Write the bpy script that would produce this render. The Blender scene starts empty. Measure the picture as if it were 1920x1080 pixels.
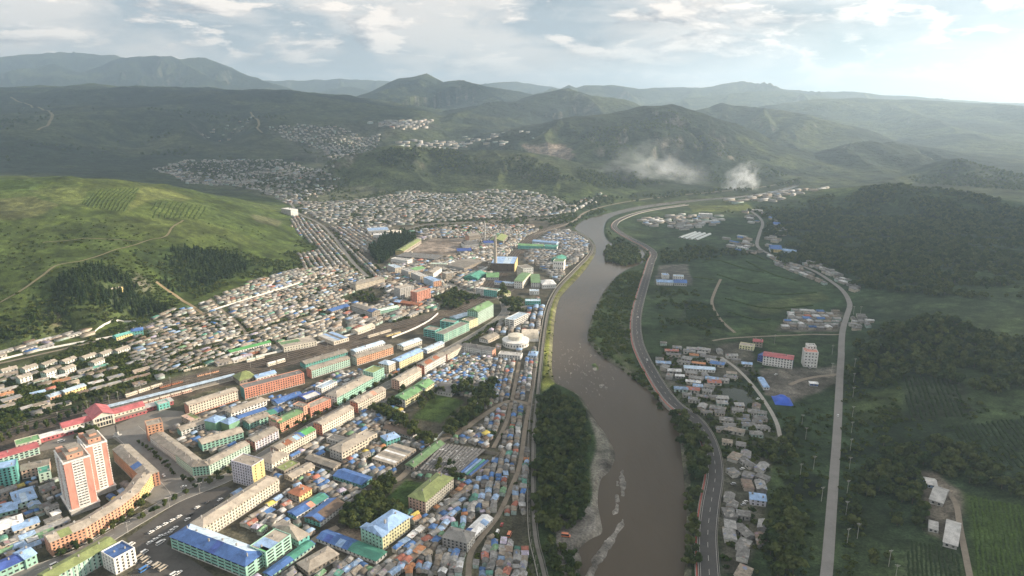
import bpy, math, random
import numpy as np
from mathutils import Vector

random.seed(7)
RNG = np.random.default_rng(11)
S = bpy.context.scene
COL = S.collection

# ------------------------------------------------------------------ camera, sky, sun, exposure
CAM_H = 300.0                      # a drone 300 m above the valley floor
F = 1280.0                         # focal length in photo pixels (1920 wide)
PITCH = math.atan((540 - 195) / F)
CP, SP = math.cos(PITCH), math.sin(PITCH)
cam_d = bpy.data.cameras.new('camera')
cam = bpy.data.objects.new('camera', cam_d)
COL.objects.link(cam)
cam.location = (0, 0, CAM_H)
cam.rotation_euler = (math.pi / 2 - PITCH, 0, 0)
cam_d.sensor_width = 36
cam_d.lens = 36 * F / 1920
cam_d.clip_start = 1.0
cam_d.clip_end = 120000
S.camera = cam

SUN_AZ = math.radians(81)          # clockwise from the view direction (+Y) towards +X
SUN_EL = math.radians(19.5)
SKY_STRENGTH = 0.10
SUN_STRENGTH = 5.0
EXPOSURE = 1.12

sun_d = bpy.data.lights.new('sun', 'SUN')
sun_d.energy = SUN_STRENGTH
sun_d.angle = math.radians(0.6)
sun_d.color = (1.0, 0.84, 0.64)
sun = bpy.data.objects.new('sun', sun_d)
COL.objects.link(sun)
sun_dir = Vector((math.sin(SUN_AZ) * math.cos(SUN_EL), math.cos(SUN_AZ) * math.cos(SUN_EL), math.sin(SUN_EL)))
sun.rotation_euler = (-sun_dir).to_track_quat('-Z', 'Y').to_euler()

S.view_settings.view_transform = 'Standard'
S.view_settings.look = 'None'
S.view_settings.gamma = 1
S.view_settings.exposure = EXPOSURE
S.view_settings.use_curve_mapping = False
try:
    S.cycles.use_denoising = True
    S.cycles.denoiser = 'OPENIMAGEDENOISE'
    S.cycles.max_bounces = 5
    S.cycles.diffuse_bounces = 2
    S.cycles.glossy_bounces = 2
    S.cycles.volume_bounces = 1
    S.cycles.transparent_max_bounces = 6
    S.cycles.volume_max_steps = 256
    S.cycles.use_adaptive_sampling = True
    S.cycles.adaptive_threshold = 0.02
except Exception:
    pass


class NT:
    """small helper around a node tree"""
    def __init__(self, tree):
        self.t = tree
        tree.nodes.clear()

    def n(self, kind, **kw):
        nd = self.t.nodes.new(kind)
        for k, v in kw.items():
            if k.startswith('i_'):
                key = k[2:].replace('_', ' ')
                nd.inputs[key].default_value = v
            else:
                setattr(nd, k, v)
        return nd

    def l(self, a, b):
        self.t.links.new(a, b)

    def math(self, op, a, b=None, clamp=False):
        nd = self.t.nodes.new('ShaderNodeMath')
        nd.operation = op
        nd.use_clamp = clamp
        for i, v in enumerate((a, b)):
            if v is None:
                continue
            if isinstance(v, (int, float)):
                nd.inputs[i].default_value = v
            else:
                self.l(v, nd.inputs[i])
        return nd.outputs[0]

    def noise(self, vec, scale, detail=4, rough=0.55, w=None):
        nd = self.t.nodes.new('ShaderNodeTexNoise')
        nd.inputs['Scale'].default_value = scale
        nd.inputs['Detail'].default_value = detail
        nd.inputs['Roughness'].default_value = rough
        if vec is not None:
            self.l(vec, nd.inputs['Vector'])
        return nd.outputs['Fac']

    def ramp(self, fac, stops):
        nd = self.t.nodes.new('ShaderNodeValToRGB')
        r = nd.color_ramp
        while len(r.elements) < len(stops):
            r.elements.new(0.5)
        for e, (p, c) in zip(r.elements, stops):
            e.position = p
            e.color = (c[0], c[1], c[2], 1) if not isinstance(c, (int, float)) else (c, c, c, 1)
        self.l(fac, nd.inputs[0])
        return nd.outputs[0]

    def mix(self, fac, a, b, blend='MIX'):
        nd = self.t.nodes.new('ShaderNodeMix')
        nd.data_type = 'RGBA'
        nd.blend_type = blend
        nd.clamp_factor = True
        for sock, v in ((nd.inputs[0], fac), (nd.inputs[6], a), (nd.inputs[7], b)):
            if isinstance(v, (int, float)):
                sock.default_value = v if sock == nd.inputs[0] else (v, v, v, 1)
            elif isinstance(v, tuple):
                sock.default_value = (v[0], v[1], v[2], 1)
            else:
                self.l(v, sock)
        return nd.outputs[2]


def build_world():
    w = bpy.data.worlds.new('World')
    S.world = w
    w.use_nodes = True
    T = NT(w.node_tree)
    sky = T.n('ShaderNodeTexSky', sky_type='NISHITA', sun_disc=False)
    sky.sun_elevation = SUN_EL
    sky.sun_rotation = SUN_AZ
    sky.altitude = 900
    sky.air_density = 1.0
    sky.dust_density = 2.0
    tc = T.n('ShaderNodeTexCoord')
    sep = T.n('ShaderNodeSeparateXYZ')
    T.l(tc.outputs['Generated'], sep.inputs[0])
    # clouds in the direction of view, drawn out sideways as decks near the horizon are
    st = T.n('ShaderNodeVectorMath', operation='MULTIPLY')
    T.l(tc.outputs['Generated'], st.inputs[0]); st.inputs[1].default_value = (1.0, 1.0, 3.4)
    P = st.outputs[0]
    def shifted(vec, d):
        a_ = T.n('ShaderNodeVectorMath', operation='ADD'); T.l(vec, a_.inputs[0]); a_.inputs[1].default_value = d
        return a_.outputs[0]
    wn = T.n('ShaderNodeTexNoise'); wn.inputs['Scale'].default_value = 5.0; wn.inputs['Detail'].default_value = 4
    T.l(P, wn.inputs['Vector'])
    wsub = T.n('ShaderNodeVectorMath', operation='MULTIPLY_ADD')
    T.l(wn.outputs['Color'], wsub.inputs[0]); wsub.inputs[1].default_value = (0.16, 0.16, 0.10); T.l(P, wsub.inputs[2])
    PW = wsub.outputs[0]
    k = 7.4       # the background is scaled by SKY_STRENGTH afterwards
    cover = T.noise(shifted(PW, (1.7, .4, .33)), 2.6, 6, 0.55)
    veil = T.ramp(cover, [(0.32, 0.0), (0.46, 1.0)])
    dk = T.noise(shifted(PW, (.2, 3.1, .9)), 5.2, 8, 0.6)
    dark = T.ramp(dk, [(0.44, 0.0), (0.60, 1.0)])
    cum = T.noise(PW, 9.0, 10, 0.60)
    cum2 = T.noise(shifted(PW, (.030, .010, .028)), 9.0, 10, 0.60)
    lit = T.math('ADD', T.math('MULTIPLY', T.math('SUBTRACT', cum, cum2), 5.0), 0.5, clamp=True)
    cumask = T.ramp(cum, [(0.50, 0.0), (0.56, 1.0)])
    veilc = T.mix(dark, (0.68 * k, 0.635 * k, 0.585 * k), (0.33 * k, 0.38 * k, 0.41 * k))
    cumc = T.mix(lit, (0.26 * k, 0.27 * k, 0.295 * k), (1.0 * k, 0.88 * k, 0.76 * k))
    skyb = T.mix(1.0, sky.outputs[0], (0.26, 0.31, 0.36), 'MULTIPLY')
    c1 = T.mix(T.math('MULTIPLY', veil, 0.94), skyb, veilc)
    c2 = T.mix(T.math('MULTIPLY', cumask, 0.78), c1, cumc)
    # low, pale air towards the horizon, all the way round
    low = T.ramp(sep.outputs[2], [(0.0, 1.0), (0.035, 0.55), (0.085, 0.0)])
    c3 = T.mix(T.math('MULTIPLY', low, 0.6), c2, (0.60 * k, 0.575 * k, 0.55 * k))
    bg = T.n('ShaderNodeBackground')
    bg.inputs['Strength'].default_value = SKY_STRENGTH
    T.l(c3, bg.inputs['Color'])
    out = T.n('ShaderNodeOutputWorld')
    T.l(bg.outputs[0], out.inputs['Surface'])


build_world()

# ------------------------------------------------------------------ pixel helpers (photo pixels, 1920 x 1080)
def ray(px, py):
    dx = (np.asarray(px, float) - 960) / F
    dy = (540 - np.asarray(py, float)) / F
    return dx, CP + dy * SP, -SP + dy * CP


def G(px, py, z=0.0):
    """the point of the level z seen at a photo pixel"""
    x, y, d = ray(px, py)
    t = (z - CAM_H) / d
    return np.array([x * t, y * t])


def at_depth(px, py, D):
    x, y, d = ray(px, py)
    t = D / y
    return (float(x * t), float(D), float(CAM_H + d * t))


def sstep(a, b, x):
    t = np.clip((x - a) / (b - a), 0, 1)
    return t * t * (3 - 2 * t)


# ------------------------------------------------------------------ noise
_perm = np.random.default_rng(3).integers(0, 1 << 30, size=4096)


def _hash(ix, iy):
    a = _perm[(ix * 73 + iy * 179) & 4095]
    return (_perm[(a + iy * 37 + ix * 11) & 4095] & 0xffff) / 65535.0


def vnoise(x, y):
    x0 = np.floor(x).astype(np.int64); y0 = np.floor(y).astype(np.int64)
    fx = x - x0; fy = y - y0
    fx = fx * fx * fx * (fx * (fx * 6 - 15) + 10); fy = fy * fy * fy * (fy * (fy * 6 - 15) + 10)
    a = _hash(x0, y0); b = _hash(x0 + 1, y0); c = _hash(x0, y0 + 1); d = _hash(x0 + 1, y0 + 1)
    return (a * (1 - fx) + b * fx) * (1 - fy) + (c * (1 - fx) + d * fx) * fy


def fbm(x, y, oct=4, rough=0.5):
    s = 0; a = 1; t = 0
    for i in range(oct):
        s = s + a * (vnoise(x + 17.3 * i, y - 9.1 * i) * 2 - 1); t += a; a *= rough
        x, y = (x * 0.8 - y * 0.6) * 2.0 + 5.2, (x * 0.6 + y * 0.8) * 2.0 + 1.7
    return s / t


def ridged(x, y, oct=4):
    s = 0; a = 1; t = 0
    for i in range(oct):
        s = s + a * (1 - np.abs(vnoise(x + 31.3 * i, y - 7.7 * i) * 2 - 1) * 2); t += a; a *= 0.5
        x, y = (x * 0.8 - y * 0.6) * 2.0 + 3.1, (x * 0.6 + y * 0.8) * 2.0 - 1.9
    return s / t


def inpoly(X, Y, poly):
    X = np.asarray(X); Y = np.asarray(Y)
    r = np.zeros(X.shape, bool)
    n = len(poly)
    px = [p[0] for p in poly]; py = [p[1] for p in poly]
    m = (X >= min(px)) & (X <= max(px)) & (Y >= min(py)) & (Y <= max(py))
    if not m.any():
        return r
    x = X[m]; y = Y[m]; q = np.zeros(x.shape, bool)
    j = n - 1
    for i in range(n):
        if py[i] != py[j]:
            c = ((py[i] > y) != (py[j] > y)) & (x < (px[j] - px[i]) * (y - py[i]) / (py[j] - py[i]) + px[i])
            q ^= c
        j = i
    r[m] = q
    return r


def dpoly(X, Y, pts, closed=False):
    """distance to a polyline"""
    X = np.asarray(X, float); Y = np.asarray(Y, float)
    best = np.full(X.shape, 1e18)
    n = len(pts)
    for i in range(n if closed else n - 1):
        ax, ay = pts[i][0], pts[i][1]; bx, by = pts[(i + 1) % n][0], pts[(i + 1) % n][1]
        dx, dy = bx - ax, by - ay
        L = dx * dx + dy * dy + 1e-9
        t = np.clip(((X - ax) * dx + (Y - ay) * dy) / L, 0, 1)
        best = np.minimum(best, (X - ax - t * dx) ** 2 + (Y - ay - t * dy) ** 2)
    return np.sqrt(best)


def smooth_line(pts, n=6):
    """Catmull-Rom through 2-D points"""
    P = [np.array(p, float) for p in pts]
    P = [2 * P[0] - P[1]] + P + [2 * P[-1] - P[-2]]
    out = []
    for i in range(1, len(P) - 2):
        p0, p1, p2, p3 = P[i - 1:i + 3]
        for k in range(n):
            t = k / n
            out.append(0.5 * ((2 * p1) + (-p0 + p2) * t + (2 * p0 - 5 * p1 + 4 * p2 - p3) * t * t + (-p0 + 3 * p1 - 3 * p2 + p3) * t ** 3))
    out.append(P[-2])
    return out
# ------------------------------------------------------------------ terrain
def PL(pts, z=0.0):
    return [tuple(G(p[0], p[1], z)) for p in pts]


WATER_Z = -3.0
RIV_L = [(1088, 1080), (1092, 1050), (1088, 1030), (1108, 1012), (1130, 1000), (1128, 975), (1122, 940), (1128, 900), (1143, 885),
         (1155, 855), (1142, 822), (1120, 792), (1106, 770), (1088, 742), (1062, 727), (1042, 716), (1036, 690), (1037, 650),
         (1041, 600), (1048, 565), (1062, 545), (1086, 520), (1106, 495), (1118, 470), (1110, 450), (1086, 435), (1078, 426),
         (1097, 412), (1140, 400), (1200, 386), (1280, 376), (1340, 371), (1400, 366), (1450, 358), (1490, 346)]
RIV_R = [(1500, 348), (1460, 361), (1400, 370), (1330, 376), (1240, 386), (1185, 396), (1148, 406), (1134, 420), (1133, 440),
         (1145, 455), (1180, 458), (1206, 472), (1204, 492), (1166, 510), (1136, 540), (1115, 580), (1103, 615), (1102, 640),
         (1130, 670), (1160, 690), (1200, 720), (1230, 745), (1255, 770), (1270, 800), (1276, 850), (1281, 900), (1286, 960),
         (1284, 1000), (1281, 1080)]
riv_l = [tuple(p) for p in smooth_line(PL(RIV_L, WATER_Z), 4)]
riv_r = [tuple(p) for p in smooth_line(PL(RIV_R, WATER_Z), 4)]
RIVER = [(riv_l[0][0] + 20, 120)] + riv_l + riv_r + [(riv_r[-1][0] + 10, 120)]

# control points of the gently shaped ground: photo pixel and height
TP = []
for px, py, h in [
    # town floor
    (0, 1060, 0), (300, 1060, 0), (600, 1060, 0), (900, 1060, 0), (0, 900, 0), (250, 900, 0), (500, 900, 0), (750, 900, 0), (980, 900, 0),
    (0, 790, 0), (200, 760, 0), (450, 760, 0), (700, 760, 0), (950, 760, 0), (-150, 800, 0), (-150, 950, 0), (100, 700, 0), (0, 690, 0), (-150, 720, 0), (300, 650, 0),
    (500, 620, 0), (700, 620, 0), (900, 620, 0), (600, 540, 0), (750, 540, 0), (900, 520, 0), (1030, 520, 0), (640, 470, 0),
    (800, 460, 0), (950, 450, 0), (1070, 450, 0), (620, 420, 0), (720, 415, 0), (850, 410, 0), (1000, 410, 0), (460, 560, 1), (380, 590, 1),
    # right bank
    (1300, 1060, 0), (1450, 1060, 0), (1400, 900, 0), (1300, 760, 0), (1450, 760, 0), (1300, 600, 0), (1450, 600, 0), (1250, 470, 0),
    (1380, 470, 0), (1250, 410, 0), (1400, 400, 0), (1500, 360, 0), (1560, 700, 2), (1560, 900, 1), (1560, 1060, 0),
    (1650, 760, 7), (1800, 760, 18), (1920, 760, 26), (2100, 760, 34), (1700, 900, 8), (1850, 880, 14), (1920, 900, 20), (1700, 1050, 4), (1900, 1050, 9), (2100, 1000, 22),
    (1650, 580, 10), (1780, 570, 24), (1920, 560, 34), (2100, 550, 42), (1560, 560, 0), (1500, 470, 3), (1600, 500, 14),
    # left spur: foot, scarp, meadow, crest
    (0, 655, 1), (130, 622, 1), (230, 600, 2), (300, 577, 2), (370, 556, 2), (480, 522, 2), (560, 503, 1), (600, 470, 0), (565, 430, 1), (545, 395, 2),
    (-150, 690, 1), (-150, 600, 30), (-150, 500, 75),
    (60, 605, 22), (130, 580, 30), (210, 560, 30), (265, 560, 14), (0, 560, 44), (100, 530, 56), (190, 515, 54), (250, 520, 40), (290, 540, 20), (310, 520, 26),
    (330, 535, 14), (400, 505, 22), (460, 500, 14), (280, 470, 58), (350, 460, 58), (420, 465, 44), (500, 470, 20), (530, 450, 14), (490, 440, 32),
    (0, 470, 82), (120, 460, 80), (220, 450, 78), (0, 420, 104), (150, 410, 102), (300, 410, 88), (400, 410, 68), (470, 410, 44), (520, 415, 22),
    (0, 372, 128), (150, 370, 124), (280, 372, 108), (380, 378, 80), (450, 385, 50), (500, 390, 26), (0, 338, 150), (130, 342, 142), (230, 346, 128), (320, 352, 104), (400, 366, 64), (450, 374, 38),
    (-200, 335, 160), (-200, 420, 112),
    # valley running up behind the spur
    (560, 372, 3), (500, 352, 8), (450, 335, 14), (400, 325, 24), (560, 335, 20), (620, 345, 14), (500, 310, 36), (420, 305, 46), (330, 310, 50), (600, 315, 36), (640, 285, 66), (560, 275, 92), (680, 258, 122),
    (560, 258, 128), (650, 240, 172), (720, 243, 165), (780, 235, 178), (840, 262, 108), (960, 270, 84), (1050, 282, 60), (920, 250, 138),
    # slopes below the plateau
    (-150, 300, 92), (0, 300, 84), (120, 300, 74), (230, 300, 62), (0, 262, 150), (150, 260, 140), (280, 262, 118), (400, 270, 86), 
]:
    p = G(px, py, h)
    TP.append((p[0], p[1], h))
for px, py, D in [(-200, 225, 3900), (0, 225, 3850), (200, 226, 3800), (350, 226, 3800), (480, 230, 3900), (-200, 200, 4700), (0, 200, 4600), (200, 202, 4500), (400, 202, 4500), (520, 207, 4500), (600, 210, 4600), (-250, 170, 5500), (0, 172, 5400), (110, 174, 5200), (200, 176, 5050), (300, 178, 5100), (400, 179, 5150), (480, 180, 5100), (560, 181, 5050), (640, 185, 5400), (700, 196, 6000)]:
    TP.append(at_depth(px, py, D))
for px, D, h in [(-200, 1900, 96), (0, 1850, 92), (150, 1900, 76), (300, 1900, 50), (0, 2300, 74), (200, 2300, 56), (-200, 2400, 90),
                 (-250, 7500, 330), (0, 7500, 330), (300, 7500, 320), (600, 7500, 280), (0, 12000, 160), (500, 12000, 160), (800, 10000, 180),
                 (1000, 4500, 90), (1150, 4000, 40), (1200, 6000, 60), (1400, 3500, 5), (1400, 6000, 30), (1700, 3500, 10), (1700, 6000, 40), (1920, 4000, 20), (1920, 2300, 20), (2200, 2000, 40), (2200, 4000, 40),
                 (1000, 12000, 120), (1500, 12000, 80), (2000, 12000, 80), (2300, 6000, 80),
                 (0, 200, 0), (960, 200, 0), (1920, 200, 0), (400, 250, 0), (1500, 250, 0)]:
    TP.append(((px - 960) / F * D, D, h))
for az in np.linspace(-0.95, 0.95, 9):
    TP.append((az * 20000, 20000, 60))
TP = np.array(TP)


def uv(x, y):
    yy = np.maximum(y, 60.0)
    return np.stack([np.arctan2(x, yy) * 1.5, np.log(np.hypot(x, yy))], -1)


def _k(r2):
    return np.where(r2 > 0, r2 * np.log(r2 + 1e-12), 0.0)


_tuv = uv(TP[:, 0], TP[:, 1])
_n = len(TP)
_A = np.zeros((_n + 3, _n + 3))
_d = ((_tuv[:, None] - _tuv[None]) ** 2).sum(-1)
_A[:_n, :_n] = _k(_d) + np.eye(_n) * 2e-4
_A[:_n, _n] = 1; _A[:_n, _n + 1:] = _tuv; _A[_n, :_n] = 1; _A[_n + 1:, :_n] = _tuv.T
_w = np.linalg.solve(_A, np.concatenate([TP[:, 2], np.zeros(3)]))


def tps(x, y):
    q = uv(x, y)
    out = _w[_n] + q @ _w[_n + 1:]
    for i in range(_n):
        out = out + _w[i] * _k(((q - _tuv[i]) ** 2).sum(-1))
    return out


# crests: (photo pixel of the skyline, distance), front and back width, base level, sharpness
RIDGES = [
    ([(612, 322, 2650), (660, 292, 2700), (720, 274, 2760), (800, 275, 2820), (880, 281, 2820), (960, 281, 2780), (1010, 290, 2740)], 520, 520, 0, .35),
    ([(900, 300, 2640), (985, 285, 2680), (1030, 306, 2560), (1052, 330, 2440)], 260, 300, 0, .4),
    ([(1010, 290, 2760), (1080, 303, 2760), (1150, 300, 2740), (1190, 322, 2620), (1225, 345, 2520)], 300, 420, 0, .4),
    ([(1020, 232, 3900), (1080, 218, 3700), (1120, 216, 3600), (1170, 207, 3650), (1205, 199, 3700), (1260, 195, 3700), (1300, 206, 3640), (1350, 227, 3520),
      (1390, 258, 3400), (1430, 286, 3260), (1470, 312, 3120), (1510, 337, 2960)], 1000, 900, 0, .25),
    ([(1090, 262, 3250), (1150, 240, 3350), (1230, 232, 3300)], 500, 500, 0, .2),
    ([(815, 246, 4300), (850, 226, 4500), (890, 205, 4900), (930, 190, 5300), (990, 186, 5400), (1030, 172, 5600), (1066, 165, 5700), (1092, 177, 5600),
      (1140, 181, 5500), (1168, 198, 5300), (1195, 235, 5000)], 1250, 1200, 60, .35),
    ([(560, 186, 8000), (660, 184, 8000), (700, 170, 8000), (730, 155, 8000), (746, 146, 8000), (780, 142, 8000), (800, 137, 8000), (832, 153, 8000), (862, 149, 8200),
      (905, 159, 8200), (936, 166, 8000), (972, 188, 7600)], 2400, 1800, 150, .35),
    ([(730, 212, 6200), (800, 205, 6300), (880, 208, 6200), (940, 215, 5900)], 1100, 900, 130, .1),
    ([(-260, 128, 14500), (0, 137, 14500), (60, 126, 14500), (100, 121, 14500), (140, 137, 13500)], 3000, 3000, 200, .4),
    ([(-300, 92, 20000), (0, 107, 20000), (60, 101, 20000), (110, 98, 20000), (215, 103, 20000), (260, 120, 20000)], 3500, 4000, 200, .4),
    ([(190, 125, 15000), (230, 108, 15000), (290, 104, 15000), (320, 105, 15000), (340, 110, 15000), (370, 106, 15000), (400, 114, 15000), (450, 138, 14500), (490, 152, 14000),
      (515, 163, 13500), (550, 180, 13000)], 3000, 3000, 200, .45),
    ([(230, 108, 15000), (250, 130, 12500), (290, 160, 11000)], 1800, 1800, 150, .5),
    ([(320, 105, 15000), (370, 135, 12500), (430, 168, 11000)], 1800, 1800, 150, .5),
    ([(400, 148, 27000), (500, 151, 27000), (600, 149, 27000), (640, 146, 27000), (700, 150, 27000), (760, 150, 27000)], 3000, 2500, 100, .4),
    ([(560, 178, 20000), (620, 168, 20000), (655, 160, 20000), (700, 172, 20000), (760, 178, 20000)], 2500, 2500, 100, .5),
    ([(880, 160, 25000), (930, 154, 25000), (970, 152, 25000), (1010, 158, 25000), (1060, 168, 25000)], 3000, 2500, 100, .4),
    ([(960, 182, 14500), (1010, 174, 14500), (1050, 168, 14500), (1066, 158, 14500), (1080, 163, 14500), (1096, 158, 14500), (1150, 160, 14500), (1200, 167, 14500), (1260, 164, 14500), (1320, 164, 14500),
      (1360, 157, 14500), (1392, 150, 14500), (1430, 160, 14500), (1470, 166, 14500), (1520, 172, 14000), (1600, 171, 14000), (1660, 178, 13500), (1720, 181, 13000),
      (1790, 187, 13000), (1860, 192, 13000), (1920, 193, 13000), (2300, 190, 13000)], 2800, 3000, 60, .4),
    ([(1150, 205, 10500), (1210, 196, 10500), (1290, 184, 10500), (1360, 176, 10500), (1440, 168, 10500), (1490, 172, 10200), (1560, 184, 9800), (1640, 190, 9400)], 2200, 2200, 40, .4),
    ([(1540, 186, 7400), (1600, 184, 7200), (1720, 186, 6900), (1830, 192, 6600), (1920, 198, 6400), (2100, 196, 6300), (2400, 190, 6300)], 2500, 1800, 20, .3),
    ([(1640, 188, 7000), (1740, 220, 5700), (1830, 258, 4700)], 700, 800, 10, .5),
    ([(1330, 201, 5300), (1352, 194, 5300), (1400, 198, 5200), (1450, 204, 5000), (1505, 215, 4750), (1545, 226, 4550), (1580, 243, 4350), (1615, 262, 4150)], 1150, 900, 0, .4),
    ([(1505, 215, 4750), (1490, 250, 4250), (1470, 285, 3850)], 480, 480, 0, .5),
    ([(1530, 305, 3350), (1580, 277, 3450), (1606, 268, 3500), (1632, 262, 3500), (1655, 272, 3550), (1676, 265, 3650), (1720, 277, 3650), (1762, 298, 3550)], 520, 520, 0, .4),
    ([(1645, 352, 2900), (1700, 336, 2860), (1750, 316, 2840), (1795, 296, 2820), (1850, 311, 2800), (1920, 328, 2760), (2050, 345, 2700)], 560, 620, 0, .45),
    ([(1820, 300, 3900), (1880, 290, 3900), (1960, 292, 3900), (2100, 280, 3900)], 600, 600, 0, .3),
    ([(1440, 452, 1700), (1480, 428, 1800), (1520, 406, 1880), (1555, 386, 1960), (1585, 366, 2020), (1612, 352, 2060), (1650, 346, 2060), (1720, 350, 2010), (1800, 361, 1920), (1920, 384, 1800), (2100, 400, 1680)], 640, 420, 0, .30),
    ([(1560, 350, 2700), (1620, 340, 2750), (1660, 343, 2750)], 240, 240, 0, .2),
    ([(1612, 642, 838), (1640, 622, 826), (1690, 606, 806), (1750, 603, 792), (1800, 609, 780), (1832, 630, 768), (1862, 645, 758), (1920, 650, 750), (2100, 646, 740)], 150, 95, 0, .35),
]
def _near(D):
    return D if D < 8600 else 8600 + (D - 8600) * .36


RIDGES = [([at_depth(p[0], p[1], _near(p[2])) for p in r[0]], r[1] * (.72 if r[0][0][2] > 9000 else 1), r[2] * (.72 if r[0][0][2] > 9000 else 1)) + tuple(r[3:]) for r in RIDGES]


def add_spurs():
    """ribs running down from the crests, with gullies left between them"""
    r = random.Random(42)
    out = []
    for pts, wf, wb, base, sh in RIDGES:
        if pts[0][1] < 2300 or wf < 240:
            continue
        P = np.array(pts); seg = np.concatenate([[0], np.cumsum(np.hypot(*np.diff(P[:, :2], axis=0).T))])
        s = wf * r.uniform(.1, .4)
        while s < seg[-1]:
            c = [float(np.interp(s, seg, P[:, k])) for k in range(3)]
            if c[2] - base > 25:
                n = math.hypot(c[0], c[1]); a = math.atan2(-c[1] / n, -c[0] / n) + r.uniform(-.75, .75)
                Lp = wf * r.uniform(.62, .95); sp = []
                for u in (.03, .28, .52, .76, 1.0):
                    b = a + u * r.uniform(-.25, .25)
                    uu = u * Lp / wf
                    f = max(.04, .5 + .5 * math.cos(math.pi * min(1, uu)) + .10 * math.sin(math.pi * u))
                    sp.append((c[0] + math.cos(b) * Lp * u, c[1] + math.sin(b) * Lp * u, base + (c[2] - base) * min(f, .985)))
                out.append((sp, wf * r.uniform(.20, .32), wf * r.uniform(.20, .32), base, .55))
            s += wf * r.uniform(.34, .62)
    RIDGES.extend(out)


add_spurs()


def ridge_h(X, Y, pts, wf, wb, base, sharp):
    bd = np.full(X.shape, 1e18); bz = np.zeros(X.shape); br = np.zeros(X.shape)
    for (ax, ay, az), (bx, by, bzz) in zip(pts[:-1], pts[1:]):
        dx, dy = bx - ax, by - ay
        t = np.clip(((X - ax) * dx + (Y - ay) * dy) / (dx * dx + dy * dy), 0, 1)
        cx, cy = ax + t * dx, ay + t * dy
        d2 = (X - cx) ** 2 + (Y - cy) ** 2
        m = d2 < bd
        bd = np.where(m, d2, bd); bz = np.where(m, az + t * (bzz - az), bz); br = np.where(m, np.hypot(cx, cy), br)
    d = np.sqrt(bd)
    s = (br - np.hypot(X, Y)) / (d + 1.0)
    w = wb + (wf - wb) * sstep(-0.8, 0.8, s)
    w = w * (1 + 0.22 * fbm(X / (wf * 0.45), Y / (wf * 0.45), 3))
    u = np.clip(d / w, 0, 1)
    p = sharp * (1 - u) ** 1.5 + (1 - sharp) * (0.5 + 0.5 * np.cos(np.pi * u))
    return base + (bz - base) * p, d / (wf + wb)


def height_raw(X, Y):
    h = tps(X, Y)
    r = np.hypot(X, Y)
    flat = sstep(3.0, 22.0, h)
    h = np.maximum(h, 0.0) * sstep(0.0, 7.0, h)
    # folds of the open slopes
    h = h + flat * (fbm(X / 420, Y / 420, 4) * np.clip(h * 0.12, 0, 24) + fbm(X / 95, Y / 95, 4) * np.clip(h * 0.075, 0, 8)
                    + ridged(X / 900, Y / 900, 4) * np.clip((r - 2600) / 2500, 0, 1) * np.clip(h * 0.16, 0, 45))
    for pts, wf, wb, base, sh in RIDGES:
        xs = [p[0] for p in pts]; ys = [p[1] for p in pts]; W = max(wf, wb) * 1.3
        m = (X > min(xs) - W) & (X < max(xs) + W) & (Y > min(ys) - W) & (Y < max(ys) + W)
        if not m.any():
            continue
        xx, yy = X[m], Y[m]
        rh, dn = ridge_h(xx, yy, pts, wf, wb, base, sh)
        sc = (wf + wb) * 0.25
        rel = np.clip(rh - base, 0, None)
        flank = sstep(0.02, 0.25, dn)
        am = 0.42 if pts[0][1] > 3000 else 0.18
        rh = rh + rel * flank * (am * ridged(xx / sc, yy / sc, 5) - am * .35) + rel * (0.3 + 0.7 * flank) * 0.15 * fbm(xx / (sc * 0.3), yy / (sc * 0.3), 5)
        cur = h[m]
        k = np.clip(0.06 * np.maximum(rh, cur), 1.5, 30)
        dlt = rh - cur
        sm = np.where(dlt > k, rh, np.where(dlt < -k, cur, np.maximum(cur, rh) + (k - np.abs(dlt)) ** 2 / (4 * k)))
        sm = np.where(rel > 0.3, sm, cur)
        h[m] = sm
    return h


AZ0, AZ1, NAZ = math.radians(-58), math.radians(58), 980
R_IN, R_OUT, NR = 120.0, 22000.0, 620
_az = np.linspace(AZ0, AZ1, NAZ)
# rings: dense where the picture has its detail
_rr = np.concatenate([np.geomspace(R_IN, 330, 14, endpoint=False), np.geomspace(330, 3500, 400, endpoint=False), np.geomspace(3500, R_OUT, NR - 414)])
_LR = np.log(_rr)
TX = (_rr[:, None] * np.sin(_az)[None]); TY = (_rr[:, None] * np.cos(_az)[None])
TZ = height_raw(TX, TY)
# the river bed
_rin = inpoly(TX, TY, RIVER)
_near = (TY < 3600) & (TX > -300) & (TX < 1800)
_rd = np.full(TX.shape, 1e9)
_rd[_near] = dpoly(TX[_near], TY[_near], RIVER[1:-1])
_sd = np.where(_rin, _rd, -_rd)                    # positive in the water
TZ = np.where(_rd < 60, TZ * sstep(0, 60, np.where(_rin, 0, _rd)), TZ)
TZ = TZ + np.where(_rd < 1e8, -7.0 * sstep(-7, 7, _sd), 0)
BARS = [[(1085, 1095), (1110, 1050), (1140, 1010), (1168, 972), (1172, 985), (1150, 1020), (1125, 1060), (1110, 1095)], [(1162, 885), (1168, 880), (1172, 905), (1172, 930), (1165, 932), (1163, 905)], [(1154, 900), (1160, 900), (1160, 910), (1154, 912)],
        [(1153, 926), (1160, 925), (1160, 940), (1154, 942)], [(1152, 948), (1159, 945), (1158, 962), (1148, 968)], [(1108, 684), (1116, 680), (1124, 690), (1120, 696), (1112, 694)], [(1124, 722), (1132, 720), (1130, 728), (1122, 730)], [(1145, 640), (1150, 636), (1150, 642)], [(1095, 700), (1100, 698), (1103, 704), (1098, 706)]]
BARS = [[tuple(q) for q in PL(b, WATER_Z)] for b in BARS]
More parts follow.
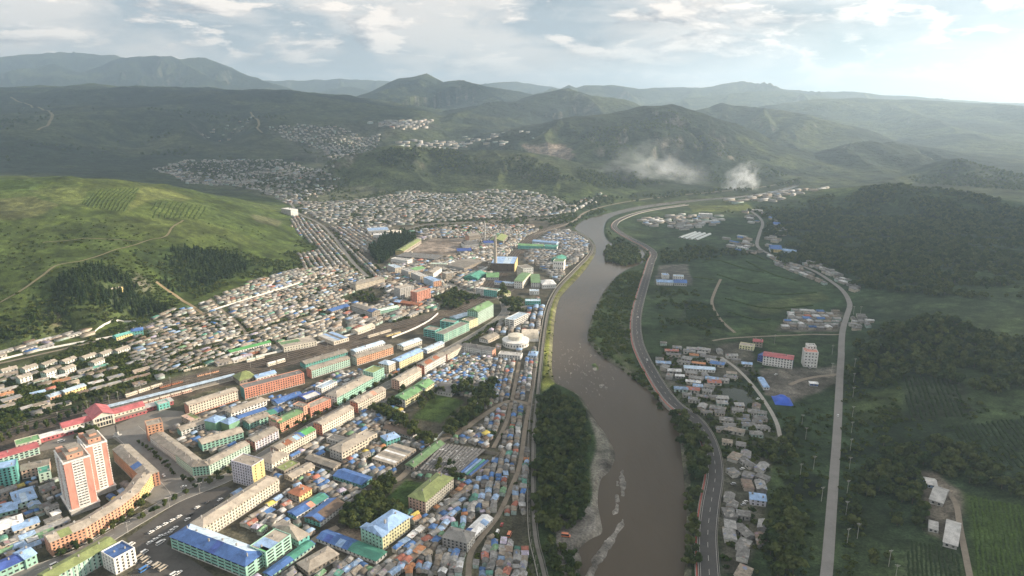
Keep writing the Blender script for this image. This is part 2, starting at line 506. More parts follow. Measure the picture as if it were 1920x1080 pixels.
for _b in BARS:
    _m = (TX > min(p[0] for p in _b) - 10) & (TX < max(p[0] for p in _b) + 10) & (TY > min(p[1] for p in _b) - 10) & (TY < max(p[1] for p in _b) + 10)
    _x, _y = TX[_m], TY[_m]
    _s = np.where(inpoly(_x, _y, _b), 1, -1) * dpoly(_x, _y, _b, True)
    TZ[_m] = np.maximum(TZ[_m], WATER_Z - 1.2 + 2.3 * sstep(-4, 4, _s + 2.5 * fbm(_x / 7, _y / 7, 3)))


def hz(x, y):
    """ground height"""
    x = np.asarray(x, float); y = np.asarray(y, float)
    a = np.clip((np.arctan2(x, y) - AZ0) / (AZ1 - AZ0) * (NAZ - 1), 0, NAZ - 1.001)
    lr = np.clip(np.log(np.hypot(x, y) + 1e-9), _LR[0], _LR[-1] - 1e-6)
    i = np.clip(np.searchsorted(_LR, lr, side='right') - 1, 0, NR - 2)
    fr = (lr - _LR[i]) / (_LR[i + 1] - _LR[i])
    j = a.astype(int); fa = a - j
    return (TZ[i, j] * (1 - fr) * (1 - fa) + TZ[i + 1, j] * fr * (1 - fa) + TZ[i, j + 1] * (1 - fr) * fa + TZ[i + 1, j + 1] * fr * fa)


def hit(px, py):
    """first ground point along the sight line of a photo pixel"""
    x, y, d = ray(px, py)
    n = math.hypot(x, y)
    t = np.geomspace(330 / n, 21500 / n, 1500)
    g = hz(x * t, y * t) - (CAM_H + d * t)
    k = np.argmax(g > 0)
    if not (g > 0).any():
        k = 1499
    if k > 0:
        t0, t1 = t[k - 1], t[k]
        f = g[k - 1] / (g[k - 1] - g[k] + 1e-12)
        tt = t0 + (t1 - t0) * min(max(f, 0), 1)
    else:
        tt = t[0]
    return float(x * tt), float(y * tt)


def HL(pts):
    return [hit(p[0], p[1]) for p in pts]
# ------------------------------------------------------------------ materials: basics
MATS = {}


def principled(T, rough=0.8, spec=0.25, metal=0.0):
    b = T.n('ShaderNodeBsdfPrincipled')
    b.inputs['Roughness'].default_value = rough
    b.inputs['Specular IOR Level'].default_value = spec
    b.inputs['Metallic'].default_value = metal
    o = T.n('ShaderNodeOutputMaterial')
    T.l(b.outputs[0], o.inputs['Surface'])
    return b, o


def new_mat(name):
    m = bpy.data.materials.new(name)
    m.use_nodes = True
    MATS[name] = m
    return m, NT(m.node_tree)


def plain(name, col, rough=0.8, spec=0.25, var=0.25, scale=0.35, metal=0.0):
    """a colour with blotches, streaks and wear"""
    if name in MATS:
        return MATS[name]
    m, T = new_mat(name)
    b, o = principled(T, rough, spec, metal)
    geo = T.n('ShaderNodeNewGeometry')
    a = T.noise(geo.outputs['Position'], scale, 5, 0.6)
    c = T.noise(geo.outputs['Position'], scale * 7, 3, 0.6)
    f = T.math('ADD', T.math('MULTIPLY', a, 0.65), T.math('MULTIPLY', c, 0.35))
    k = T.ramp(f, [(0.3, 1 - var), (0.5, 1.0), (0.72, 1 + var * 0.7)])
    T.l(T.mix(1.0, col, k, 'MULTIPLY'), b.inputs['Base Color'])
    return m


def mesh_obj(name, verts, faces, mat=None, parent=None, smooth=False, kind=None):
    me = bpy.data.meshes.new(name)
    me.from_pydata([tuple(v) for v in verts], [], faces)
    if smooth:
        me.polygons.foreach_set('use_smooth', [True] * len(me.polygons))
    if mat is not None:
        me.materials.append(mat)
    ob = bpy.data.objects.new(name, me)
    COL.objects.link(ob)
    if parent is not None:
        ob.parent = parent
    if kind:
        ob['kind'] = kind
    return ob


def tag(ob, label, cat, group=None, kind=None):
    ob['label'] = label
    ob['category'] = cat
    if group:
        ob['group'] = group
    if kind:
        ob['kind'] = kind
    return ob


def empty(name, loc=(0, 0, 0), rz=0.0):
    e = bpy.data.objects.new(name, None)
    e.empty_display_size = 1
    e.location = loc
    e.rotation_euler = (0, 0, rz)
    COL.objects.link(e)
    return e


# ------------------------------------------------------------------ what grows or lies where (surface colours, right bank darkened for shade)
def ground_colours():
    X, Y, Z = TX, TY, TZ
    R = np.hypot(X, Y)
    n1 = fbm(X / 160, Y / 160, 4); n2 = fbm(X / 38, Y / 38, 3); n3 = fbm(X / 900, Y / 900, 4)
    gz_r = np.gradient(Z, axis=0) / np.maximum(np.gradient(R, axis=0), .1)
    gz_a = np.gradient(Z, axis=1) / np.maximum(R * (AZ1 - AZ0) / NAZ, .1)
    slope = np.hypot(gz_r, gz_a)
    def C(*c): return np.array(c)
    grass = C(.048, .069, .017); grass2 = C(.064, .080, .022); scrub = C(.040, .062, .020); wood = C(.022, .036, .014)
    dirt = C(.175, .150, .120); farm = C(.029, .047, .022); farm2 = C(.046, .064, .026)
    col = grass[None, None] * np.ones(X.shape + (1,))
    def put(mask, c):
        m = np.clip(mask, 0, 1)[..., None]
        col[...] = col * (1 - m) + np.asarray(c) * m
    put(sstep(-.1, .5, n1) * .7, grass2)
    # far hills: scrub and woods in patches
    far = sstep(1900, 3000, R)
    put(far, C(.055, .068, .030))
    put(far * sstep(-.05, .25, n3 + .6 * n1 + .3 * n2), C(.026, .037, .021))
    put(far * sstep(.0, .35, fbm(X / 600 + 9, Y / 600, 4) + .35 * n1) * .85, C(.014, .022, .014))
    put(far * sstep(.28, .5, fbm(X / 500 - 4, Y / 500 + 3, 4)) * .5, C(.078, .085, .042))
    put(sstep(.62, .95, slope) * sstep(.0, .4, n2) * .8, C(.16, .145, .12))
    # right hand side: woods and fields, colours darkened to deepen the cloud shade
    rightside = (X > 0.0) & (Y < 2100) & (R < 3000)
    put(rightside * 1.0, farm)
    put(rightside * sstep(-.05, .4, n1) * .8, farm2)
    put(rightside * sstep(.1, .5, fbm(X / 120 + 3, Y / 120 + 8, 3)) * .7, C(.028, .046, .02))
    put(rightside * sstep(8, 22, Z) * .85, C(.040, .058, .024))
    return col, put, n1, n2, n3, C, slope


GCOL, put, N1, N2, N3, C3, SLOPE = ground_colours()


def zone(px_poly, c, blur=6.0, amount=1.0, noise=0.35, flat=True):
    """ground inside an outline takes another surface colour"""
    poly = [tuple(p) for p in (PL(px_poly) if flat else HL(px_poly))]
    xs = [p[0] for p in poly]; ys = [p[1] for p in poly]
    m = (TX > min(xs) - 40) & (TX < max(xs) + 40) & (TY > min(ys) - 40) & (TY < max(ys) + 40)
    if not m.any():
        return
    x, y = TX[m], TY[m]
    sd = np.where(inpoly(x, y, poly), 1, -1) * dpoly(x, y, poly, True)
    a = sstep(-blur, blur, sd + N2[m] * blur * 1.6) * amount * (1 - noise * np.clip(N1[m] + .3, 0, 1))
    cc = GCOL[m]
    GCOL[m] = cc * (1 - a[:, None]) + np.asarray(c) * a[:, None]


DIRT = (.088, .077, .064)
# town floor
zone([(-200, 1200), (-200, 760), (0, 745), (130, 735), (300, 690), (420, 650), (560, 620), (660, 560), (700, 520), (640, 470), (560, 430), (545, 400), (620, 395), (760, 392), (900, 395),
      (1060, 405), (1075, 430), (1112, 455), (1108, 478), (1080, 507), (1046, 540), (1028, 580), (1018, 640), (1008, 720), (1000, 800), (998, 1000), (1008, 1200)], DIRT, 5, .92)
zone([(-150, 720), (130, 640), (270, 600), (400, 560), (560, 508), (600, 470), (570, 430), (640, 460), (700, 520), (660, 570), (560, 630), (420, 660), (250, 705), (0, 760)], (.072, .078, .042), 8, .85)
zone([(300, 320), (430, 300), (560, 320), (640, 345), (760, 365), (950, 365), (1060, 385), (1060, 410), (760, 395), (560, 395), (520, 372), (400, 350)], (.10, .10, .07), 20, .65, .6, False)
zone([(500, 235), (640, 235), (800, 228), (820, 240), (720, 262), (650, 300), (540, 270)], (.10, .10, .075), 30, .55, .6, False)
zone([(980, 272), (1060, 272), (1075, 290), (1040, 294), (990, 284)], (.22, .18, .15), 12, .9, .3, False)
# pitches and yards
zone([(772, 784), (815, 739), (872, 752), (826, 792)], (.060, .095, .028), 1.2, 1, .1)
zone([(712, 940), (760, 898), (800, 905), (770, 935), (756, 965)], (.042, .072, .022), 1.5, 1, .1)
zone([(620, 1010), (690, 965), (720, 975), (680, 1025)], (.26, .205, .15), 3, 1, .2)
zone([(545, 945), (590, 930), (600, 945), (556, 962)], (.24, .20, .16), 3, 1, .2)
zone([(780, 460), (810, 447), (870, 447), (855, 480), (770, 480)], (.24, .20, .17), 6, .9, .2)
# green belt between villas and railway
zone([(-80, 835), (0, 806), (100, 772), (220, 735), (330, 705), (420, 682), (420, 660), (300, 680), (200, 694), (60, 730), (-80, 760)], (.042, .062, .021), 5, .9, .3)
# railway land
RAIL_C = [(-120, 850), (60, 800), (170, 771), (300, 735), (440, 699), (560, 670), (700, 628), (800, 600), (868, 580), (915, 560), (960, 540)]
zone([(-150, 862), (60, 802), (220, 750), (400, 697), (560, 655), (700, 612), (800, 590), (860, 575), (905, 552), (945, 500), (985, 450), (1005, 440), (1000, 452), (965, 500), (925, 560), (870, 592), (700, 645), (470, 710), (250, 775), (0, 840), (-150, 875)],
     (.098, .080, .064), 4, .95, .2)
# banks
zone([(1012, 740), (1040, 720), (1038, 640), (1048, 570), (1085, 522), (1115, 480), (1108, 478), (1080, 507), (1040, 550), (1022, 640)], (.150, .165, .042), 2, .95, .1)
zone([(1006, 750), (1045, 722), (1105, 775), (1150, 850), (1120, 900), (1128, 990), (1090, 1030), (1090, 1150), (1010, 1150), (1002, 900)], (.030, .050, .018), 4, .95)
zone([(1105, 778), (1125, 790), (1150, 825), (1162, 858), (1150, 885), (1128, 905), (1122, 960), (1128, 995), (1100, 1012), (1060, 1025), (1050, 1012), (1100, 985), (1112, 930), (1108, 880), (1120, 830)], (.205, .19, .168), 2.5, .95, .3)
zone([(1102, 640), (1112, 590), (1135, 545), (1165, 512), (1205, 505), (1185, 600), (1190, 660), (1240, 750), (1200, 722), (1150, 690)], (.050, .072, .026), 4, .9)
zone([(1145, 640), (1165, 590), (1175, 610), (1165, 670), (1200, 700), (1180, 700)], (.10, .095, .065), 5, .7)
# right bank: yards and fields
for poly, c in [
    ([(1235, 660), (1400, 640), (1420, 700), (1330, 730), (1260, 740), (1240, 700)], (.125, .115, .095)),
    ([(1420, 690), (1570, 690), (1568, 720), (1490, 755), (1430, 740)], (.165, .15, .13)),
    ([(1250, 740), (1400, 720), (1470, 830), (1380, 850), (1330, 800)], (.08, .085, .055)),
    ([(1340, 860), (1440, 850), (1440, 1000), (1400, 1080), (1345, 1080)], (.12, .112, .092)),
    ([(1455, 620), (1480, 582), (1582, 585), (1572, 625)], (.15, .14, .12)),
    ([(1225, 535), (1235, 498), (1290, 495), (1300, 535)], (.155, .15, .14)),
    ([(1720, 880), (1760, 885), (1810, 930), (1800, 1030), (1730, 1000)], (.155, .135, .11)),
    ([(1470, 895), (1530, 895), (1530, 935), (1465, 935)], (.017, .025, .014)),
    ([(1470, 940), (1525, 945), (1520, 985), (1462, 975)], (.032, .055, .022)),
    ([(1690, 700), (1800, 715), (1830, 780), (1700, 790)], (.042, .052, .030)),
    ([(1700, 800), (1920, 790), (1920, 900), (1800, 850)], (.034, .052, .027)),
    ([(1600, 745), (1690, 720), (1700, 790), (1600, 795)], (.060, .082, .032)),
    ([(1808, 925), (1940, 950), (1960, 1100), (1820, 1100)], (.060, .095, .026)),
    ([(1700, 1010), (1800, 1035), (1810, 1100), (1680, 1100)], (.052, .070, .034)),
    ([(1290, 560), (1335, 570), (1370, 622), (1270, 605)], (.036, .045, .030)),
    ([(1310, 480), (1420, 480), (1560, 540), (1580, 580), (1450, 600), (1380, 620), (1345, 590), (1350, 530)], (.046, .076, .034)),
    ([(1400, 575), (1540, 545), (1560, 560), (1430, 595)], (.085, .105, .042)),
    ([(1290, 385), (1400, 385), (1420, 394), (1300, 398)], (.13, .15, .045)),
    ([(1230, 415), (1400, 440), (1330, 465), (1240, 455)], (.045, .070, .034)),
    ([(1240, 640), (1290, 620), (1360, 640), (1320, 665)], (.055, .07, .035)),
    ([(1600, 560), (1920, 560), (1920, 600), (1660, 590)], (.050, .072, .036)),
]:
    zone(poly, tuple(v * .82 for v in c), 3.5, .95, .25, poly[0][0] < 1590)  # ground colours darkened here to strengthen the cloud shade
# left hill: fields, bare soil, scrub, the wooded scarp
for poly, c in [
    ([(-60, 336), (80, 345), (60, 356), (-60, 362)], (.055, .085, .028)),
    ([(0, 372), (60, 368), (120, 384), (60, 408), (-40, 415)], (.088, .094, .038)),
    ([(60, 358), (170, 352), (150, 385), (110, 383)], (.082, .100, .032)),
    ([(150, 382), (195, 353), (262, 352), (236, 402), (160, 392)], (.080, .105, .026)),
    ([(262, 352), (320, 354), (360, 372), (340, 380), (290, 375), (240, 402), (245, 385)], (.105, .120, .036)),
    ([(236, 402), (290, 375), (400, 385), (372, 412), (290, 410)], (.072, .098, .024)),
    ([(470, 400), (530, 415), (520, 425), (480, 415)], (.09, .095, .05)),
    ([(40, 600), (110, 520), (200, 500), (262, 540), (320, 585), (250, 592), (120, 620)], (.034, .052, .018)),
    ([(245, 470), (330, 462), (440, 480), (500, 490), (470, 515), (380, 545), (320, 548), (290, 510)], (.036, .056, .018)),
    ([(75, 615), (110, 590), (112, 618), (88, 632)], (.20, .16, .115)),
    ([(-50, 640), (60, 600), (130, 600), (250, 590), (240, 604), (0, 668)], (.050, .068, .024)),
]:
    zone(poly, c, 4, .9, .2, False)

for _b in BARS:
    _m = (TX > min(p[0] for p in _b) - 12) & (TX < max(p[0] for p in _b) + 12) & (TY > min(p[1] for p in _b) - 12) & (TY < max(p[1] for p in _b) + 12)
    GCOL[_m] = np.array((.18, .168, .15) if _b not in (BARS[5], BARS[7]) else (.06, .085, .03))
# wet stony edge of the banks
_e = (np.abs(_sd + 1.5) < 3.5) & (TY < 1500)
GCOL[_e] = GCOL[_e] * .45 + np.array((.15, .135, .11)) * .55
def terrain():
    nr, na = TX.shape
    V = np.stack([TX, TY, TZ], -1).reshape(-1, 3)
    i = np.arange(nr - 1)[:, None] * na + np.arange(na - 1)[None]
    Fq = np.stack([i, i + 1, i + na + 1, i + na], -1).reshape(-1, 4)[:, ::-1]
    me = bpy.data.meshes.new('terrain')
    me.vertices.add(len(V)); me.vertices.foreach_set('co', V.ravel())
    me.loops.add(Fq.size); me.loops.foreach_set('vertex_index', Fq.ravel().astype(np.int32))
    me.polygons.add(len(Fq)); me.polygons.foreach_set('loop_start', np.arange(len(Fq), dtype=np.int32) * 4)
    me.update(calc_edges=True)
    me.polygons.foreach_set('use_smooth', np.ones(len(Fq), bool))
    at = me.attributes.new('cover', 'FLOAT_COLOR', 'POINT')
    rgba = np.ones((len(V), 4), np.float32); rgba[:, :3] = GCOL.reshape(-1, 3)
    at.data.foreach_set('color', rgba.ravel())
    m, T = new_mat('open_ground')
    b, o = principled(T, 0.95, 0.08)
    a = T.n('ShaderNodeAttribute', attribute_name='cover')
    geo = T.n('ShaderNodeNewGeometry')
    P = geo.outputs['Position']
    f1 = T.noise(P, 0.55, 4, 0.65); f2 = T.noise(P, 0.09, 5, 0.62); f3 = T.noise(P, 0.012, 5, 0.6)
    k1 = T.ramp(f1, [(0.30, 0.48), (0.5, 1.0), (0.72, 1.55)])
    k2 = T.ramp(f2, [(0.32, 0.55), (0.5, 1.0), (0.68, 1.40)])
    k3 = T.ramp(f3, [(0.35, 0.62), (0.5, 1.0), (0.66, 1.35)])
    k4 = T.ramp(T.noise(P, 0.034, 5, 0.65), [(0.34, 0.58), (0.5, 1.0), (0.66, 1.45)])
    c = T.mix(1.0, T.mix(1.0, T.mix(1.0, T.mix(1.0, a.outputs['Color'], k1, 'MULTIPLY'), k2, 'MULTIPLY'), k3, 'MULTIPLY'), k4, 'MULTIPLY')
    T.l(c, b.inputs['Base Color'])
    bump = T.n('ShaderNodeBump'); bump.inputs['Strength'].default_value = 0.7; bump.inputs['Distance'].default_value = 1.6
    T.l(T.math('ADD', f2, T.math('MULTIPLY', f1, 0.35)), bump.inputs['Height'])
    # gullies and ribs of the larger slopes
    ln = T.n('ShaderNodeVectorMath', operation='LENGTH'); T.l(P, ln.inputs[0])
    mr = T.n('ShaderNodeMapRange'); mr.inputs['From Min'].default_value = 1300; mr.inputs['From Max'].default_value = 3600
    T.l(ln.outputs['Value'], mr.inputs['Value'])
    big = T.math('MULTIPLY', T.math('ADD', T.noise(P, 0.0045, 7, 0.62), T.math('MULTIPLY', T.noise(P, 0.02, 5, 0.6), 0.3)), mr.outputs[0])
    b2 = T.n('ShaderNodeBump'); b2.inputs['Strength'].default_value = 1.0; b2.inputs['Distance'].default_value = 75
    T.l(big, b2.inputs['Height']); T.l(bump.outputs[0], b2.inputs['Normal'])
    T.l(b2.outputs[0], b.inputs['Normal'])
    me.materials.append(m)
    ob = bpy.data.objects.new('terrain', me); COL.objects.link(ob)
    ob['kind'] = 'structure'
    return ob


terrain()


def river():
    # strip across from bank to bank (a few metres under the banks on both sides)
    n = 170
    def resample(p, n):
        p = np.array(p); d = np.concatenate([[0], np.cumsum(np.hypot(*np.diff(p, axis=0).T))])
        s = np.linspace(0, d[-1], n)
        return np.stack([np.interp(s, d, p[:, 0]), np.interp(s, d, p[:, 1])], -1)
    poly = np.array(RIVER)
    # a sheet under the whole reach; the banks rise out of it
    L = resample([RIVER[0]] + riv_l, n); Rr = resample(([tuple(p) for p in riv_r] + [RIVER[-1]])[::-1], n)
    V = []; Fc = []
    for i in range(n):
        d = Rr[i] - L[i]; u = d / (np.hypot(*d) + 1e-9)
        a = L[i] - u * 14; b = Rr[i] + u * 14
        for k in range(9):
            q = a + (b - a) * k / 8
            V.append((q[0], q[1], WATER_Z))
    for i in range(n - 1):
        for k in range(8):
            j = i * 9 + k
            Fc.append((j, j + 1, j + 10, j + 9))
    m, T = new_mat('river_water')
    b, o = principled(T, 0.25, 0.24)
    b.inputs['IOR'].default_value = 1.33
    geo = T.n('ShaderNodeNewGeometry'); P = geo.outputs['Position']
    mp = T.n('ShaderNodeMapping'); mp.inputs['Scale'].default_value = (1.0, 0.33, 1.0)
    T.l(P, mp.inputs['Vector'])
    silt = T.noise(mp.outputs[0], 0.02, 5, 0.6)
    c = T.mix(silt, (.055, .043, .030), (.090, .071, .050))
    # broken white water over the shallow ledge
    cx, cy = G(1085, 690, WATER_Z)
    sub = T.n('ShaderNodeVectorMath', operation='SUBTRACT'); T.l(P, sub.inputs[0]); sub.inputs[1].default_value = (float(cx), float(cy), WATER_Z)
    sc = T.n('ShaderNodeVectorMath', operation='MULTIPLY'); T.l(sub.outputs[0], sc.inputs[0]); sc.inputs[1].default_value = (1 / 62, 1 / 130, 0)
    ln = T.n('ShaderNodeVectorMath', operation='LENGTH'); T.l(sc.outputs[0], ln.inputs[0])
    reg = T.ramp(ln.outputs['Value'], [(0.25, 1.0), (1.0, 0.0)])
    mp2 = T.n('ShaderNodeMapping'); mp2.inputs['Scale'].default_value = (1.0, 0.30, 1.0); mp2.inputs['Rotation'].default_value = (0, 0, 0.5)
    T.l(P, mp2.inputs['Vector'])
    fo = T.noise(mp2.outputs[0], 0.27, 8, 0.72)
    foam = T.math('MULTIPLY', T.ramp(fo, [(0.58, 0.0), (0.70, 1.0)]), reg)
    c = T.mix(T.math('MULTIPLY', foam, 0.6), c, (.50, .46, .42))
    T.l(c, b.inputs['Base Color'])
    T.l(T.math('ADD', T.math('MULTIPLY', foam, 0.5), 0.16), b.inputs['Roughness'])
    w1 = T.noise(mp.outputs[0], 0.5, 4, 0.6); w2 = T.noise(mp.outputs[0], 0.07, 4, 0.6)
    bump = T.n('ShaderNodeBump'); bump.inputs['Strength'].default_value = 0.45; bump.inputs['Distance'].default_value = 0.5
    T.l(T.math('ADD', w1, T.math('MULTIPLY', w2, 1.5)), bump.inputs['Height'])
    T.l(bump.outputs[0], b.inputs['Normal'])
    ob = mesh_obj('river', V, Fc, m, kind='structure')


river()
# ------------------------------------------------------------------ building kit
CO = dict(
    cream=(.60, .53, .42), ivory=(.66, .61, .50), white=(.70, .69, .66), mint=(.30, .55, .44), pmint=(.46, .62, .52), teal=(.14, .39, .36), turq=(.13, .46, .41), green=(.20, .42, .26),
    orange=(.64, .34, .20), coral=(.62, .26, .17), salmon=(.66, .33, .22), pink=(.64, .27, .20), pinkish=(.56, .36, .28), yellow=(.72, .56, .22), pyel=(.72, .68, .40), lav=(.58, .57, .66), grey=(.30, .29, .28), lgrey=(.45, .44, .42), brick=(.42, .20, .12),
    tan=(.37, .32, .26), dtan=(.27, .24, .20), rgrey=(.24, .235, .225), slate=(.15, .145, .14), dark=(.085, .08, .075), blue=(.05, .14, .39), dblue=(.04, .09, .36), sky=(.26, .42, .68), psky=(.45, .58, .72), rgreen=(.15, .27, .12), bgreen=(.09, .36, .10), olive=(.22, .265, .09), lgreen=(.16, .34, .14), rteal=(.06, .27, .20), red=(.46, .11, .12), rust=(.36, .13, .06), rwhite=(.66, .66, .66), brown=(.13, .09, .065), concrete=(.36, .35, .33))

# sun-bleached: pull every colour a little towards its own grey
CO = {k: tuple(sum(c) / 3 + (v - sum(c) / 3) * .86 for v in c) for k, c in CO.items()}


def paint(key):
    """wall or roof paint with blotches, soot and streaks running down"""
    col = CO[key] if isinstance(key, str) else key
    nm = 'paint_' + (key if isinstance(key, str) else '%d_%d_%d' % tuple(int(255 * c) for c in key))
    if nm in MATS:
        return MATS[nm]
    m, T = new_mat(nm)
    b, o = principled(T, 0.72, 0.25)
    geo = T.n('ShaderNodeNewGeometry'); P = geo.outputs['Position']
    oi = T.n('ShaderNodeObjectInfo')
    mp = T.n('ShaderNodeMapping'); mp.inputs['Scale'].default_value = (1, 1, .22)
    T.l(P, mp.inputs['Vector'])
    st = T.noise(mp.outputs[0], 0.55, 5, 0.65)
    bl = T.noise(P, 0.12, 4, 0.6)
    k = T.ramp(T.math('ADD', T.math('MULTIPLY', st, .6), T.math('MULTIPLY', bl, .4)), [(.34, .66), (.50, 1.0), (.68, 1.13)])
    r = T.ramp(oi.outputs['Random'], [(0, .90), (1, 1.08)])
    c = T.mix(1.0, T.mix(1.0, col, k, 'MULTIPLY'), r, 'MULTIPLY')
    T.l(c, b.inputs['Base Color'])
    return m


def roofmat(key, ribs=True):
    col = CO[key] if isinstance(key, str) else key
    nm = 'roof_' + (key if isinstance(key, str) else '%d_%d_%d' % tuple(int(255 * c) for c in key))
    if nm in MATS:
        return MATS[nm]
    m, T = new_mat(nm)
    b, o = principled(T, 0.60, 0.3)
    geo = T.n('ShaderNodeNewGeometry'); P = geo.outputs['Position']
    oi = T.n('ShaderNodeObjectInfo')
    a = T.noise(P, 0.20, 6, 0.68); c2 = T.noise(P, 1.6, 3, 0.6)
    vo = T.n('ShaderNodeTexVoronoi'); vo.inputs['Scale'].default_value = 0.22; T.l(P, vo.inputs['Vector'])
    sep = T.n('ShaderNodeSeparateColor'); T.l(vo.outputs['Color'], sep.inputs[0])
    k = T.ramp(T.math('ADD', T.math('MULTIPLY', a, .65), T.math('MULTIPLY', c2, .35)), [(.32, .55), (.5, 1.0), (.70, 1.28)])
    k2 = T.ramp(sep.outputs[0], [(0, .84), (1, 1.14)])
    r = T.ramp(oi.outputs['Random'], [(0, .85), (1, 1.12)])
    c = T.mix(1.0, T.mix(1.0, T.mix(1.0, col, k, 'MULTIPLY'), k2, 'MULTIPLY'), r, 'MULTIPLY')
    T.l(c, b.inputs['Base Color'])
    return m


def glass():
    if 'window_glass' in MATS:
        return MATS['window_glass']
    m, T = new_mat('window_glass')
    b, o = principled(T, 0.12, 0.5)
    geo = T.n('ShaderNodeNewGeometry')
    vo = T.n('ShaderNodeTexVoronoi'); vo.inputs['Scale'].default_value = 0.45; T.l(geo.outputs['Position'], vo.inputs['Vector'])
    sep = T.n('ShaderNodeSeparateColor'); T.l(vo.outputs['Color'], sep.inputs[0])
    T.l(T.ramp(sep.outputs[0], [(0.0, (.012, .015, .018)), (.6, (.045, .05, .055)), (.85, (.09, .09, .085)), (1.0, (.26, .24, .21))]), b.inputs['Base Color'])
    return m


class MB:
    """collects faces with material slots, then links them as one mesh object"""
    def __init__(self):
        self.v = []; self.f = []; self.m = []; self.mats = []

    def slot(self, mat):
        if mat not in self.mats:
            self.mats.append(mat)
        return self.mats.index(mat)

    def quad(self, a, b, c, d, s=0):
        n = len(self.v)
        self.v += [a, b, c, d]; self.f.append((n, n + 1, n + 2, n + 3)); self.m.append(s)

    def tri(self, a, b, c, s=0):
        n = len(self.v)
        self.v += [a, b, c]; self.f.append((n, n + 1, n + 2)); self.m.append(s)

    def poly(self, pts, s=0):
        n = len(self.v)
        self.v += pts; self.f.append(tuple(range(n, n + len(pts)))); self.m.append(s)

    def box(self, x0, x1, y0, y1, z0, z1, s=0, bottom=False):
        q = self.quad
        q((x0, y0, z0), (x1, y0, z0), (x1, y0, z1), (x0, y0, z1), s)
        q((x1, y1, z0), (x0, y1, z0), (x0, y1, z1), (x1, y1, z1), s)
        q((x0, y1, z0), (x0, y0, z0), (x0, y0, z1), (x0, y1, z1), s)
        q((x1, y0, z0), (x1, y1, z0), (x1, y1, z1), (x1, y0, z1), s)
        q((x0, y0, z1), (x1, y0, z1), (x1, y1, z1), (x0, y1, z1), s)
        if bottom:
            q((x0, y1, z0), (x1, y1, z0), (x1, y0, z0), (x0, y0, z0), s)

    def build(self, name, parent=None, kind=None, smooth=False):
        me = bpy.data.meshes.new(name)
        me.from_pydata(self.v, [], self.f)
        for mt in self.mats:
            me.materials.append(mt)
        if len(self.mats) > 1:
            me.polygons.foreach_set('material_index', self.m)
        if smooth:
            me.polygons.foreach_set('use_smooth', [True] * len(me.polygons))
        ob = bpy.data.objects.new(name, me)
        COL.objects.link(ob)
        if parent is not None:
            ob.parent = parent
        if kind:
            ob['kind'] = kind
        return ob


def facade(W, PN, o, u, nrm, width, h, floors, style, s, z0=0.0, top_h=None):
    """a wall of recessed windows: o start (x,y), u along, nrm outward"""
    def pt(a, z, d=0.0):
        return (o[0] + u[0] * a + nrm[0] * d, o[1] + u[1] * a + nrm[1] * d, z)
    if style is None or floors < 1 or width < 3:
        W.quad(pt(0, z0), pt(width, z0), pt(width, z0 + h), pt(0, z0 + h), s)
        return
    bay, ww, wh = style
    n = max(1, int(round((width - 1.0) / bay)))
    bay = (width - 0.8) / n
    ww = min(ww, bay * 0.86)
    fh = h / floors
    wh = min(wh, fh * 0.7)
    m = 0.4
    zc = z0
    for f in range(floors):
        zs = z0 + f * fh + (fh - wh) * 0.55
        ze = zs + wh
        W.quad(pt(0, zc), pt(width, zc), pt(width, zs), pt(0, zs), s)
        x = 0.0
        for k in range(n):
            a = m + bay * (k + .5) - ww / 2; b = a + ww
            W.quad(pt(x, zs), pt(a, zs), pt(a, ze), pt(x, ze), s)
            d = -0.28
            W.quad(pt(a, zs), pt(a, zs, d), pt(a, ze, d), pt(a, ze), s)
            W.quad(pt(b, zs, d), pt(b, zs), pt(b, ze), pt(b, ze, d), s)
            W.quad(pt(a, zs), pt(b, zs), pt(b, zs, d), pt(a, zs, d), s)
            W.quad(pt(a, ze, d), pt(b, ze, d), pt(b, ze), pt(a, ze), s)
            PN.quad(pt(a, zs, d), pt(b, zs, d), pt(b, ze, d), pt(a, ze, d))
            x = b
        W.quad(pt(x, zs), pt(width, zs), pt(width, ze), pt(x, ze), s)
        zc = ze
    W.quad(pt(0, zc), pt(width, zc), pt(width, z0 + h), pt(0, z0 + h), s)


def roof_solid(Rf, kind, L, D, h, rise, ov, s=0, s2=None):
    """gable or hip roof over L x D, ridge along x; s2 colours the far slope"""
    s2 = s if s2 is None else s2
    x0, x1, y0, y1 = -ov, L + ov, -ov, D + ov
    zb = h - 0.04; zt = zb + 0.22
    ym = D / 2
    hipx = min(D * 0.5, L * 0.42) if kind == 'hip' else (0.0 if kind == 'gable' else 0)
    if kind == 'hipl':
        ra, rb = (x0 + D * 0.5, ym), (x1, ym)
    else:
        ra, rb = (x0 + hipx, ym), (x1 - hipx, ym)
    zr = zt + rise
    A, B, Cc, Dd = (x0, y0), (x1, y0), (x1, y1), (x0, y1)
    for p, q in ((A, B), (B, Cc), (Cc, Dd), (Dd, A)):
        Rf.quad(p + (zb,), q + (zb,), q + (zt,), p + (zt,), s)
    Rf.quad(Dd + (zb,), Cc + (zb,), B + (zb,), A + (zb,), s)
    Rf.quad(A + (zt,), B + (zt,), rb + (zr,), ra + (zr,), s)
    Rf.quad(Cc + (zt,), Dd + (zt,), ra + (zr,), rb + (zr,), s2)
    Rf.tri(Dd + (zt,), A + (zt,), ra + (zr,), s)
    Rf.tri(B + (zt,), Cc + (zt,), rb + (zr,), s)


OCC = []          # footprints already built on (world polygons)
MARKS = []        # landmarks, used to say where a small house stands
STD = (3.3, 1.45, 1.6)
DENSE = (2.7, 1.35, 1.5)
WIDE = (3.6, 2.3, 1.5)
RIB = (6.6, 5.4, 1.35)


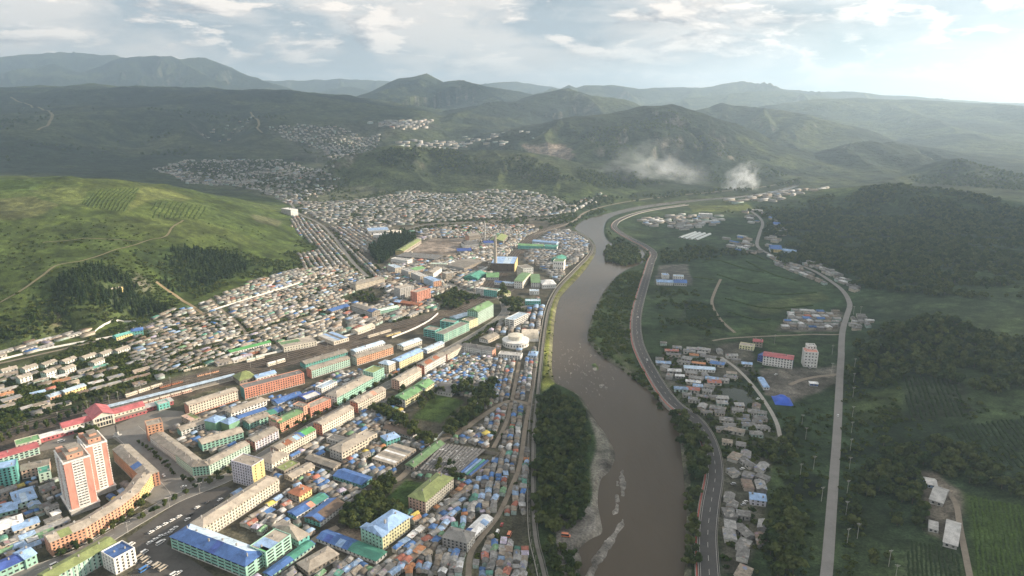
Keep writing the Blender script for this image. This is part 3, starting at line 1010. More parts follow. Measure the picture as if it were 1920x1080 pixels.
def frame(ax, ay, bx, by, h, zg=None):
    a = G(ax, ay, h); b = G(bx, by, h)
    if zg is None:
        zg = float(hz(*a))
        if zg > 1.0:
            for _ in range(4):
                a = G(ax, ay, h + zg); b = G(bx, by, h + zg)
                zg = float(min(hz(*a), hz(*b)))
        else:
            zg = 0.0
    d = b - a
    return a, b, zg, float(np.hypot(*d)), math.atan2(d[1], d[0])


def wing(parent, base, w, first):
    """one straight wing as parts of its building"""
    ax, ay, bx, by, h, depth, floors, wc, ec, rk, rc = w[:11]
    opt = w[11] if len(w) > 11 else {}
    a, b, zg, L, ang = frame(ax, ay, bx, by, h)
    W = MB(); PN = MB(); Rf = MB()
    sw = W.slot(paint(wc)); se = W.slot(paint(ec)); PN.slot(glass())
    st = opt.get('win', STD); es = opt.get('ewin', STD)
    z0 = -1.5
    facade(W, PN, (0, 0), (1, 0), (0, -1), L, h, floors, st, sw)
    facade(W, PN, (L, depth), (-1, 0), (0, 1), L, h, floors, st, sw)
    facade(W, PN, (0, depth), (0, -1), (-1, 0), depth, h, floors, es, se)
    facade(W, PN, (L, 0), (0, 1), (1, 0), depth, h, floors, es, W.slot(paint(opt['rend'])) if 'rend' in opt else se)
    for p, q in (((0, 0), (L, 0)), ((L, 0), (L, depth)), ((L, depth), (0, depth)), ((0, depth), (0, 0))):
        W.quad(p + (z0,), q + (z0,), q + (0,), p + (0,), sw)
    rise = opt.get('rise', depth * 0.17)
    sr = Rf.slot(roofmat(rc))
    s2 = Rf.slot(roofmat(opt['rc2'])) if 'rc2' in opt else None
    if rk == 'flat':
        t = 0.35
        Rf.box(0.3, L - .3, .3, depth - .3, h - 0.3, h + 0.06, sr)
        pz = h + opt.get('par', 0.55)
        sp = W.slot(paint(opt.get('pc', wc)))
        W.box(0, L, -0.02, t, h - .02, pz, sp); W.box(0, L, depth - t, depth + .02, h - .02, pz, sp)
        W.box(-0.02, t, t, depth - t, h - .02, pz, sp); W.box(L - t, L + .02, t, depth - t, h - .02, pz, sp)
    else:
        roof_solid(Rf, rk, L, depth, h, rise, opt.get('ov', 0.55), sr, s2)
        if rk == 'gable':      # gable triangles
            W.tri((0, depth, h), (0, 0, h), (0, depth / 2, h + rise), se)
            W.tri((L, 0, h), (L, depth, h), (L, depth / 2, h + rise), se)
    # eaves band, plinth
    bc = W.slot(paint(opt.get('band', 'lgrey')))
    W.box(-.08, L + .08, -.08, 0.0 - 0.003, 0, .7, bc)
    if rk != 'flat':
        W.box(-.06, L + .06, -.12, -.004, h - .45, h - .08, W.slot(paint(opt.get('ebc', ec))))
    if opt.get('bands'):
        sb = W.slot(paint(opt['bands']))
        for f in range(1, floors):
            z = f * h / floors
            W.box(0, L, -.10, -.003, z - .16, z + .16, sb)
    if opt.get('piers'):
        sb = W.slot(paint(opt['piers'][0]))
        n = opt['piers'][1]
        for k in range(n + 1):
            x = (L - .7) * k / n
            W.box(x, x + .7, -.22, -.004, 0, h - .1, sb)
    objs = []
    # vents and chimneys on the roof
    vn = opt.get('vents', max(2, int(L / 11)))
    if vn:
        Vt = MB(); sv = Vt.slot(paint('grey'))
        rr = random.Random(int(ax * 7 + ay))
        for k in range(vn):
            x = L * (k + .5 + rr.uniform(-.25, .25)) / vn
            if rk == 'flat':
                y = depth * rr.uniform(.25, .75); zz = h
            else:
                y = depth / 2 + rr.choice((-1, 1)) * rr.uniform(.4, .16 * depth + .5); zz = h + rise * .45
            e = rr.uniform(.35, .7)
            Vt.box(x - e, x + e, y - e * .8, y + e * .8, zz, zz + rise * (0 if rk == 'flat' else .55) + rr.uniform(.8, 1.6), sv)
        objs.append(('roof_vents', Vt))
    # patches of other sheet on the roof
    pts = opt.get('patch', [])
    e = empty if first is None else None
    loc = Vector((float(a[0]), float(a[1]), zg))
    def place(ob):
        ob.location = loc - base
        ob.rotation_euler = (0, 0, ang)
    wo = W.build('wall', parent); place(wo)
    if PN.f:
        po = PN.build('window_panes', wo, kind='stuff')
    ro = Rf.build('roof', parent); place(ro)
    for nm, mb in objs:
        vo = mb.build(nm, ro, kind='stuff')
    for u0, u1, side, c in pts:
        Pm = MB(); sp = Pm.slot(roofmat(c))
        x0, x1 = u0 * L, u1 * L
        zt = h - .04 + .22 + .05
        if rk == 'flat':
            y0, y1 = (0.6, depth - .6) if side == 'b' else ((.6, depth * .5) if side == 'f' else (depth * .5, depth - .6))
            Pm.quad((x0, y0, h + .12), (x1, y0, h + .12), (x1, y1, h + .12), (x0, y1, h + .12), sp)
        else:
            ov = opt.get('ov', .55)
            if side in 'fb':
                Pm.quad((x0, -ov, zt), (x1, -ov, zt), (x1, depth / 2, zt + rise), (x0, depth / 2, zt + rise), sp)
            if side in 'rb':
                Pm.quad((x1, depth + ov, zt), (x0, depth + ov, zt), (x0, depth / 2, zt + rise), (x1, depth / 2, zt + rise), sp)
        Pm.build('roof_patch', ro)
    # footprint
    ca, sa = math.cos(ang), math.sin(ang)
    fp = [(float(a[0]) + ca * x - sa * y, float(a[1]) + sa * x + ca * y) for x, y in ((-2, -2.5), (L + 2, -2.5), (L + 2, depth + 2), (-2, depth + 2))]
    OCC.append(fp)
    return fp


def building(name, label, cat, wings, mark=None, group=None):
    w0 = wings[0]
    a, b, zg, L, ang = frame(*w0[:5])
    base = Vector((float(a[0]), float(a[1]), zg))
    root = empty(name, base)
    tag(root, label, cat, group)
    for w in wings:
        fp = wing(root, base, w, None)
    if mark:
        MARKS.append((sum(p[0] for p in fp) / 4, sum(p[1] for p in fp) / 4, mark))
    return root
# ------------------------------------------------------------------ the larger buildings of the town
# wing: eave line in the photo (left, right), height, depth, floors, wall, end wall, roof kind, roof colour, options
AP = 'apartment block'
_T = [
    ('apartment_block', 'long ochre orange perimeter block bending round the foot of the pink towers', AP, [
        (94, 1017, 161, 989, 15, 13, 5, 'orange', 'salmon', 'gable', 'tan', {'win': DENSE, 'bands': 'salmon', 'patch': [(.28, .62, 'f', 'olive')]}),
        (161, 989, 226, 949, 15, 12, 5, 'orange', 'orange', 'gable', 'tan', {'win': DENSE, 'bands': 'salmon', 'ov': .3}),
        (226, 949, 262, 921, 15, 12, 5, 'orange', 'orange', 'gable', 'tan', {'win': DENSE, 'bands': 'yellow', 'ov': .3}),
        (262, 921, 285, 889, 15, 12, 5, 'yellow', 'yellow', 'gable', 'tan', {'win': DENSE, 'ov': .3}),
        (211, 843, 266, 896, 15, 13, 5, 'orange', 'brick', 'gable', 'dtan', {'win': DENSE, 'ov': .3, 'patch': [(.62, .75, 'f', 'blue')]})], 'the ochre perimeter block'),
    ('apartment_block', 'turquoise seven storey block cut by the left picture edge', AP, [(-25, 886, 30, 874, 21, 14, 7, 'turq', 'turq', 'flat', 'sky', {})], 'the tall turquoise block'),
    ('office_building', 'long pale green building with crimson roof near the rail square', 'building', [(-25, 867, 73, 838, 9, 13, 3, 'pmint', 'white', 'gable', 'red', {'win': WIDE, 'bands': 'teal'})], 'the crimson roofed building'),
    ('office_building', 'low white building with pale green roof behind the crimson roofed one', 'building', [(30, 836, 76, 824, 6, 13, 2, 'ivory', 'ivory', 'flat', 'lgreen', {})], None),
    ('apartment_block', 'dull pink three storey block left of the pink towers', AP, [(39, 883, 91, 872, 10, 12, 3, 'pinkish', 'pinkish', 'gable', 'dtan', {})], 'the dull pink block'),
    ('house_block', 'narrow green block squeezed between dull pink block and pink tower', 'building', [(72, 890, 95, 884, 10, 13, 3, 'pmint', 'green', 'flat', 'rteal', {})], None),
    ('workshop', 'pale mint two storey building with broad sky blue patched roof', 'building', [(28, 946, 69, 933, 7, 22, 2, 'pmint', 'pmint', 'hip', 'sky', {'rise': 2.2, 'patch': [(.3, .6, 'f', 'psky')]})], 'the sky blue workshop roof'),
    ('workshop', 'low mint annex with bright blue roof in front of the sky blue workshop', 'building', [(-10, 965, 32, 954, 5, 14, 1, 'mint', 'mint', 'gable', 'sky', {})], None),
    ('warehouse', 'white walled warehouse with pale grey vaulted roof at the left picture edge', 'warehouse', [(-20, 1001, 44, 981, 6, 15, 2, 'white', 'white', 'hip', 'rwhite', {'rise': 3})], 'the white vaulted warehouse'),
    ('warehouse', 'beige long shed with faded blue roof below the sky blue workshop', 'warehouse', [(26, 996, 74, 979, 4.5, 10, 1, 'cream', 'cream', 'gable', 'sky', {})], None),
    ('school', 'bright mint two winged building with dark blue roof in the lower left corner', 'building', [(-25, 1082, 47, 1049, 9, 12, 2, 'mint', 'turq', 'gable', 'dblue', {'win': WIDE}), (47, 1049, 68, 1038, 10, 14, 2, 'mint', 'mint', 'gable', 'sky', {})], 'the bright mint corner building'),
    ('apartment_block', 'pale mint block with olive green roof along the lower avenue', AP, [(92, 1088, 217, 1017, 14, 12, 4, 'pmint', 'pmint', 'gable', 'olive', {'piers': ('mint', 12)})], 'the olive roofed block'),
    ('office_building', 'small white five storey building with blue sunken roof beside the car park', 'building', [(213, 1050, 253, 1028, 15, 15, 5, 'white', 'white', 'flat', 'blue', {'par': .9, 'bands': 'lgrey'})], 'the small white five storey building'),
    ('department_store', 'large mint four storey building with bright blue hipped roof facing the car park', 'building', [(319, 1006, 460, 1062, 12.5, 17, 4, 'mint', 'mint', 'hip', 'blue', {'win': RIB, 'ewin': RIB, 'rc2': 'psky', 'rise': 3.4, 'bands': 'turq', 'ebc': 'mint', 'patch': [(.52, .60, 'f', 'dblue')]})], 'the blue roofed department store'),  # far roof slope painted paler to look sunlit
    ('apartment_block', 'mint five storey block with patched blue and tan flat roof', AP, [(498, 1037, 545, 1003, 15, 15, 5, 'mint', 'mint', 'flat', 'tan', {'win': RIB, 'bands': 'pmint', 'patch': [(.08, .55, 'b', 'sky'), (.02, .2, 'f', 'bgreen')]})], 'the patched roof mint block'),
    ('apartment_block', 'very long cream four storey block with tan roof running off the car park', AP, [(381, 990, 522, 899, 13, 13, 4, 'ivory', 'yellow', 'hip', 'tan', {'win': DENSE, 'rise': 2.4})], 'the very long cream block'),
    ('office_tower', 'white eight storey block with end wall painted sunlit yellow above the avenue', 'building', [(433, 864, 472, 875, 25, 13, 8, 'lav', 'yellow', 'flat', 'tan', {'win': DENSE, 'ewin': (5, 1.3, 1.5)})], 'the white eight storey block'),  # warm sunlight painted into the end walls of a white block
    ('apartment_block', 'small cream three storey block with hipped tan roof behind the white eight storey block', AP, [(510, 870, 541, 852, 10, 17, 3, 'ivory', 'white', 'hip', 'tan', {})], 'the small hipped cream block'),
    ('apartment_block', 'cream street block whose roof is patched red blue and vivid green', AP, [(523, 843, 592, 806, 13, 11, 4, 'ivory', 'pinkish', 'gable', 'tan', {'win': DENSE, 'patch': [(.18, .36, 'f', 'rust'), (.46, .58, 'f', 'sky'), (.62, .70, 'b', 'blue'), (.70, 1.0, 'b', 'bgreen')]})], 'the multicolour patched block'),
    ('apartment_block', 'white and lavender block with pink end wall along the avenue', AP, [(478, 829, 522, 806, 12, 12, 4, 'lav', 'pink', 'gable', 'dtan', {'piers': ('white', 4)})], 'the lavender block'),
    ('apartment_block', 'mint corner block wrapping the avenue junction with tan roof', AP, [
        (392, 873, 468, 833, 11.5, 11, 4, 'pmint', 'mint', 'gable', 'tan', {'win': DENSE, 'ov': .3}), (360, 876, 392, 873, 11.5, 11, 4, 'mint', 'mint', 'gable', 'dtan', {'win': DENSE, 'ov': .3}),
        (329, 852, 360, 876, 11.5, 11, 4, 'pmint', 'mint', 'gable', 'dtan', {'win': DENSE, 'ov': .3})], 'the mint corner block'),
    ('apartment_block', 'low white wing with grey brown roof facing the station avenue', AP, [(281, 819, 328, 853, 8.5, 12, 3, 'white', 'ivory', 'gable', 'dtan', {'win': DENSE})], 'the white avenue wing'),
    ('corner_tower', 'orange six storey corner tower at the edge of the station square', 'building', [(275, 800, 305, 793, 20, 13, 6, 'orange', 'coral', 'flat', 'tan', {'rend': 'orange'})], 'the orange corner tower'),
    ('apartment_block', 'teal three storey block with tan hipped roof above the mint corner block', AP, [(379, 833, 456, 810, 9.5, 13, 3, 'mint', 'teal', 'gable', 'tan', {'win': WIDE, 'bands': 'teal'})], 'the teal courtyard block'),
    ('office_building', 'green cubic building with two blue pyramid roofs', 'building', [(404, 793, 423, 783, 13, 14, 3, 'green', 'green', 'hip', 'sky', {'win': None, 'ewin': None, 'vents': 0}), (429, 796, 449, 787, 13, 12, 3, 'green', 'rgreen', 'hip', 'sky', {'win': None, 'ewin': None, 'vents': 0})], 'the green pyramid roofed building'),
    ('apartment_block', 'white and tan low block left of the green pyramid roofed building', AP, [(340, 808, 405, 787, 8, 11, 3, 'white', 'teal', 'gable', 'tan', {'win': WIDE})], None),
    ('apartment_block', 'teal block with tan roof ending in green and blue sheets', AP, [(467, 794, 533, 769, 9.5, 12, 3, 'mint', 'teal', 'gable', 'tan', {'win': WIDE, 'bands': 'teal', 'patch': [(.60, .80, 'b', 'rteal'), (.80, 1.0, 'b', 'blue')]})], 'the teal block with the green roof end'),
    ('apartment_block', 'white three storey block with tan hipped roof behind the teal one', AP, [(433, 775, 500, 750, 9.5, 11, 3, 'white', 'lgrey', 'hip', 'tan', {'win': WIDE})], 'the white hipped block'),
    ('shed', 'long low blue roofed shed between the white and teal blocks', 'shed', [(448, 785, 500, 768, 4, 8, 1, 'lgrey', 'lgrey', 'gable', 'blue', {'vents': 0})], None),
    ('apartment_block', 'orange block with white window panels beside the station yard', AP, [(354, 761, 446, 732, 14, 11, 4, 'ivory', 'coral', 'gable', 'tan', {'win': DENSE, 'rend': 'coral', 'ebc': 'coral', 'band': 'coral'})], 'the orange and white station block'),
    ('office_building', 'squat tan building with pink and lime flat roof by the square', 'building', [(357, 790, 376, 783, 7, 18, 2, 'tan', 'tan', 'flat', 'pinkish', {'patch': [(.55, 1, 'b', 'olive')]})], None),
    ('apartment_block', 'long bright coral five storey block with teal left end', AP, [(458, 729, 570, 700, 16, 13, 5, 'coral', 'teal', 'flat', 'slate', {'win': DENSE, 'rend': 'coral'})], 'the coral block'),
    ('apartment_block', 'pale mint street block with coral end strips next to the coral block', AP, [(584, 694, 656, 672, 13, 11, 4, 'pmint', 'coral', 'gable', 'tan', {'win': DENSE, 'bands': 'turq'})], 'the coral ended mint block'),
    ('rail_office', 'low turquoise building behind the coral ended mint block', 'building', [(573, 683, 652, 660, 7.5, 13, 2, 'turq', 'turq', 'gable', 'dtan', {})], None),
    ('pavilion', 'square pavilion with olive pyramid roof behind the coral block', 'building', [(449, 714, 480, 706, 7, 20, 1, 'dtan', 'dtan', 'hip', 'olive', {'rise': 6, 'vents': 0})], 'the olive pyramid pavilion'),
    ('rail_office', 'white hall with light blue roof right of the olive pyramid pavilion', 'building', [(481, 709, 518, 699, 7, 10, 1, 'white', 'white', 'gable', 'sky', {'win': WIDE})], None),
    ('shed', 'L shaped bright blue roofed shed below the coral block', 'shed', [(521, 757, 568, 741, 5, 13, 1, 'lgrey', 'psky', 'gable', 'blue', {})], 'the bright blue shed'),
    ('assembly_hall', 'dark blue hall with white skylight strips on its roof', 'hall', [(573, 749, 600, 739, 10, 14, 3, 'slate', 'slate', 'gable', 'dblue', {'patch': [(.05, .95, 'f', 'rwhite')], 'rise': 1.2, 'vents': 0})], None),
    ('apartment_block', 'terracotta street block with green roof between two stair towers', AP, [
        (525, 794, 568, 773, 12, 12, 4, 'orange', 'pinkish', 'gable', 'rgreen', {'win': DENSE, 'band': 'pink'}), (569, 764, 580, 758, 17, 14, 5, 'salmon', 'lgrey', 'flat', 'dtan', {}), (519, 789, 529, 785, 15, 14, 4, 'orange', 'pinkish', 'flat', 'dtan', {}),
        (582, 766, 620, 749, 12.5, 11, 4, 'coral', 'orange', 'flat', 'tan', {'win': DENSE})], 'the terracotta street block'),
    ('apartment_block', 'long mint block with tan roof and white left end on the far avenue side', AP, [
        (632, 745, 700, 708, 14, 15, 4, 'mint', 'white', 'hip', 'tan', {'win': DENSE, 'rise': 2.8}), (700, 700, 720, 690, 17, 15, 5, 'mint', 'mint', 'flat', 'olive', {'win': DENSE})], 'the long mint avenue block'),
    ('apartment_block', 'white block joined behind the long mint avenue block', AP, [(603, 729, 632, 716, 9, 10, 3, 'white', 'white', 'flat', 'psky', {'win': DENSE})], None),
    ('apartment_block', 'cream block with coral end wall left of the school grounds', AP, [(604, 797, 663, 765, 14, 11, 4, 'ivory', 'coral', 'gable', 'tan', {'win': DENSE})], 'the cream block by the tan courtyard'),
    ('apartment_block', 'cream block with coral end and a red patch on its roof', AP, [(671, 756, 723, 730, 14, 11, 4, 'ivory', 'coral', 'gable', 'tan', {'win': DENSE, 'patch': [(.55, .68, 'f', 'coral')]})], 'the red patched cream block'),
    ('apartment_block', 'cream and pink block behind the green roofed school', AP, [(749, 715, 790, 692, 13, 11, 4, 'ivory', 'pinkish', 'gable', 'tan', {'win': DENSE})], 'the cream block behind the school'),
    ('apartment_block', 'white block with coral end and rusty roof above the rainbow shacks', AP, [(796, 686, 836, 664, 14, 11, 4, 'white', 'coral', 'gable', 'dtan', {'win': DENSE, 'patch': [(.1, .4, 'f', 'rust'), (.5, .7, 'f', 'rust')]})], 'the rusty roofed white block'),
    ('apartment_block', 'white L shaped block closing the rainbow shack quarter', AP, [
        (839, 665, 866, 649, 12, 11, 4, 'ivory', 'salmon', 'gable', 'dtan', {'win': DENSE}), (866, 648, 923, 657, 12, 10, 4, 'white', 'white', 'gable', 'slate', {'win': DENSE, 'rend': 'salmon'})], 'the white L block'),
    ('school', 'white and yellow school with bright green roof beside the upper pitch', 'school', [
        (760, 750, 792, 731, 11, 15, 3, 'pyel', 'white', 'gable', 'lgreen', {'win': WIDE, 'rise': 3}), (798, 728, 814, 717, 13, 15, 3, 'pyel', 'white', 'gable', 'lgreen', {'win': WIDE, 'rise': 3})], 'the green roofed school'),
    ('gym_hall', 'dark roofed hall with white gable at the end of the upper pitch', 'hall', [(814, 732, 846, 737, 6, 24, 1, 'lgrey', 'white', 'gable', 'slate', {'rise': 4, 'vents': 0})], 'the dark gym hall'),
    ('school', 'tan three storey courtyard building with tan hipped roof', 'school', [
        (641, 849, 690, 821, 11, 15, 3, 'cream', 'lgrey', 'hip', 'tan', {'win': WIDE}), (690, 822, 707, 813, 8, 14, 2, 'cream', 'cream', 'flat', 'tan', {})], 'the tan courtyard school'),
    ('school', 'white school with olive green hipped roof and pink end wall beside the lower pitch', 'school', [(798, 941, 850, 896, 13, 16, 4, 'ivory', 'pinkish', 'hip', 'olive', {'win': DENSE, 'rise': 4})], 'the olive roofed school'),
    ('school', 'pale yellow and mint school with sky blue hipped roof by the sandy yard', 'school', [(728, 997, 768, 969, 14, 17, 4, 'pyel', 'pmint', 'hip', 'sky', {'win': DENSE, 'rise': 3.4}), (717, 1007, 728, 999, 14.6, 21, 4, 'pyel', 'mint', 'hip', 'sky', {'win': DENSE, 'rise': 3.4, 'vents': 0})], 'the sky blue roofed school'),
    ('office_building', 'bare grey three storey building with grey hipped roof among the riverside shacks', 'building', [(829, 1007, 876, 1019, 9.5, 13, 3, 'grey', 'lgrey', 'hip', 'rgrey', {'rise': 3})], 'the bare grey building'),
    ('market_row', 'long white and blue roofed market row behind the bare grey building', 'shed', [(886, 1009, 924, 972, 3.6, 9, 1, 'white', 'white', 'gable', 'rwhite', {'vents': 0, 'patch': [(.05, .3, 'r', 'blue'), (.6, .8, 'f', 'sky')]})], None),
    ('market_row', 'green roofed long market hall along the dark market roofs', 'market hall', [(776, 876, 833, 832, 6, 9, 1, 'dtan', 'dtan', 'gable', 'rgreen', {'rise': 2.4})], 'the green market hall'),
    ('market_row', 'striped tan and white market roofs left of the green market hall', 'market hall', [(738, 872, 780, 842, 4, 24, 1, 'tan', 'tan', 'flat', 'tan', {'vents': 0, 'par': .1, 'patch': [(.1, .2, 'b', 'rwhite'), (.3, .42, 'b', 'dtan'), (.5, .58, 'b', 'rwhite'), (.7, .82, 'b', 'slate')]})], 'the striped market roofs'),
    ('bath_house', 'small turquoise two storey house with blue roof above the striped market', 'house', [(725, 827, 750, 819, 7, 12, 2, 'turq', 'turq', 'hip', 'sky', {})], 'the small turquoise house'),
    ('barn', 'dark brown roofed long barn above the small turquoise house', 'barn', [(718, 803, 770, 818, 4, 9, 1, 'lgrey', 'white', 'gable', 'brown', {'vents': 0})], None),
    ('barn', 'low building with brown roof and blue lower edge beside the chestnut trees', 'barn', [(600, 979, 646, 944, 5.5, 15, 2, 'white', 'turq', 'gable', 'brown', {'rc2': 'blue', 'vents': 0, 'patch': [(0, .2, 'f', 'blue')]})], 'the brown and blue barn'),
    ('barn', 'long blue roofed barn with a red patch and white wall', 'barn', [(556, 968, 616, 932, 4.5, 10, 1, 'white', 'teal', 'gable', 'blue', {'vents': 0, 'patch': [(.42, .58, 'f', 'coral'), (.58, 1, 'b', 'rteal')]})], 'the red patched barn'),
    ('market_row', 'blue then green roofed market row bending round the sandy yard', 'market hall', [
        (594, 1009, 652, 1031, 4, 11, 1, 'white', 'mint', 'gable', 'blue', {'vents': 0, 'patch': [(.2, .4, 'f', 'dblue'), (.6, .8, 'f', 'sky')]}), (652, 1031, 705, 1052, 4, 11, 1, 'white', 'white', 'gable', 'rteal', {'vents': 0})], 'the blue and green market row'),
    ('barn', 'tan hipped barn beside the lower market lane', 'barn', [(578, 1072, 635, 1039, 5, 13, 1, 'dtan', 'dtan', 'hip', 'tan', {})], 'the tan hipped barn'),
    ('market_row', 'low long shed with blue and teal roof along the market lane', 'shed', [(508, 1080, 590, 1020, 3.6, 7, 1, 'mint', 'mint', 'gable', 'blue', {'vents': 0, 'patch': [(.5, 1, 'b', 'rteal')]})], None),
    ('restaurant', 'mint building with broad tan hipped roof above the patched roof mint block', 'building', [(560, 1014, 580, 1002, 7.5, 30, 2, 'turq', 'mint', 'hip', 'tan', {'rise': 4})], 'the mint hipped building'),
    ('workshop', 'two storey house with burnt orange roof at the end of the very long cream block', 'house', [(540, 923, 561, 931, 7, 13, 2, 'tan', 'yellow', 'hip', 'rust', {})], 'the burnt orange roof'),
    ('market_row', 'teal walled market row under bright blue roofs above the chestnut trees', 'market hall', [(625, 892, 678, 909, 5, 13, 1, 'teal', 'teal', 'gable', 'blue', {'vents': 0})], 'the teal blue market row'),
    ('shed', 'grey brown barn with green edge behind the small hipped cream block', 'barn', [(548, 897, 590, 874, 4.5, 10, 1, 'cream', 'cream', 'gable', 'tan', {})], None),
    ('shed', 'dark olive shed beside the cream avenue blocks', 'shed', [(533, 884, 562, 868, 5, 11, 1, 'dtan', 'dtan', 'flat', 'olive', {})], None),
    ('shed', 'long slate and tan shed right of the small hipped cream block', 'shed', [(572, 860, 625, 878, 5, 9, 1, 'slate', 'tan', 'gable', 'dtan', {})], None),
    ('row_house', 'grey flat row across the yard of the tan courtyard school', 'building', [(612, 822, 650, 832, 5, 9, 1, 'lgrey', 'lgrey', 'flat', 'slate', {})], None),
    # further up the avenue
    ('apartment_block', 'peach block with grey roof by the upper railway', AP, [(669, 671, 737, 650, 13, 11, 4, 'orange', 'pmint', 'gable', 'dtan', {'win': DENSE})], 'the peach block'),
    ('warehouse', 'white long hall with pale blue roof behind the peach block', 'warehouse', [(667, 660, 722, 643, 8, 11, 2, 'white', 'white', 'gable', 'psky', {})], None),
    ('apartment_block', 'pale yellow block with light blue roof on the avenue', AP, [(749, 678, 793, 658, 13, 12, 4, 'pyel', 'tan', 'gable', 'sky', {'win': DENSE})], 'the pale yellow block'),
    ('office_building', 'beige cubic building with pale blue pyramid roof beside the pale yellow block', 'building', [(729, 685, 741, 679, 14, 15, 4, 'cream', 'cream', 'hip', 'psky', {'vents': 0})], None),
    ('warehouse', 'white shed with pale blue roof at the avenue bend', 'warehouse', [(757, 650, 791, 638, 7, 12, 2, 'ivory', 'ivory', 'gable', 'psky', {})], None),
    ('warehouse', 'small white shed with blue roof edge beside the avenue', 'warehouse', [(801, 657, 833, 643, 6, 9, 1, 'white', 'psky', 'gable', 'psky', {})], None),
    ('apartment_block', 'tall pale mint eight storey block with green gable roof', AP, [(896, 585, 925, 570, 25, 17, 8, 'pmint', 'mint', 'gable', 'rgreen', {'win': DENSE, 'rise': 4})], 'the tall pale mint block'),
    ('apartment_block', 'yellow green corner block under the tall pale mint block', AP, [(880, 603, 896, 597, 14, 14, 4, 'pyel', 'green', 'flat', 'dtan', {})], None),
    ('apartment_block', 'mint block with brown flat roof nearest the avenue in its cluster', AP, [(832, 628, 880, 606, 14, 14, 4, 'mint', 'turq', 'flat', 'dtan', {'win': DENSE, 'piers': ('pmint', 6)})], 'the brown topped mint block'),
    ('apartment_block', 'left mint block of the cluster below the tall pale mint block', AP, [(794, 617, 816, 621, 14, 15, 4, 'turq', 'turq', 'flat', 'dtan', {'win': RIB, 'ewin': RIB})], None),
    ('apartment_block', 'rear mint block of the cluster, half hidden by its neighbours', AP, [(825, 602, 852, 606, 14, 12, 4, 'turq', 'turq', 'flat', 'dtan', {'win': RIB})], None),
    ('office_building', 'low teal annex with pale blue roof beside the tall pale mint block', 'building', [(856, 598, 882, 590, 8, 14, 2, 'mint', 'teal', 'gable', 'psky', {})], None),
    ('apartment_block', 'white four storey block with pale blue roof near the river wall', AP, [(964, 601, 990, 588, 14, 15, 4, 'white', 'white', 'flat', 'psky', {'win': RIB, 'ewin': RIB})], 'the white block near the river wall'),
    ('hall', 'long white low hall above the riverside shack rows', 'hall', [(934, 664, 976, 668, 7, 11, 2, 'white', 'white', 'flat', 'lgrey', {})], 'the long white low hall'),
    ('shed', 'tan roofed shed left of the round white building', 'shed', [(915, 638, 936, 628, 6, 14, 1, 'cream', 'white', 'gable', 'dtan', {})], None),
    ('shed', 'blue roofed shed beside the river wall', 'shed', [(990, 666, 1006, 667, 5, 14, 1, 'psky', 'psky', 'hip', 'sky', {})], None),
    ('apartment_block', 'white and mint paired block at the level crossing', AP, [(892, 540, 907, 543, 14, 11, 4, 'white', 'white', 'flat', 'lgrey', {}), (907, 543, 932, 546, 14, 12, 4, 'turq', 'white', 'flat', 'tan', {})], 'the paired block at the crossing'),
    ('hall', 'small lime roofed hall near the factory gate', 'hall', [(946, 551, 958, 549, 7, 14, 1, 'pyel', 'pyel', 'gable', 'olive', {})], None),
    ('office_building', 'turquoise two storey building by the trees near the river wall', 'building', [(985, 565, 1014, 565, 9, 12, 2, 'turq', 'turq', 'flat', 'psky', {})], None),
    # factory
    ('factory', 'long white factory with green ridged roof and tall rear block', 'factory', [(964, 527, 980, 528, 16, 62, 3, 'white', 'ivory', 'gable', 'rgreen', {'ewin': None, 'rise': 3, 'vents': 0}), (981, 504, 1000, 502, 24, 26, 4, 'white', 'ivory', 'flat', 'dtan', {})], 'the long white factory'),
    ('factory', 'brown power house with broad sky blue roof, ends painted sunlit yellow, behind the brick chimney', 'factory', [(920, 494, 965, 495, 20, 62, 2, 'brown', 'yellow', 'flat', 'sky', {'win': (9, 2, 2), 'ewin': (9, 2, 2), 'patch': [(.5, .8, 'b', 'psky')]})], 'the brown power house'),  # shade painted into the brown front, sunlight into the yellow ends
    ('factory', 'slender factory with green roof and white end beside the white vaulted hall', 'factory', [(996, 530, 1013, 530, 11, 60, 3, 'white', 'lgrey', 'gable', 'rgreen', {'rise': 2, 'vents': 0})], None),
    ('hall', 'white vaulted hall with wide gable near the river bend', 'hall', [(1017, 534, 1043, 533, 9, 30, 1, 'white', 'white', 'hip', 'rwhite', {'rise': 5, 'vents': 0})], 'the white vaulted hall'),
    ('hall', 'white cube building in front of the slender green roofed factory', 'hall', [(993, 546, 1011, 546, 8, 12, 1, 'white', 'white', 'flat', 'psky', {})], None),
    ('factory', 'tall white windowless block beside the river dyke', 'factory', [(1037, 490, 1057, 491, 22, 22, 2, 'white', 'white', 'flat', 'rgreen', {'win': (4, 1.6, 3)})], 'the tall white river block'),
    ('warehouse', 'long turquoise warehouse pair inside the river bend', 'warehouse', [(971, 460, 1017, 462, 10, 16, 1, 'turq', 'turq', 'gable', 'lgreen', {}), (1021, 462, 1044, 463, 10, 16, 1, 'turq', 'white', 'gable', 'rteal', {})], 'the turquoise warehouses'),
    ('warehouse', 'blue roofed warehouse behind the turquoise pair', 'warehouse', [(998, 452, 1043, 456, 8, 14, 1, 'psky', 'psky', 'gable', 'sky', {})], None),
    ('warehouse', 'green roofed shed beside the tall white river block', 'warehouse', [(1052, 487, 1062, 481, 9, 20, 1, 'rteal', 'rteal', 'gable', 'rteal', {})], None),
    ('rail_depot', 'depot with lime green roof over the upper tracks', 'depot', [(943, 452, 952, 442, 10, 30, 1, 'dtan', 'dtan', 'gable', 'olive', {'vents': 0})], 'the lime depot'),
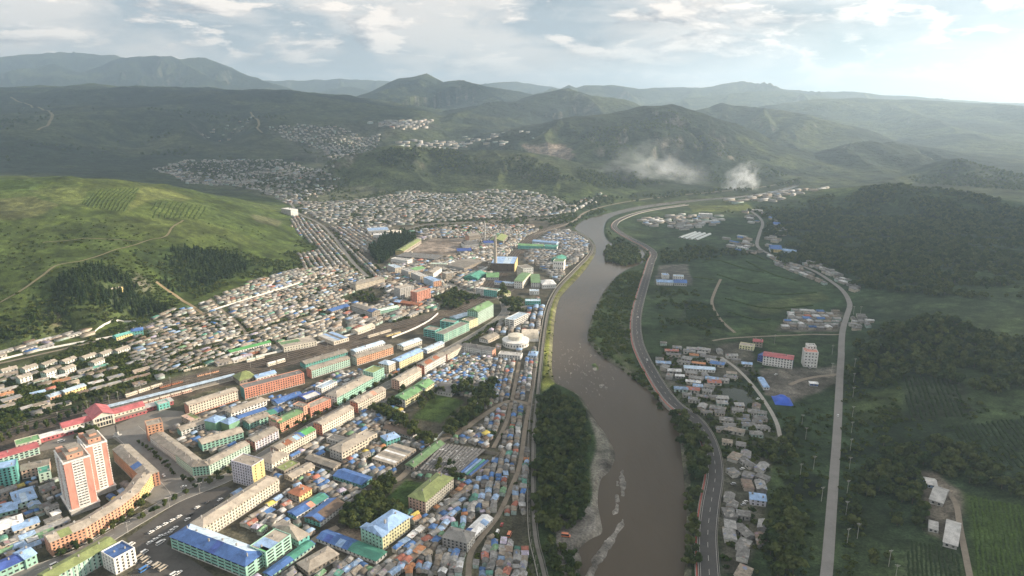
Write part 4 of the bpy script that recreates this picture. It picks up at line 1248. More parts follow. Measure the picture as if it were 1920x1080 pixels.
    ('shed', 'group shed with teal roof beside the factory tracks', 'shed', [(895, 522, 912, 512, 7, 26, 1, 'rteal', 'rteal', 'gable', 'rteal', {}), (912, 520, 935, 520, 7, 30, 1, 'lgrey', 'lgrey', 'gable', 'lgreen', {})], None),
    ('shed', 'blue roofed shed between the teal factory shed and the long white factory', 'shed', [(927, 529, 962, 532, 6, 10, 1, 'white', 'white', 'gable', 'psky', {'patch': [(0, .4, 'b', 'blue')]})], None),
    # north west quarter
    ('school', 'long cream three storey building amid the hillside rows', 'school', [(667, 534, 721, 521, 13, 16, 4, 'cream', 'cream', 'hip', 'dtan', {'win': DENSE})], 'the long cream hillside school'),
    ('office_building', 'grey ribbed building with blue roof end below the cream hillside school', 'building', [(659, 573, 698, 586, 11, 14, 3, 'lgrey', 'tan', 'gable', 'dtan', {'win': DENSE, 'patch': [(.75, 1, 'b', 'blue')]})], 'the grey ribbed building'),
    ('office_building', 'low mint building right of the grey ribbed one', 'building', [(710, 584, 748, 576, 7, 11, 2, 'mint', 'mint', 'gable', 'pmint', {})], None),
    ('shed', 'long bright blue shed left of the grey ribbed building', 'shed', [(622, 584, 656, 574, 6, 14, 1, 'tan', 'tan', 'gable', 'blue', {})], None),
    ('apartment_block', 'salmon red seven storey block above the railway', AP, [(782, 549, 807, 541, 21, 14, 7, 'coral', 'coral', 'flat', 'tan', {'win': WIDE, 'bands': 'pink'})], 'the salmon red block'),
    ('apartment_block', 'pale grey seven storey block left of the salmon red one', AP, [(750, 542, 776, 536, 21, 16, 7, 'lgrey', 'lgrey', 'flat', 'tan', {})], 'the pale grey tall block'),
    ('shed', 'rust red long shed in front of the pale grey tall block', 'shed', [(738, 566, 785, 572, 6, 12, 1, 'rust', 'rust', 'gable', 'rust', {'patch': [(0, .25, 'b', 'sky')]})], None),
    ('apartment_block', 'first cream block of the stepped row above the salmon red block', AP, [(726, 497, 741, 503, 14, 15, 4, 'lgrey', 'cream', 'flat', 'psky', {})], None),
    ('apartment_block', 'second cream block of the stepped row above the salmon red block', AP, [(752, 505, 766, 510, 14, 15, 4, 'lgrey', 'cream', 'flat', 'lgrey', {})], None),
    ('apartment_block', 'third cream block of the stepped row above the salmon red block', AP, [(770, 511, 788, 519, 14, 15, 4, 'lgrey', 'cream', 'flat', 'lgrey', {})], None),
    ('apartment_block', 'last block of the stepped row with orange end and blue roof', AP, [(794, 520, 813, 528, 14, 15, 4, 'psky', 'orange', 'flat', 'sky', {})], 'the stepped row'),
    ('office_building', 'white hall at the edge of the pine grove', 'building', [(733, 485, 764, 489, 11, 16, 2, 'white', 'white', 'flat', 'lgrey', {})], None),
    ('warehouse', 'long warehouse with mustard yellow roof beside the bare works yard', 'warehouse', [(757, 471, 790, 450, 10, 18, 1, 'tan', 'yellow', 'gable', 'olive', {'rise': 3})], 'the mustard roofed warehouse'),
    ('warehouse', 'twin ridged brown sheds by the upper tracks', 'warehouse', [(838, 497, 870, 503, 8, 70, 1, 'lgrey', 'tan', 'gable', 'dtan', {'rise': 4, 'vents': 0})], 'the twin brown sheds'),
    ('warehouse', 'dark saw toothed works roof in front of the bare yard', 'warehouse', [(742, 480, 815, 486, 6, 40, 1, 'slate', 'slate', 'flat', 'slate', {'vents': 24, 'par': .2})], None),
    ('office_building', 'white ribbed block below the works yard', 'building', [(812, 512, 829, 501, 14, 16, 3, 'white', 'cream', 'gable', 'dtan', {'win': (5, 1.2, 3)})], None),
    ('office_building', 'tan square block left of the level crossing', 'building', [(836, 514, 848, 512, 16, 14, 4, 'tan', 'tan', 'flat', 'lgrey', {})], None),
    ('shed', 'pale green roofed shed left of the white ribbed block', 'shed', [(776, 508, 797, 503, 6, 20, 1, 'lgrey', 'lgrey', 'gable', 'lgreen', {})], None),
    ('office_building', 'white building with flat roof left of the twin brown sheds', 'building', [(806, 495, 838, 496, 8, 10, 2, 'ivory', 'ivory', 'flat', 'pmint', {})], None),
    ('works_hall', 'brown brick hall beside the thin grey chimney', 'hall', [(880, 443, 901, 441, 15, 24, 2, 'tan', 'orange', 'gable', 'dtan', {})], None),
    ('works_hall', 'white gabled works hall in front of the brown brick hall', 'hall', [(872, 459, 897, 457, 10, 26, 1, 'lgrey', 'white', 'gable', 'slate', {})], None),
    ('shed', 'deep blue roofed shed beside the upper track', 'shed', [(858, 471, 884, 470, 5, 22, 1, 'lgrey', 'lgrey', 'gable', 'dblue', {})], None),
    ('shed', 'blue roofed open store near the lime depot', 'shed', [(908, 456, 926, 455, 7, 20, 1, 'white', 'white', 'gable', 'dblue', {})], None),
    ('hospital', 'wide white compound with blue roofs beyond the pine grove', 'building', [(690, 433, 730, 431, 9, 40, 1, 'white', 'white', 'flat', 'sky', {}), (700, 441, 728, 440, 9, 20, 2, 'white', 'ivory', 'flat', 'rwhite', {}), (737, 436, 752, 432, 10, 20, 2, 'white', 'cream', 'flat', 'cream', {})], 'the white compound'),
    ('office_building', 'lone white block at the foot of the green hill', 'building', [(527, 391, 545, 394, 20, 22, 4, 'lgrey', 'white', 'flat', 'white', {})], 'the lone white block'),
    # railway side
    ('goods_shed', 'long white goods shed with vivid green roof above the rail yard', 'warehouse', [(432, 661, 508, 642, 5, 9, 1, 'white', 'white', 'gable', 'bgreen', {'vents': 0})], 'the vivid green goods shed'),
    ('warehouse', 'cream warehouse with green strip roof beside the rail yard', 'warehouse', [(532, 652, 594, 640, 8, 24, 2, 'ivory', 'tan', 'flat', 'tan', {'patch': [(0, .6, 'r', 'rgreen')]})], 'the cream rail warehouse'),
    ('warehouse', 'grey blue shed roofs beside the rail yard', 'warehouse', [(626, 641, 654, 633, 6, 38, 1, 'cream', 'cream', 'flat', 'sky', {'patch': [(.0, .3, 'b', 'lgrey'), (.5, .7, 'b', 'slate')], 'par': .2, 'vents': 0})], None),
    ('warehouse', 'cream long hall next to the grey blue shed roofs', 'warehouse', [(671, 622, 703, 610, 6, 12, 1, 'ivory', 'ivory', 'gable', 'cream', {})], None),
    ('office_building', 'teal two storey signal house at the station right end', 'building', [(297, 760, 318, 754, 8, 11, 2, 'turq', 'turq', 'flat', 'lgrey', {})], 'the teal signal house'),
    ('house_block', 'ochre house with pale blue roof above the poplar row', 'house', [(122, 736, 161, 723, 6.5, 9, 2, 'yellow', 'cream', 'gable', 'psky', {})], 'the ochre blue roofed house'),
    ('house_block', 'small orange house with pale blue roof left of the ochre one', 'house', [(94, 745, 115, 738, 5, 9, 1, 'orange', 'cream', 'gable', 'psky', {})], None),
    ('kindergarten', 'yellow and turquoise building with deep blue roof at the hill foot', 'building', [(218, 632, 255, 622, 7, 10, 2, 'yellow', 'turq', 'gable', 'turq', {}), (246, 622, 268, 619, 9, 14, 2, 'turq', 'turq', 'hip', 'blue', {})], 'the yellow kindergarten'),
    ('house_block', 'ochre house with white top standing alone against the wooded scarp', 'house', [(197, 590, 224, 582, 7, 10, 2, 'cream', 'cream', 'flat', 'tan', {}), (221, 577, 236, 574, 11, 10, 3, 'yellow', 'cream', 'flat', 'lav', {})], None),
    # right bank
    ('office_building', 'white four storey building with pink red roof beside the country road', 'building', [(1431, 667, 1487, 675, 15, 16, 4, 'white', 'blue', 'gable', 'red', {'rise': 1.6}), (1421, 665, 1431, 668, 11, 15, 3, 'dblue', 'dblue', 'flat', 'blue', {})], 'the pink roofed white building'),
    ('watch_tower_house', 'white tower house with pink roof terrace beside the country road', 'building', [(1509, 660, 1535, 662, 24, 15, 5, 'white', 'white', 'flat', 'pink', {}), (1514, 649, 1531, 650, 29, 10, 6, 'white', 'white', 'flat', 'lgrey', {})], 'the white tower house'),
    ('villa', 'cream villa with terrace and red roofed annex among the right bank trees', 'house', [(1386, 647, 1413, 651, 7, 12, 2, 'pyel', 'pyel', 'flat', 'tan', {}), (1412, 640, 1430, 642, 9, 11, 2, 'tan', 'rust', 'hip', 'red', {})], 'the cream villa'),
    ('factory', 'white works with blue roofs beside the highway', 'factory', [(1232, 529, 1262, 530, 7, 16, 2, 'white', 'white', 'gable', 'sky', {}), (1264, 530, 1288, 531, 7, 20, 1, 'lgrey', 'lgrey', 'gable', 'blue', {}), (1243, 516, 1255, 516, 9, 14, 2, 'white', 'white', 'flat', 'sky', {}), (1262, 518, 1282, 519, 8, 12, 2, 'white', 'white', 'flat', 'psky', {})], 'the blue works'),
    ('school', 'white right bank school standing beyond the fields', 'school', [(1310, 401, 1336, 402, 13, 16, 4, 'white', 'white', 'flat', 'rwhite', {})], 'the far white school'),
    ('warehouse', 'yellow walled depot with blue roof at the forest edge', 'warehouse', [(1445, 467, 1466, 468, 9, 34, 1, 'yellow', 'psky', 'gable', 'blue', {}), (1466, 469, 1490, 472, 6, 14, 1, 'psky', 'psky', 'gable', 'sky', {})], 'the yellow depot'),
    ('warehouse', 'white shed with vivid blue roof at the upper country road', 'warehouse', [(1448, 420, 1458, 421, 8, 24, 1, 'white', 'white', 'gable', 'blue', {})], None),
    ('house', 'lilac two storey house with sky blue roof beside the highway village', 'house', [(1407, 936, 1437, 940, 6.5, 10, 2, 'lav', 'lav', 'gable', 'sky', {'rise': 1})], 'the lilac house'),
    ('barn', 'long grey farm barn on the knoll, rearmost of three in line', 'barn', [(1743, 936, 1768, 944, 4.5, 24, 1, 'concrete', 'concrete', 'gable', 'lgrey', {'vents': 0})], None),
    ('barn', 'long grey farm barn with pale sunlit roof on the knoll', 'barn', [(1769, 1016, 1795, 1024, 4.5, 32, 1, 'concrete', 'concrete', 'gable', 'lgrey', {'vents': 0})], 'the farm barns'),
    ('barn', 'sky blue fronted farm building at the rear of the knoll barns', 'barn', [(1738, 908, 1757, 911, 4, 11, 1, 'sky', 'sky', 'gable', 'lgrey', {'vents': 0})], None),
    ('barn', 'low lean-to barn left of the pale roofed farm barn', 'barn', [(1741, 990, 1760, 995, 3.4, 12, 1, 'lgrey', 'lgrey', 'flat', 'lgrey', {'vents': 0, 'par': .1})], None),
    ('shed', 'white and blue lean shed by the builders yard', 'shed', [(1421, 708, 1432, 726, 4, 6, 1, 'white', 'white', 'gable', 'sky', {'vents': 0})], None),
    ('shed', 'small white shed with blue front in the builders yard', 'shed', [(1519, 719, 1534, 720, 4, 6, 1, 'blue', 'white', 'gable', 'rwhite', {'vents': 0})], None),
    ('hall', 'long white hall with pale blue roof among the right bank shacks', 'hall', [(1283, 690, 1341, 694, 4.5, 9, 1, 'white', 'white', 'gable', 'psky', {'vents': 0})], 'the long pale hall'),
]
HK = .78          # storeys here are low
for nm, lb, ct, ws, *mk in _T:
    ws = [w[:4] + (w[4] * HK,) + w[5:] for w in ws]
    building(nm, lb, ct, ws, mk[0] if mk else None)
# ------------------------------------------------------------------ buildings with a shape of their own
def place_at(ob, a, z, ang):
    ob.location = (float(a[0]), float(a[1]), z)
    ob.rotation_euler = (0, 0, ang)


def foot(a, ang, x0, x1, y0, y1):
    c, s = math.cos(ang), math.sin(ang)
    OCC.append([(float(a[0]) + c * x - s * y, float(a[1]) + s * x + c * y) for x, y in ((x0, y0), (x1, y0), (x1, y1), (x0, y1))])


def pink_tower(base_px, base_px2, Wd, Dp, floors, label, mark=None, setback=0):
    a = G(*base_px); b = G(*base_px2)
    ang = math.atan2(b[1] - a[1], b[0] - a[0])
    H = floors * 2.4
    root = empty('residential_tower', (float(a[0]), float(a[1]), 0), ang)
    tag(root, label, 'tower block')
    W = MB(); sp = W.slot(paint('pink')); PN = MB(); PN.slot(glass()); B = MB(); sb = B.slot(paint('white'))
    # stone podium
    Pd = MB(); s0 = Pd.slot(paint('lgrey')); Pd.box(-1.2, Wd + 1.2, -1.2, Dp + 1.2, -1, 4.2, s0); Pd.box(-1.8, Wd + 1.8, -1.8, Dp + 1.8, 4.2, 4.6, Pd.slot(paint('white')))
    Pd.build('podium', root)
    z0 = 4.6
    n = floors - 1
    fh = (H - z0) / n
    # front: pink strip, window field, pink strip; the flanks: bays of balconies between pink piers
    def side(o, u, nr, width, cols):
        x = 0
        for w, kind in cols:
            w = w * width
            oo = (o[0] + u[0] * x, o[1] + u[1] * x)
            if kind == 'p':
                W.quad((oo[0], oo[1], z0), (oo[0] + u[0] * w, oo[1] + u[1] * w, z0), (oo[0] + u[0] * w, oo[1] + u[1] * w, H), (oo[0], oo[1], H), sp)
            else:
                facade(W, PN, oo, u, nr, w, H - z0, n, (2.3, 1.95, 1.5), W.slot(paint('white')) if kind == 'w' else sp, z0)
                if kind in 'wb':
                    for f in range(n):
                        z = z0 + f * fh
                        d = .9 if kind == 'b' else .35
                        pts = [(oo[0] + u[0] * .15, oo[1] + u[1] * .15), (oo[0] + u[0] * (w - .15), oo[1] + u[1] * (w - .15))]
                        p2 = [(p[0] + nr[0] * d, p[1] + nr[1] * d) for p in pts]
                        zt = z + 1.15
                        B.quad(p2[0] + (z - .1,), p2[1] + (z - .1,), p2[1] + (zt,), p2[0] + (zt,), sb)
                        B.quad(pts[0] + (z - .1,), p2[0] + (z - .1,), p2[0] + (zt,), pts[0] + (zt,), sb)
                        B.quad(p2[1] + (z - .1,), pts[1] + (z - .1,), pts[1] + (zt,), p2[1] + (zt,), sb)
                        B.quad(pts[1] + (z - .1,), p2[1] + (z - .1,), p2[0] + (z - .1,), pts[0] + (z - .1,), sb)
                        B.quad(p2[0] + (zt,), p2[1] + (zt,), pts[1] + (zt,), pts[0] + (zt,), sb)
            x += w
    side((0, 0), (1, 0), (0, -1), Wd, [(.29, 'p'), (.46, 'w'), (.25, 'p')])
    side((Wd, Dp), (-1, 0), (0, 1), Wd, [(.2, 'p'), (.6, 'w'), (.2, 'p')])
    side((0, Dp), (0, -1), (-1, 0), Dp, [(.04, 'p'), (.30, 'b'), (.20, 'p'), (.40, 'b'), (.06, 'p')])
    side((Wd, 0), (0, 1), (1, 0), Dp, [(.06, 'p'), (.34, 'b'), (.2, 'p'), (.36, 'b'), (.04, 'p')])
    wo = W.build('wall', root); PN.build('window_panes', wo, kind='stuff'); B.build('balconies', root, kind='stuff')
    Rf = MB(); sr = Rf.slot(roofmat('dtan')); Rf.box(.1, Wd - .1, .1, Dp - .1, H - .3, H + .1, sr)
    sc = Rf.slot(paint('white'))
    for x0, x1, y0, y1 in ((-.6, Wd + .6, -.6, .3), (-.6, Wd + .6, Dp - .3, Dp + .6), (-.6, .3, .3, Dp - .3), (Wd - .3, Wd + .6, .3, Dp - .3)):
        Rf.box(x0, x1, y0, y1, H - .5, H + .7, sc, True)
    ro = Rf.build('roof', root)
    Ph = MB(); s1 = Ph.slot(paint('salmon')); s2 = Ph.slot(roofmat('dtan'))
    PP = MB(); PP.slot(glass())
    facade(Ph, PP, (Wd * .2, Dp * .16), (1, 0), (0, -1), Wd * .62, 4, 1, (4, 1.2, 1.4), s1, H)
    facade(Ph, PP, (Wd * .2, Dp * .66), (0, -1), (-1, 0), Dp * .5, 4, 1, (4, 1.2, 1.4), s1, H)
    Ph.box(Wd * .2 + .01, Wd * .82, Dp * .16 + .3, Dp * .66, H, H + 3.96, s1); Ph.box(Wd * .16, Wd * .86, Dp * .13, Dp * .7, H + 4, H + 4.4, s2, True)
    Ph.box(Wd * .35, Wd * .7, Dp * .3, Dp * .6, H + 4.4, H + 6.6, s1); Ph.box(Wd * .3, Wd * .75, Dp * .27, Dp * .63, H + 6.6, H + 6.9, s2, True)
    Ph.box(.6, Wd * .3, Dp * .8, Dp - .8, H, H + 3, s1)
    po = Ph.build('roof_house', ro); PP.build('window_panes', wo, kind='stuff')
    foot(a, ang, -5, Wd + 5, -5, Dp + 5)
    if mark:
        MARKS.append((float(a[0]), float(a[1]), mark))


pink_tower((137, 966), (183.5, 949.5), 17, 27, 18, 'pink and white eighteen storey tower, the nearer of the pair', 'the pink towers')
pink_tower((178, 931), (212, 919), 14, 24, 18, 'pink and white eighteen storey tower half hidden behind its twin', None)


def station():
    a = G(177, 804); b = G(216, 793)
    ang = math.atan2(b[1] - a[1], b[0] - a[0])
    root = empty('railway_station', (float(a[0]), float(a[1]), 0), ang)
    tag(root, 'cream railway station with red roofs and tall pedimented hall on the square', 'railway station')
    L = float(np.hypot(*(b - a)))
    cr, rd = paint('ivory'), roofmat('red')
    # hall: gable end faces the square
    W = MB(); s = W.slot(cr); PN = MB(); PN.slot(glass()); D = 26; h = 10.0
    facade(W, PN, (0, 0), (1, 0), (0, -1), L, h, 2, (2.6, 1.9, 4.2), s)
    for o, u, nr, w in (((0, D), (0, -1), (-1, 0), D), ((L, 0), (0, 1), (1, 0), D), ((L, D), (-1, 0), (0, 1), L)):
        facade(W, PN, o, u, nr, w, h, 2, STD, s)
    rz = h + 4.4
    W.tri((0, 0, h), (L, 0, h), (L / 2, 0, rz), s); W.tri((L, D, h), (0, D, h), (L / 2, D, rz), s)
    for x in (0.0, L - 1.6):
        W.box(x, x + 1.6, -.7, -.004, 0, h, s)
    W.box(-.5, L + .5, -.9, -.005, h - .9, h - .1, W.slot(paint('white')))
    wo = W.build('hall_wall', root); PN.build('window_panes', wo, kind='stuff')
    R = MB(); sr = R.slot(rd); ov = 1.1
    for sgn in (0, 1):
        x0, x1 = (-ov, L / 2) if sgn == 0 else (L + ov, L / 2)
        z0 = h - .5
        q = [(x0, -ov, z0), (x1, -ov, rz + .1), (x1, D + ov, rz + .1), (x0, D + ov, z0)]
        q2 = [(x, y, z + .35) for x, y, z in q]
        if sgn == 0:
            R.quad(q2[0], q2[1], q2[2], q2[3], sr)
        else:
            R.quad(q2[3], q2[2], q2[1], q2[0], sr)
        R.quad(q[0], q[1], q2[1], q2[0], sr); R.quad(q[3], q[0], q2[0], q2[3], sr); R.quad(q[2], q[3], q2[3], q2[2], sr); R.quad(q[3], q[2], q[1], q[0], sr)
    R.build('hall_roof', root)
    # wings, arcades
    for nm, x0, x1, y0, d, hh, fl, wc, rc, rk in (('wing', -24, -.01, 5, 14, 7.2, 2, 'ivory', 'red', 'gable'), ('wing', L + .01, L + 29, 5, 14, 7.2, 2, 'ivory', 'red', 'gable'),
                                                  ('arcade', -24, -.02, 1.5, 3.4, 3.4, 1, 'red', 'rwhite', 'flat'), ('arcade', L + .02, L + 29, 1.5, 3.4, 3.4, 1, 'red', 'dtan', 'flat'),
                                                  ('annex', -49, -24.02, 2, 9, 4.2, 1, 'red', 'rwhite', 'flat'), ('annex', L + 29.02, L + 56, 5, 10, 4.2, 1, 'red', 'lgrey', 'flat')):
        W = MB(); s = W.slot(paint(wc)); PN = MB(); PN.slot(glass()); R = MB(); sr = R.slot(roofmat(rc))
        l = x1 - x0
        facade(W, PN, (x0, y0), (1, 0), (0, -1), l, hh, fl, STD, s); facade(W, PN, (x1, y0 + d), (-1, 0), (0, 1), l, hh, fl, STD, s)
        facade(W, PN, (x0, y0 + d), (0, -1), (-1, 0), d, hh, fl, STD, s); facade(W, PN, (x1, y0), (0, 1), (1, 0), d, hh, fl, STD, s)
        wo = W.build(nm + '_wall', root); PN.build('window_panes', wo, kind='stuff')
        if rk == 'flat':
            R.box(x0 - .5, x1 + .5 if nm != 'wing' else x1, y0 - .6, y0 + d + .4, hh + .003, hh + .45, sr, True)
            R.build(nm + '_roof', root)
        else:
            roof_solid(R, 'gable', l, d, hh, 2.6, .5, sr)
            ro = R.build(nm + '_roof', root); ro.location = (x0, y0, 0)
    foot(a, ang, -52, L + 60, -6, 30)
    MARKS.append((float(a[0]), float(a[1]), 'the railway station'))


station()


def canopy():
    P = even_pts = None
    a = G(163, 772, 5); b = G(441, 702, 5)
    d = b - a; L = float(np.hypot(*d)); ang = math.atan2(d[1], d[0])
    root = empty('platform_canopy', (float(a[0]), float(a[1]), 0), ang)
    tag(root, 'very long pale platform canopy on posts behind the railway station', 'canopy')
    R = MB(); s = R.slot(roofmat('psky'))
    for k in range(40):
        x0, x1 = L * k / 40, L * (k + 1) / 40 - .12
        R.box(x0, x1, -3.6, 3.6, 5, 5.35, s, True)
    R.build('canopy_roof', root)
    Pf = MB(); Pf.box(-4, L + 4, -4.6, 4.6, -.5, 1.0, Pf.slot(CONC_P())); Pf.build('platform', root)
    Po = MB(); sp = Po.slot(paint('grey'))
    for k in range(34):
        for y in (-2.6, 2.6):
            x = L * (k + .5) / 34
            Po.box(x - .18, x + .18, y - .18, y + .18, 1.0, 5.0, sp)
    Po.build('posts', root, kind='stuff')
    foot(a, ang, -5, L + 5, -6, 6)


def CONC_P():
    return plain('platform_concrete', (.40, .36, .31), .9, .2, .25, .15)


canopy()


def lathe(MBo, prof, seg=20, s=0, cx=0, cy=0):
    for (r0, z0), (r1, z1) in zip(prof[:-1], prof[1:]):
        for k in range(seg):
            a0, a1 = 2 * math.pi * k / seg, 2 * math.pi * (k + 1) / seg
            MBo.quad((cx + r0 * math.cos(a0), cy + r0 * math.sin(a0), z0), (cx + r0 * math.cos(a1), cy + r0 * math.sin(a1), z0), (cx + r1 * math.cos(a1), cy + r1 * math.sin(a1), z1), (cx + r1 * math.cos(a0), cy + r1 * math.sin(a0), z1), s)


def chimney(px, H, r0, r1, label, col, rings=3):
    a = G(*px)
    root = empty('factory_chimney', (float(a[0]), float(a[1]), 0)); tag(root, label, 'chimney')
    S1 = MB(); s = S1.slot(paint(col))
    lathe(S1, [(r0 + (r1 - r0) * t, H * t) for t in np.linspace(0, 1, 9)] + [(r1 * .6, H), (r1 * .6, H - 3)], 18, s)
    S1.build('shaft', root, smooth=False)
    for k in range(rings):
        Rg = MB(); s = Rg.slot(paint('dtan'))
        t = .55 + .44 * k / max(1, rings - 1); r = r0 + (r1 - r0) * t + .18
        lathe(Rg, [(r - .2, H * t - .5), (r, H * t - .5), (r, H * t + .5), (r - .2, H * t + .5)], 18, s)
        Rg.build('iron_band', root)
    Bs = MB(); Bs.box(-r0 - .8, r0 + .8, -r0 - .8, r0 + .8, -1, 4, Bs.slot(paint(col))); Bs.build('base', root)
    foot(a, 0, -5, 5, -5, 5)


chimney((929, 508), 66, 3.6, 2.1, 'tall tan brick factory chimney in front of the brown power house', 'tan', 4)
chimney((909, 448), 42, 2.0, 1.4, 'thin grey chimney near the lime depot', 'lgrey', 2)


def round_house():
    a = G(967, 646)
    root = empty('round_building', (float(a[0]), float(a[1]), 0)); tag(root, 'white stepped round building with vaulted hall behind near the river wall', 'building')
    B = MB(); s = B.slot(paint('white')); lathe(B, [(17, -1), (17, 6.5), (17.5, 6.5), (17.5, 7.3), (9.5, 8.2)], 28, s); B.build('lower_drum', root)
    B = MB(); s = B.slot(paint('ivory')); lathe(B, [(9.5, 7.9), (9.5, 12.5), (10, 12.5), (10, 13.1), (5, 14), (.01, 14.4)], 24, s); B.build('upper_drum', root)
    P = MB(); P.slot(glass())
    for k in range(28):
        t0 = 2 * math.pi * (k + .3) / 28; t1 = 2 * math.pi * (k + .7) / 28; r = 17.02
        P.quad((r * math.cos(t0), r * math.sin(t0), 2), (r * math.cos(t1), r * math.sin(t1), 2), (r * math.cos(t1), r * math.sin(t1), 4.4), (r * math.cos(t0), r * math.sin(t0), 4.4))
    P.build('window_panes', root, kind='stuff')
    V = MB(); s = V.slot(roofmat('cream')); x0, x1, yc, r = 8, 30, 22, 11
    for k in range(12):
        t0, t1 = math.pi * k / 12, math.pi * (k + 1) / 12
        V.quad((x0, yc - r * math.cos(t0), 4 + r * .8 * math.sin(t0)), (x1, yc - r * math.cos(t0), 4 + r * .8 * math.sin(t0)), (x1, yc - r * math.cos(t1), 4 + r * .8 * math.sin(t1)), (x0, yc - r * math.cos(t1), 4 + r * .8 * math.sin(t1)), s)
    for x, fl in ((x0, 1), (x1, 0)):
        pts = [(x, yc - r * math.cos(math.pi * k / 12), 4 + r * .8 * math.sin(math.pi * k / 12)) for k in range(13)]
        V.poly(pts[::-1] if not fl else pts, s)
    V.box(x0 + .1, x1 - .1, yc - r + .1, yc + r - .1, -1, 4.02, V.slot(paint('white')))
    V.build('vaulted_hall', root)
    foot(a, 0, -19, 32, -19, 34)
    MARKS.append((float(a[0]), float(a[1]), 'the round white building'))


round_house()


def ridged_market():
    # low parallel ridged roofs of the big market, plus its blue edge strip
    c = [G(831, 831, 4), G(937, 847, 4), G(883, 891, 4), G(785, 880, 4)]
    a = c[3]; ang = math.atan2(*(c[2] - c[3])[::-1])
    u = (c[2] - c[3]); Lu = float(np.hypot(*u)); v = (c[0] - c[3]); ang2 = math.atan2(v[1], v[0]); Lv = float(np.hypot(*v))
    root = empty('market_hall', (float(a[0]), float(a[1]), 0)); tag(root, 'big covered market of low dark parallel roofs scattered with white sheets', 'market hall')
    n = 16
    uu, vv = u / Lu, v / Lv
    rt = roofmat('slate')
    for k in range(n):
        R = MB(); s = R.slot(rt if k < 12 else roofmat(('blue', 'sky', 'rteal', 'blue')[k - 12]))
        t0, t1, tm = k / n, (k + .96) / n, (k + .48) / n
        def q(t, e, z):
            # the roofs follow the two slanting sides of the plot
            p0 = c[3] + u * t - a; p1 = c[0] + (c[1] - c[0]) * t - a
            p = p0 + (p1 - p0) * e
            return (float(p[0]), float(p[1]), z)
        e0, e1 = (0.0, 1.0) if k < 12 else (.0, .62)
        R.quad(q(t0, e0, 3.6), q(tm, e0, 4.7), q(tm, e1, 4.7), q(t0, e1, 3.6), s); R.quad(q(tm, e0, 4.7), q(t1, e0, 3.6), q(t1, e1, 3.6), q(tm, e1, 4.7), s)
        R.tri(q(t0, e0, 3.6), q(t1, e0, 3.6), q(tm, e0, 4.7), s); R.tri(q(t1, e1, 3.6), q(t0, e1, 3.6), q(tm, e1, 4.7), s)
        R.f[0] = R.f[0][::-1]; R.f[1] = R.f[1][::-1]
        R.build('roof_bay', root)
    Wm = MB(); s = Wm.slot(paint('dtan'))
    cc = [(float(p[0] - a[0]), float(p[1] - a[1])) for p in (c[3], c[2], c[1], c[0])]
    for i in range(4):
        p, r = cc[i], cc[(i + 1) % 4]
        Wm.quad(p + (-1,), r + (-1,), r + (3.5,), p + (3.5,), s)
    Wm.build('outer_wall', root)
    Pc = MB(); s = Pc.slot(roofmat('rwhite')); r_ = random.Random(5)
    for k in range(70):
        t = r_.uniform(.02, .72); e = r_.betavariate(2, 2); kk = int(t * n); f = t * n - kk
        z = 3.6 + 1.1 * (1 - abs(f - .48) / .48) + .06
        p0 = c[3] + u * t - a; p1 = c[0] + (c[1] - c[0]) * t - a; p = p0 + (p1 - p0) * e
        w = r_.uniform(.4, 1.0)
        sl = .10
        Pc.quad((p[0] - w, p[1] - w * .6, z), (p[0] + w, p[1] - w * .6, z), (p[0] + w, p[1] + w * .6, z + sl), (p[0] - w, p[1] + w * .6, z + sl), s)
    Pc.build('loose_sheets', root, kind='stuff')
    OCC.append([tuple(p) for p in c])
    MARKS.append((float(c[0][0] + c[2][0]) / 2, float(c[0][1] + c[2][1]) / 2, 'the covered market'))


ridged_market()

# villas above the railway
_v = [(5, 697, 33, 690, 6), (47, 693, 71, 685, 7), (84, 685, 107, 677, 6), (122, 679, 144, 671, 6), (159, 672, 182, 664, 6), (193, 665, 212, 658, 6), (221, 659, 244, 651, 6),
      (37, 710, 60, 703, 10), (87, 700, 106, 693, 10), (122, 694, 142, 686, 9), (177, 681, 196, 673, 8)]
_vl = ['leftmost of the upper villa row', 'second from the left in the upper villa row', 'third from the left in the upper villa row', 'fourth from the left in the upper villa row', 'fifth from the left in the upper villa row', 'sixth from the left in the upper villa row',
       'rightmost of the upper villa row', 'leftmost of the lower villa row', 'second from the left in the lower villa row', 'third from the left in the lower villa row', 'rightmost of the lower villa row']
for (ax, ay, bx, by, h), t in zip(_v, _vl):
    building('villa', 'white villa with tan gable roof, ' + t, 'house', [(ax, ay, bx, by, h * .76, 10, max(2, int(h / 3)), 'white', 'pmint', 'gable', 'tan', {'rise': 2, 'vents': 1, 'band': 'orange' if h > 8 else 'lgrey'})], 'the white villas' if ax == 84 else None, 'white villas in two rows')


def statue():
    a = G(220, 817)
    root = empty('statue', (float(a[0]), float(a[1]), 0)); tag(root, 'dark monument on a pale stepped pedestal in the station square', 'monument')
    B = MB(); s = B.slot(paint('lgrey')); B.box(-3, 3, -3, 3, 0, .5, s); B.box(-2, 2, -2, 2, .5, 1.0, s); B.box(-1.1, 1.1, -1.1, 1.1, 1, 4, s); B.build('pedestal', root)
    B = MB(); s = B.slot(paint('dark')); lathe(B, [(.9, 4), (.75, 5), (.7, 7), (1.0, 9), (.95, 10), (.4, 10.5), (.45, 11.3), (.05, 11.8)], 10, s); B.build('figure', root)
    foot(a, 0, -4, 4, -4, 4)


statue()


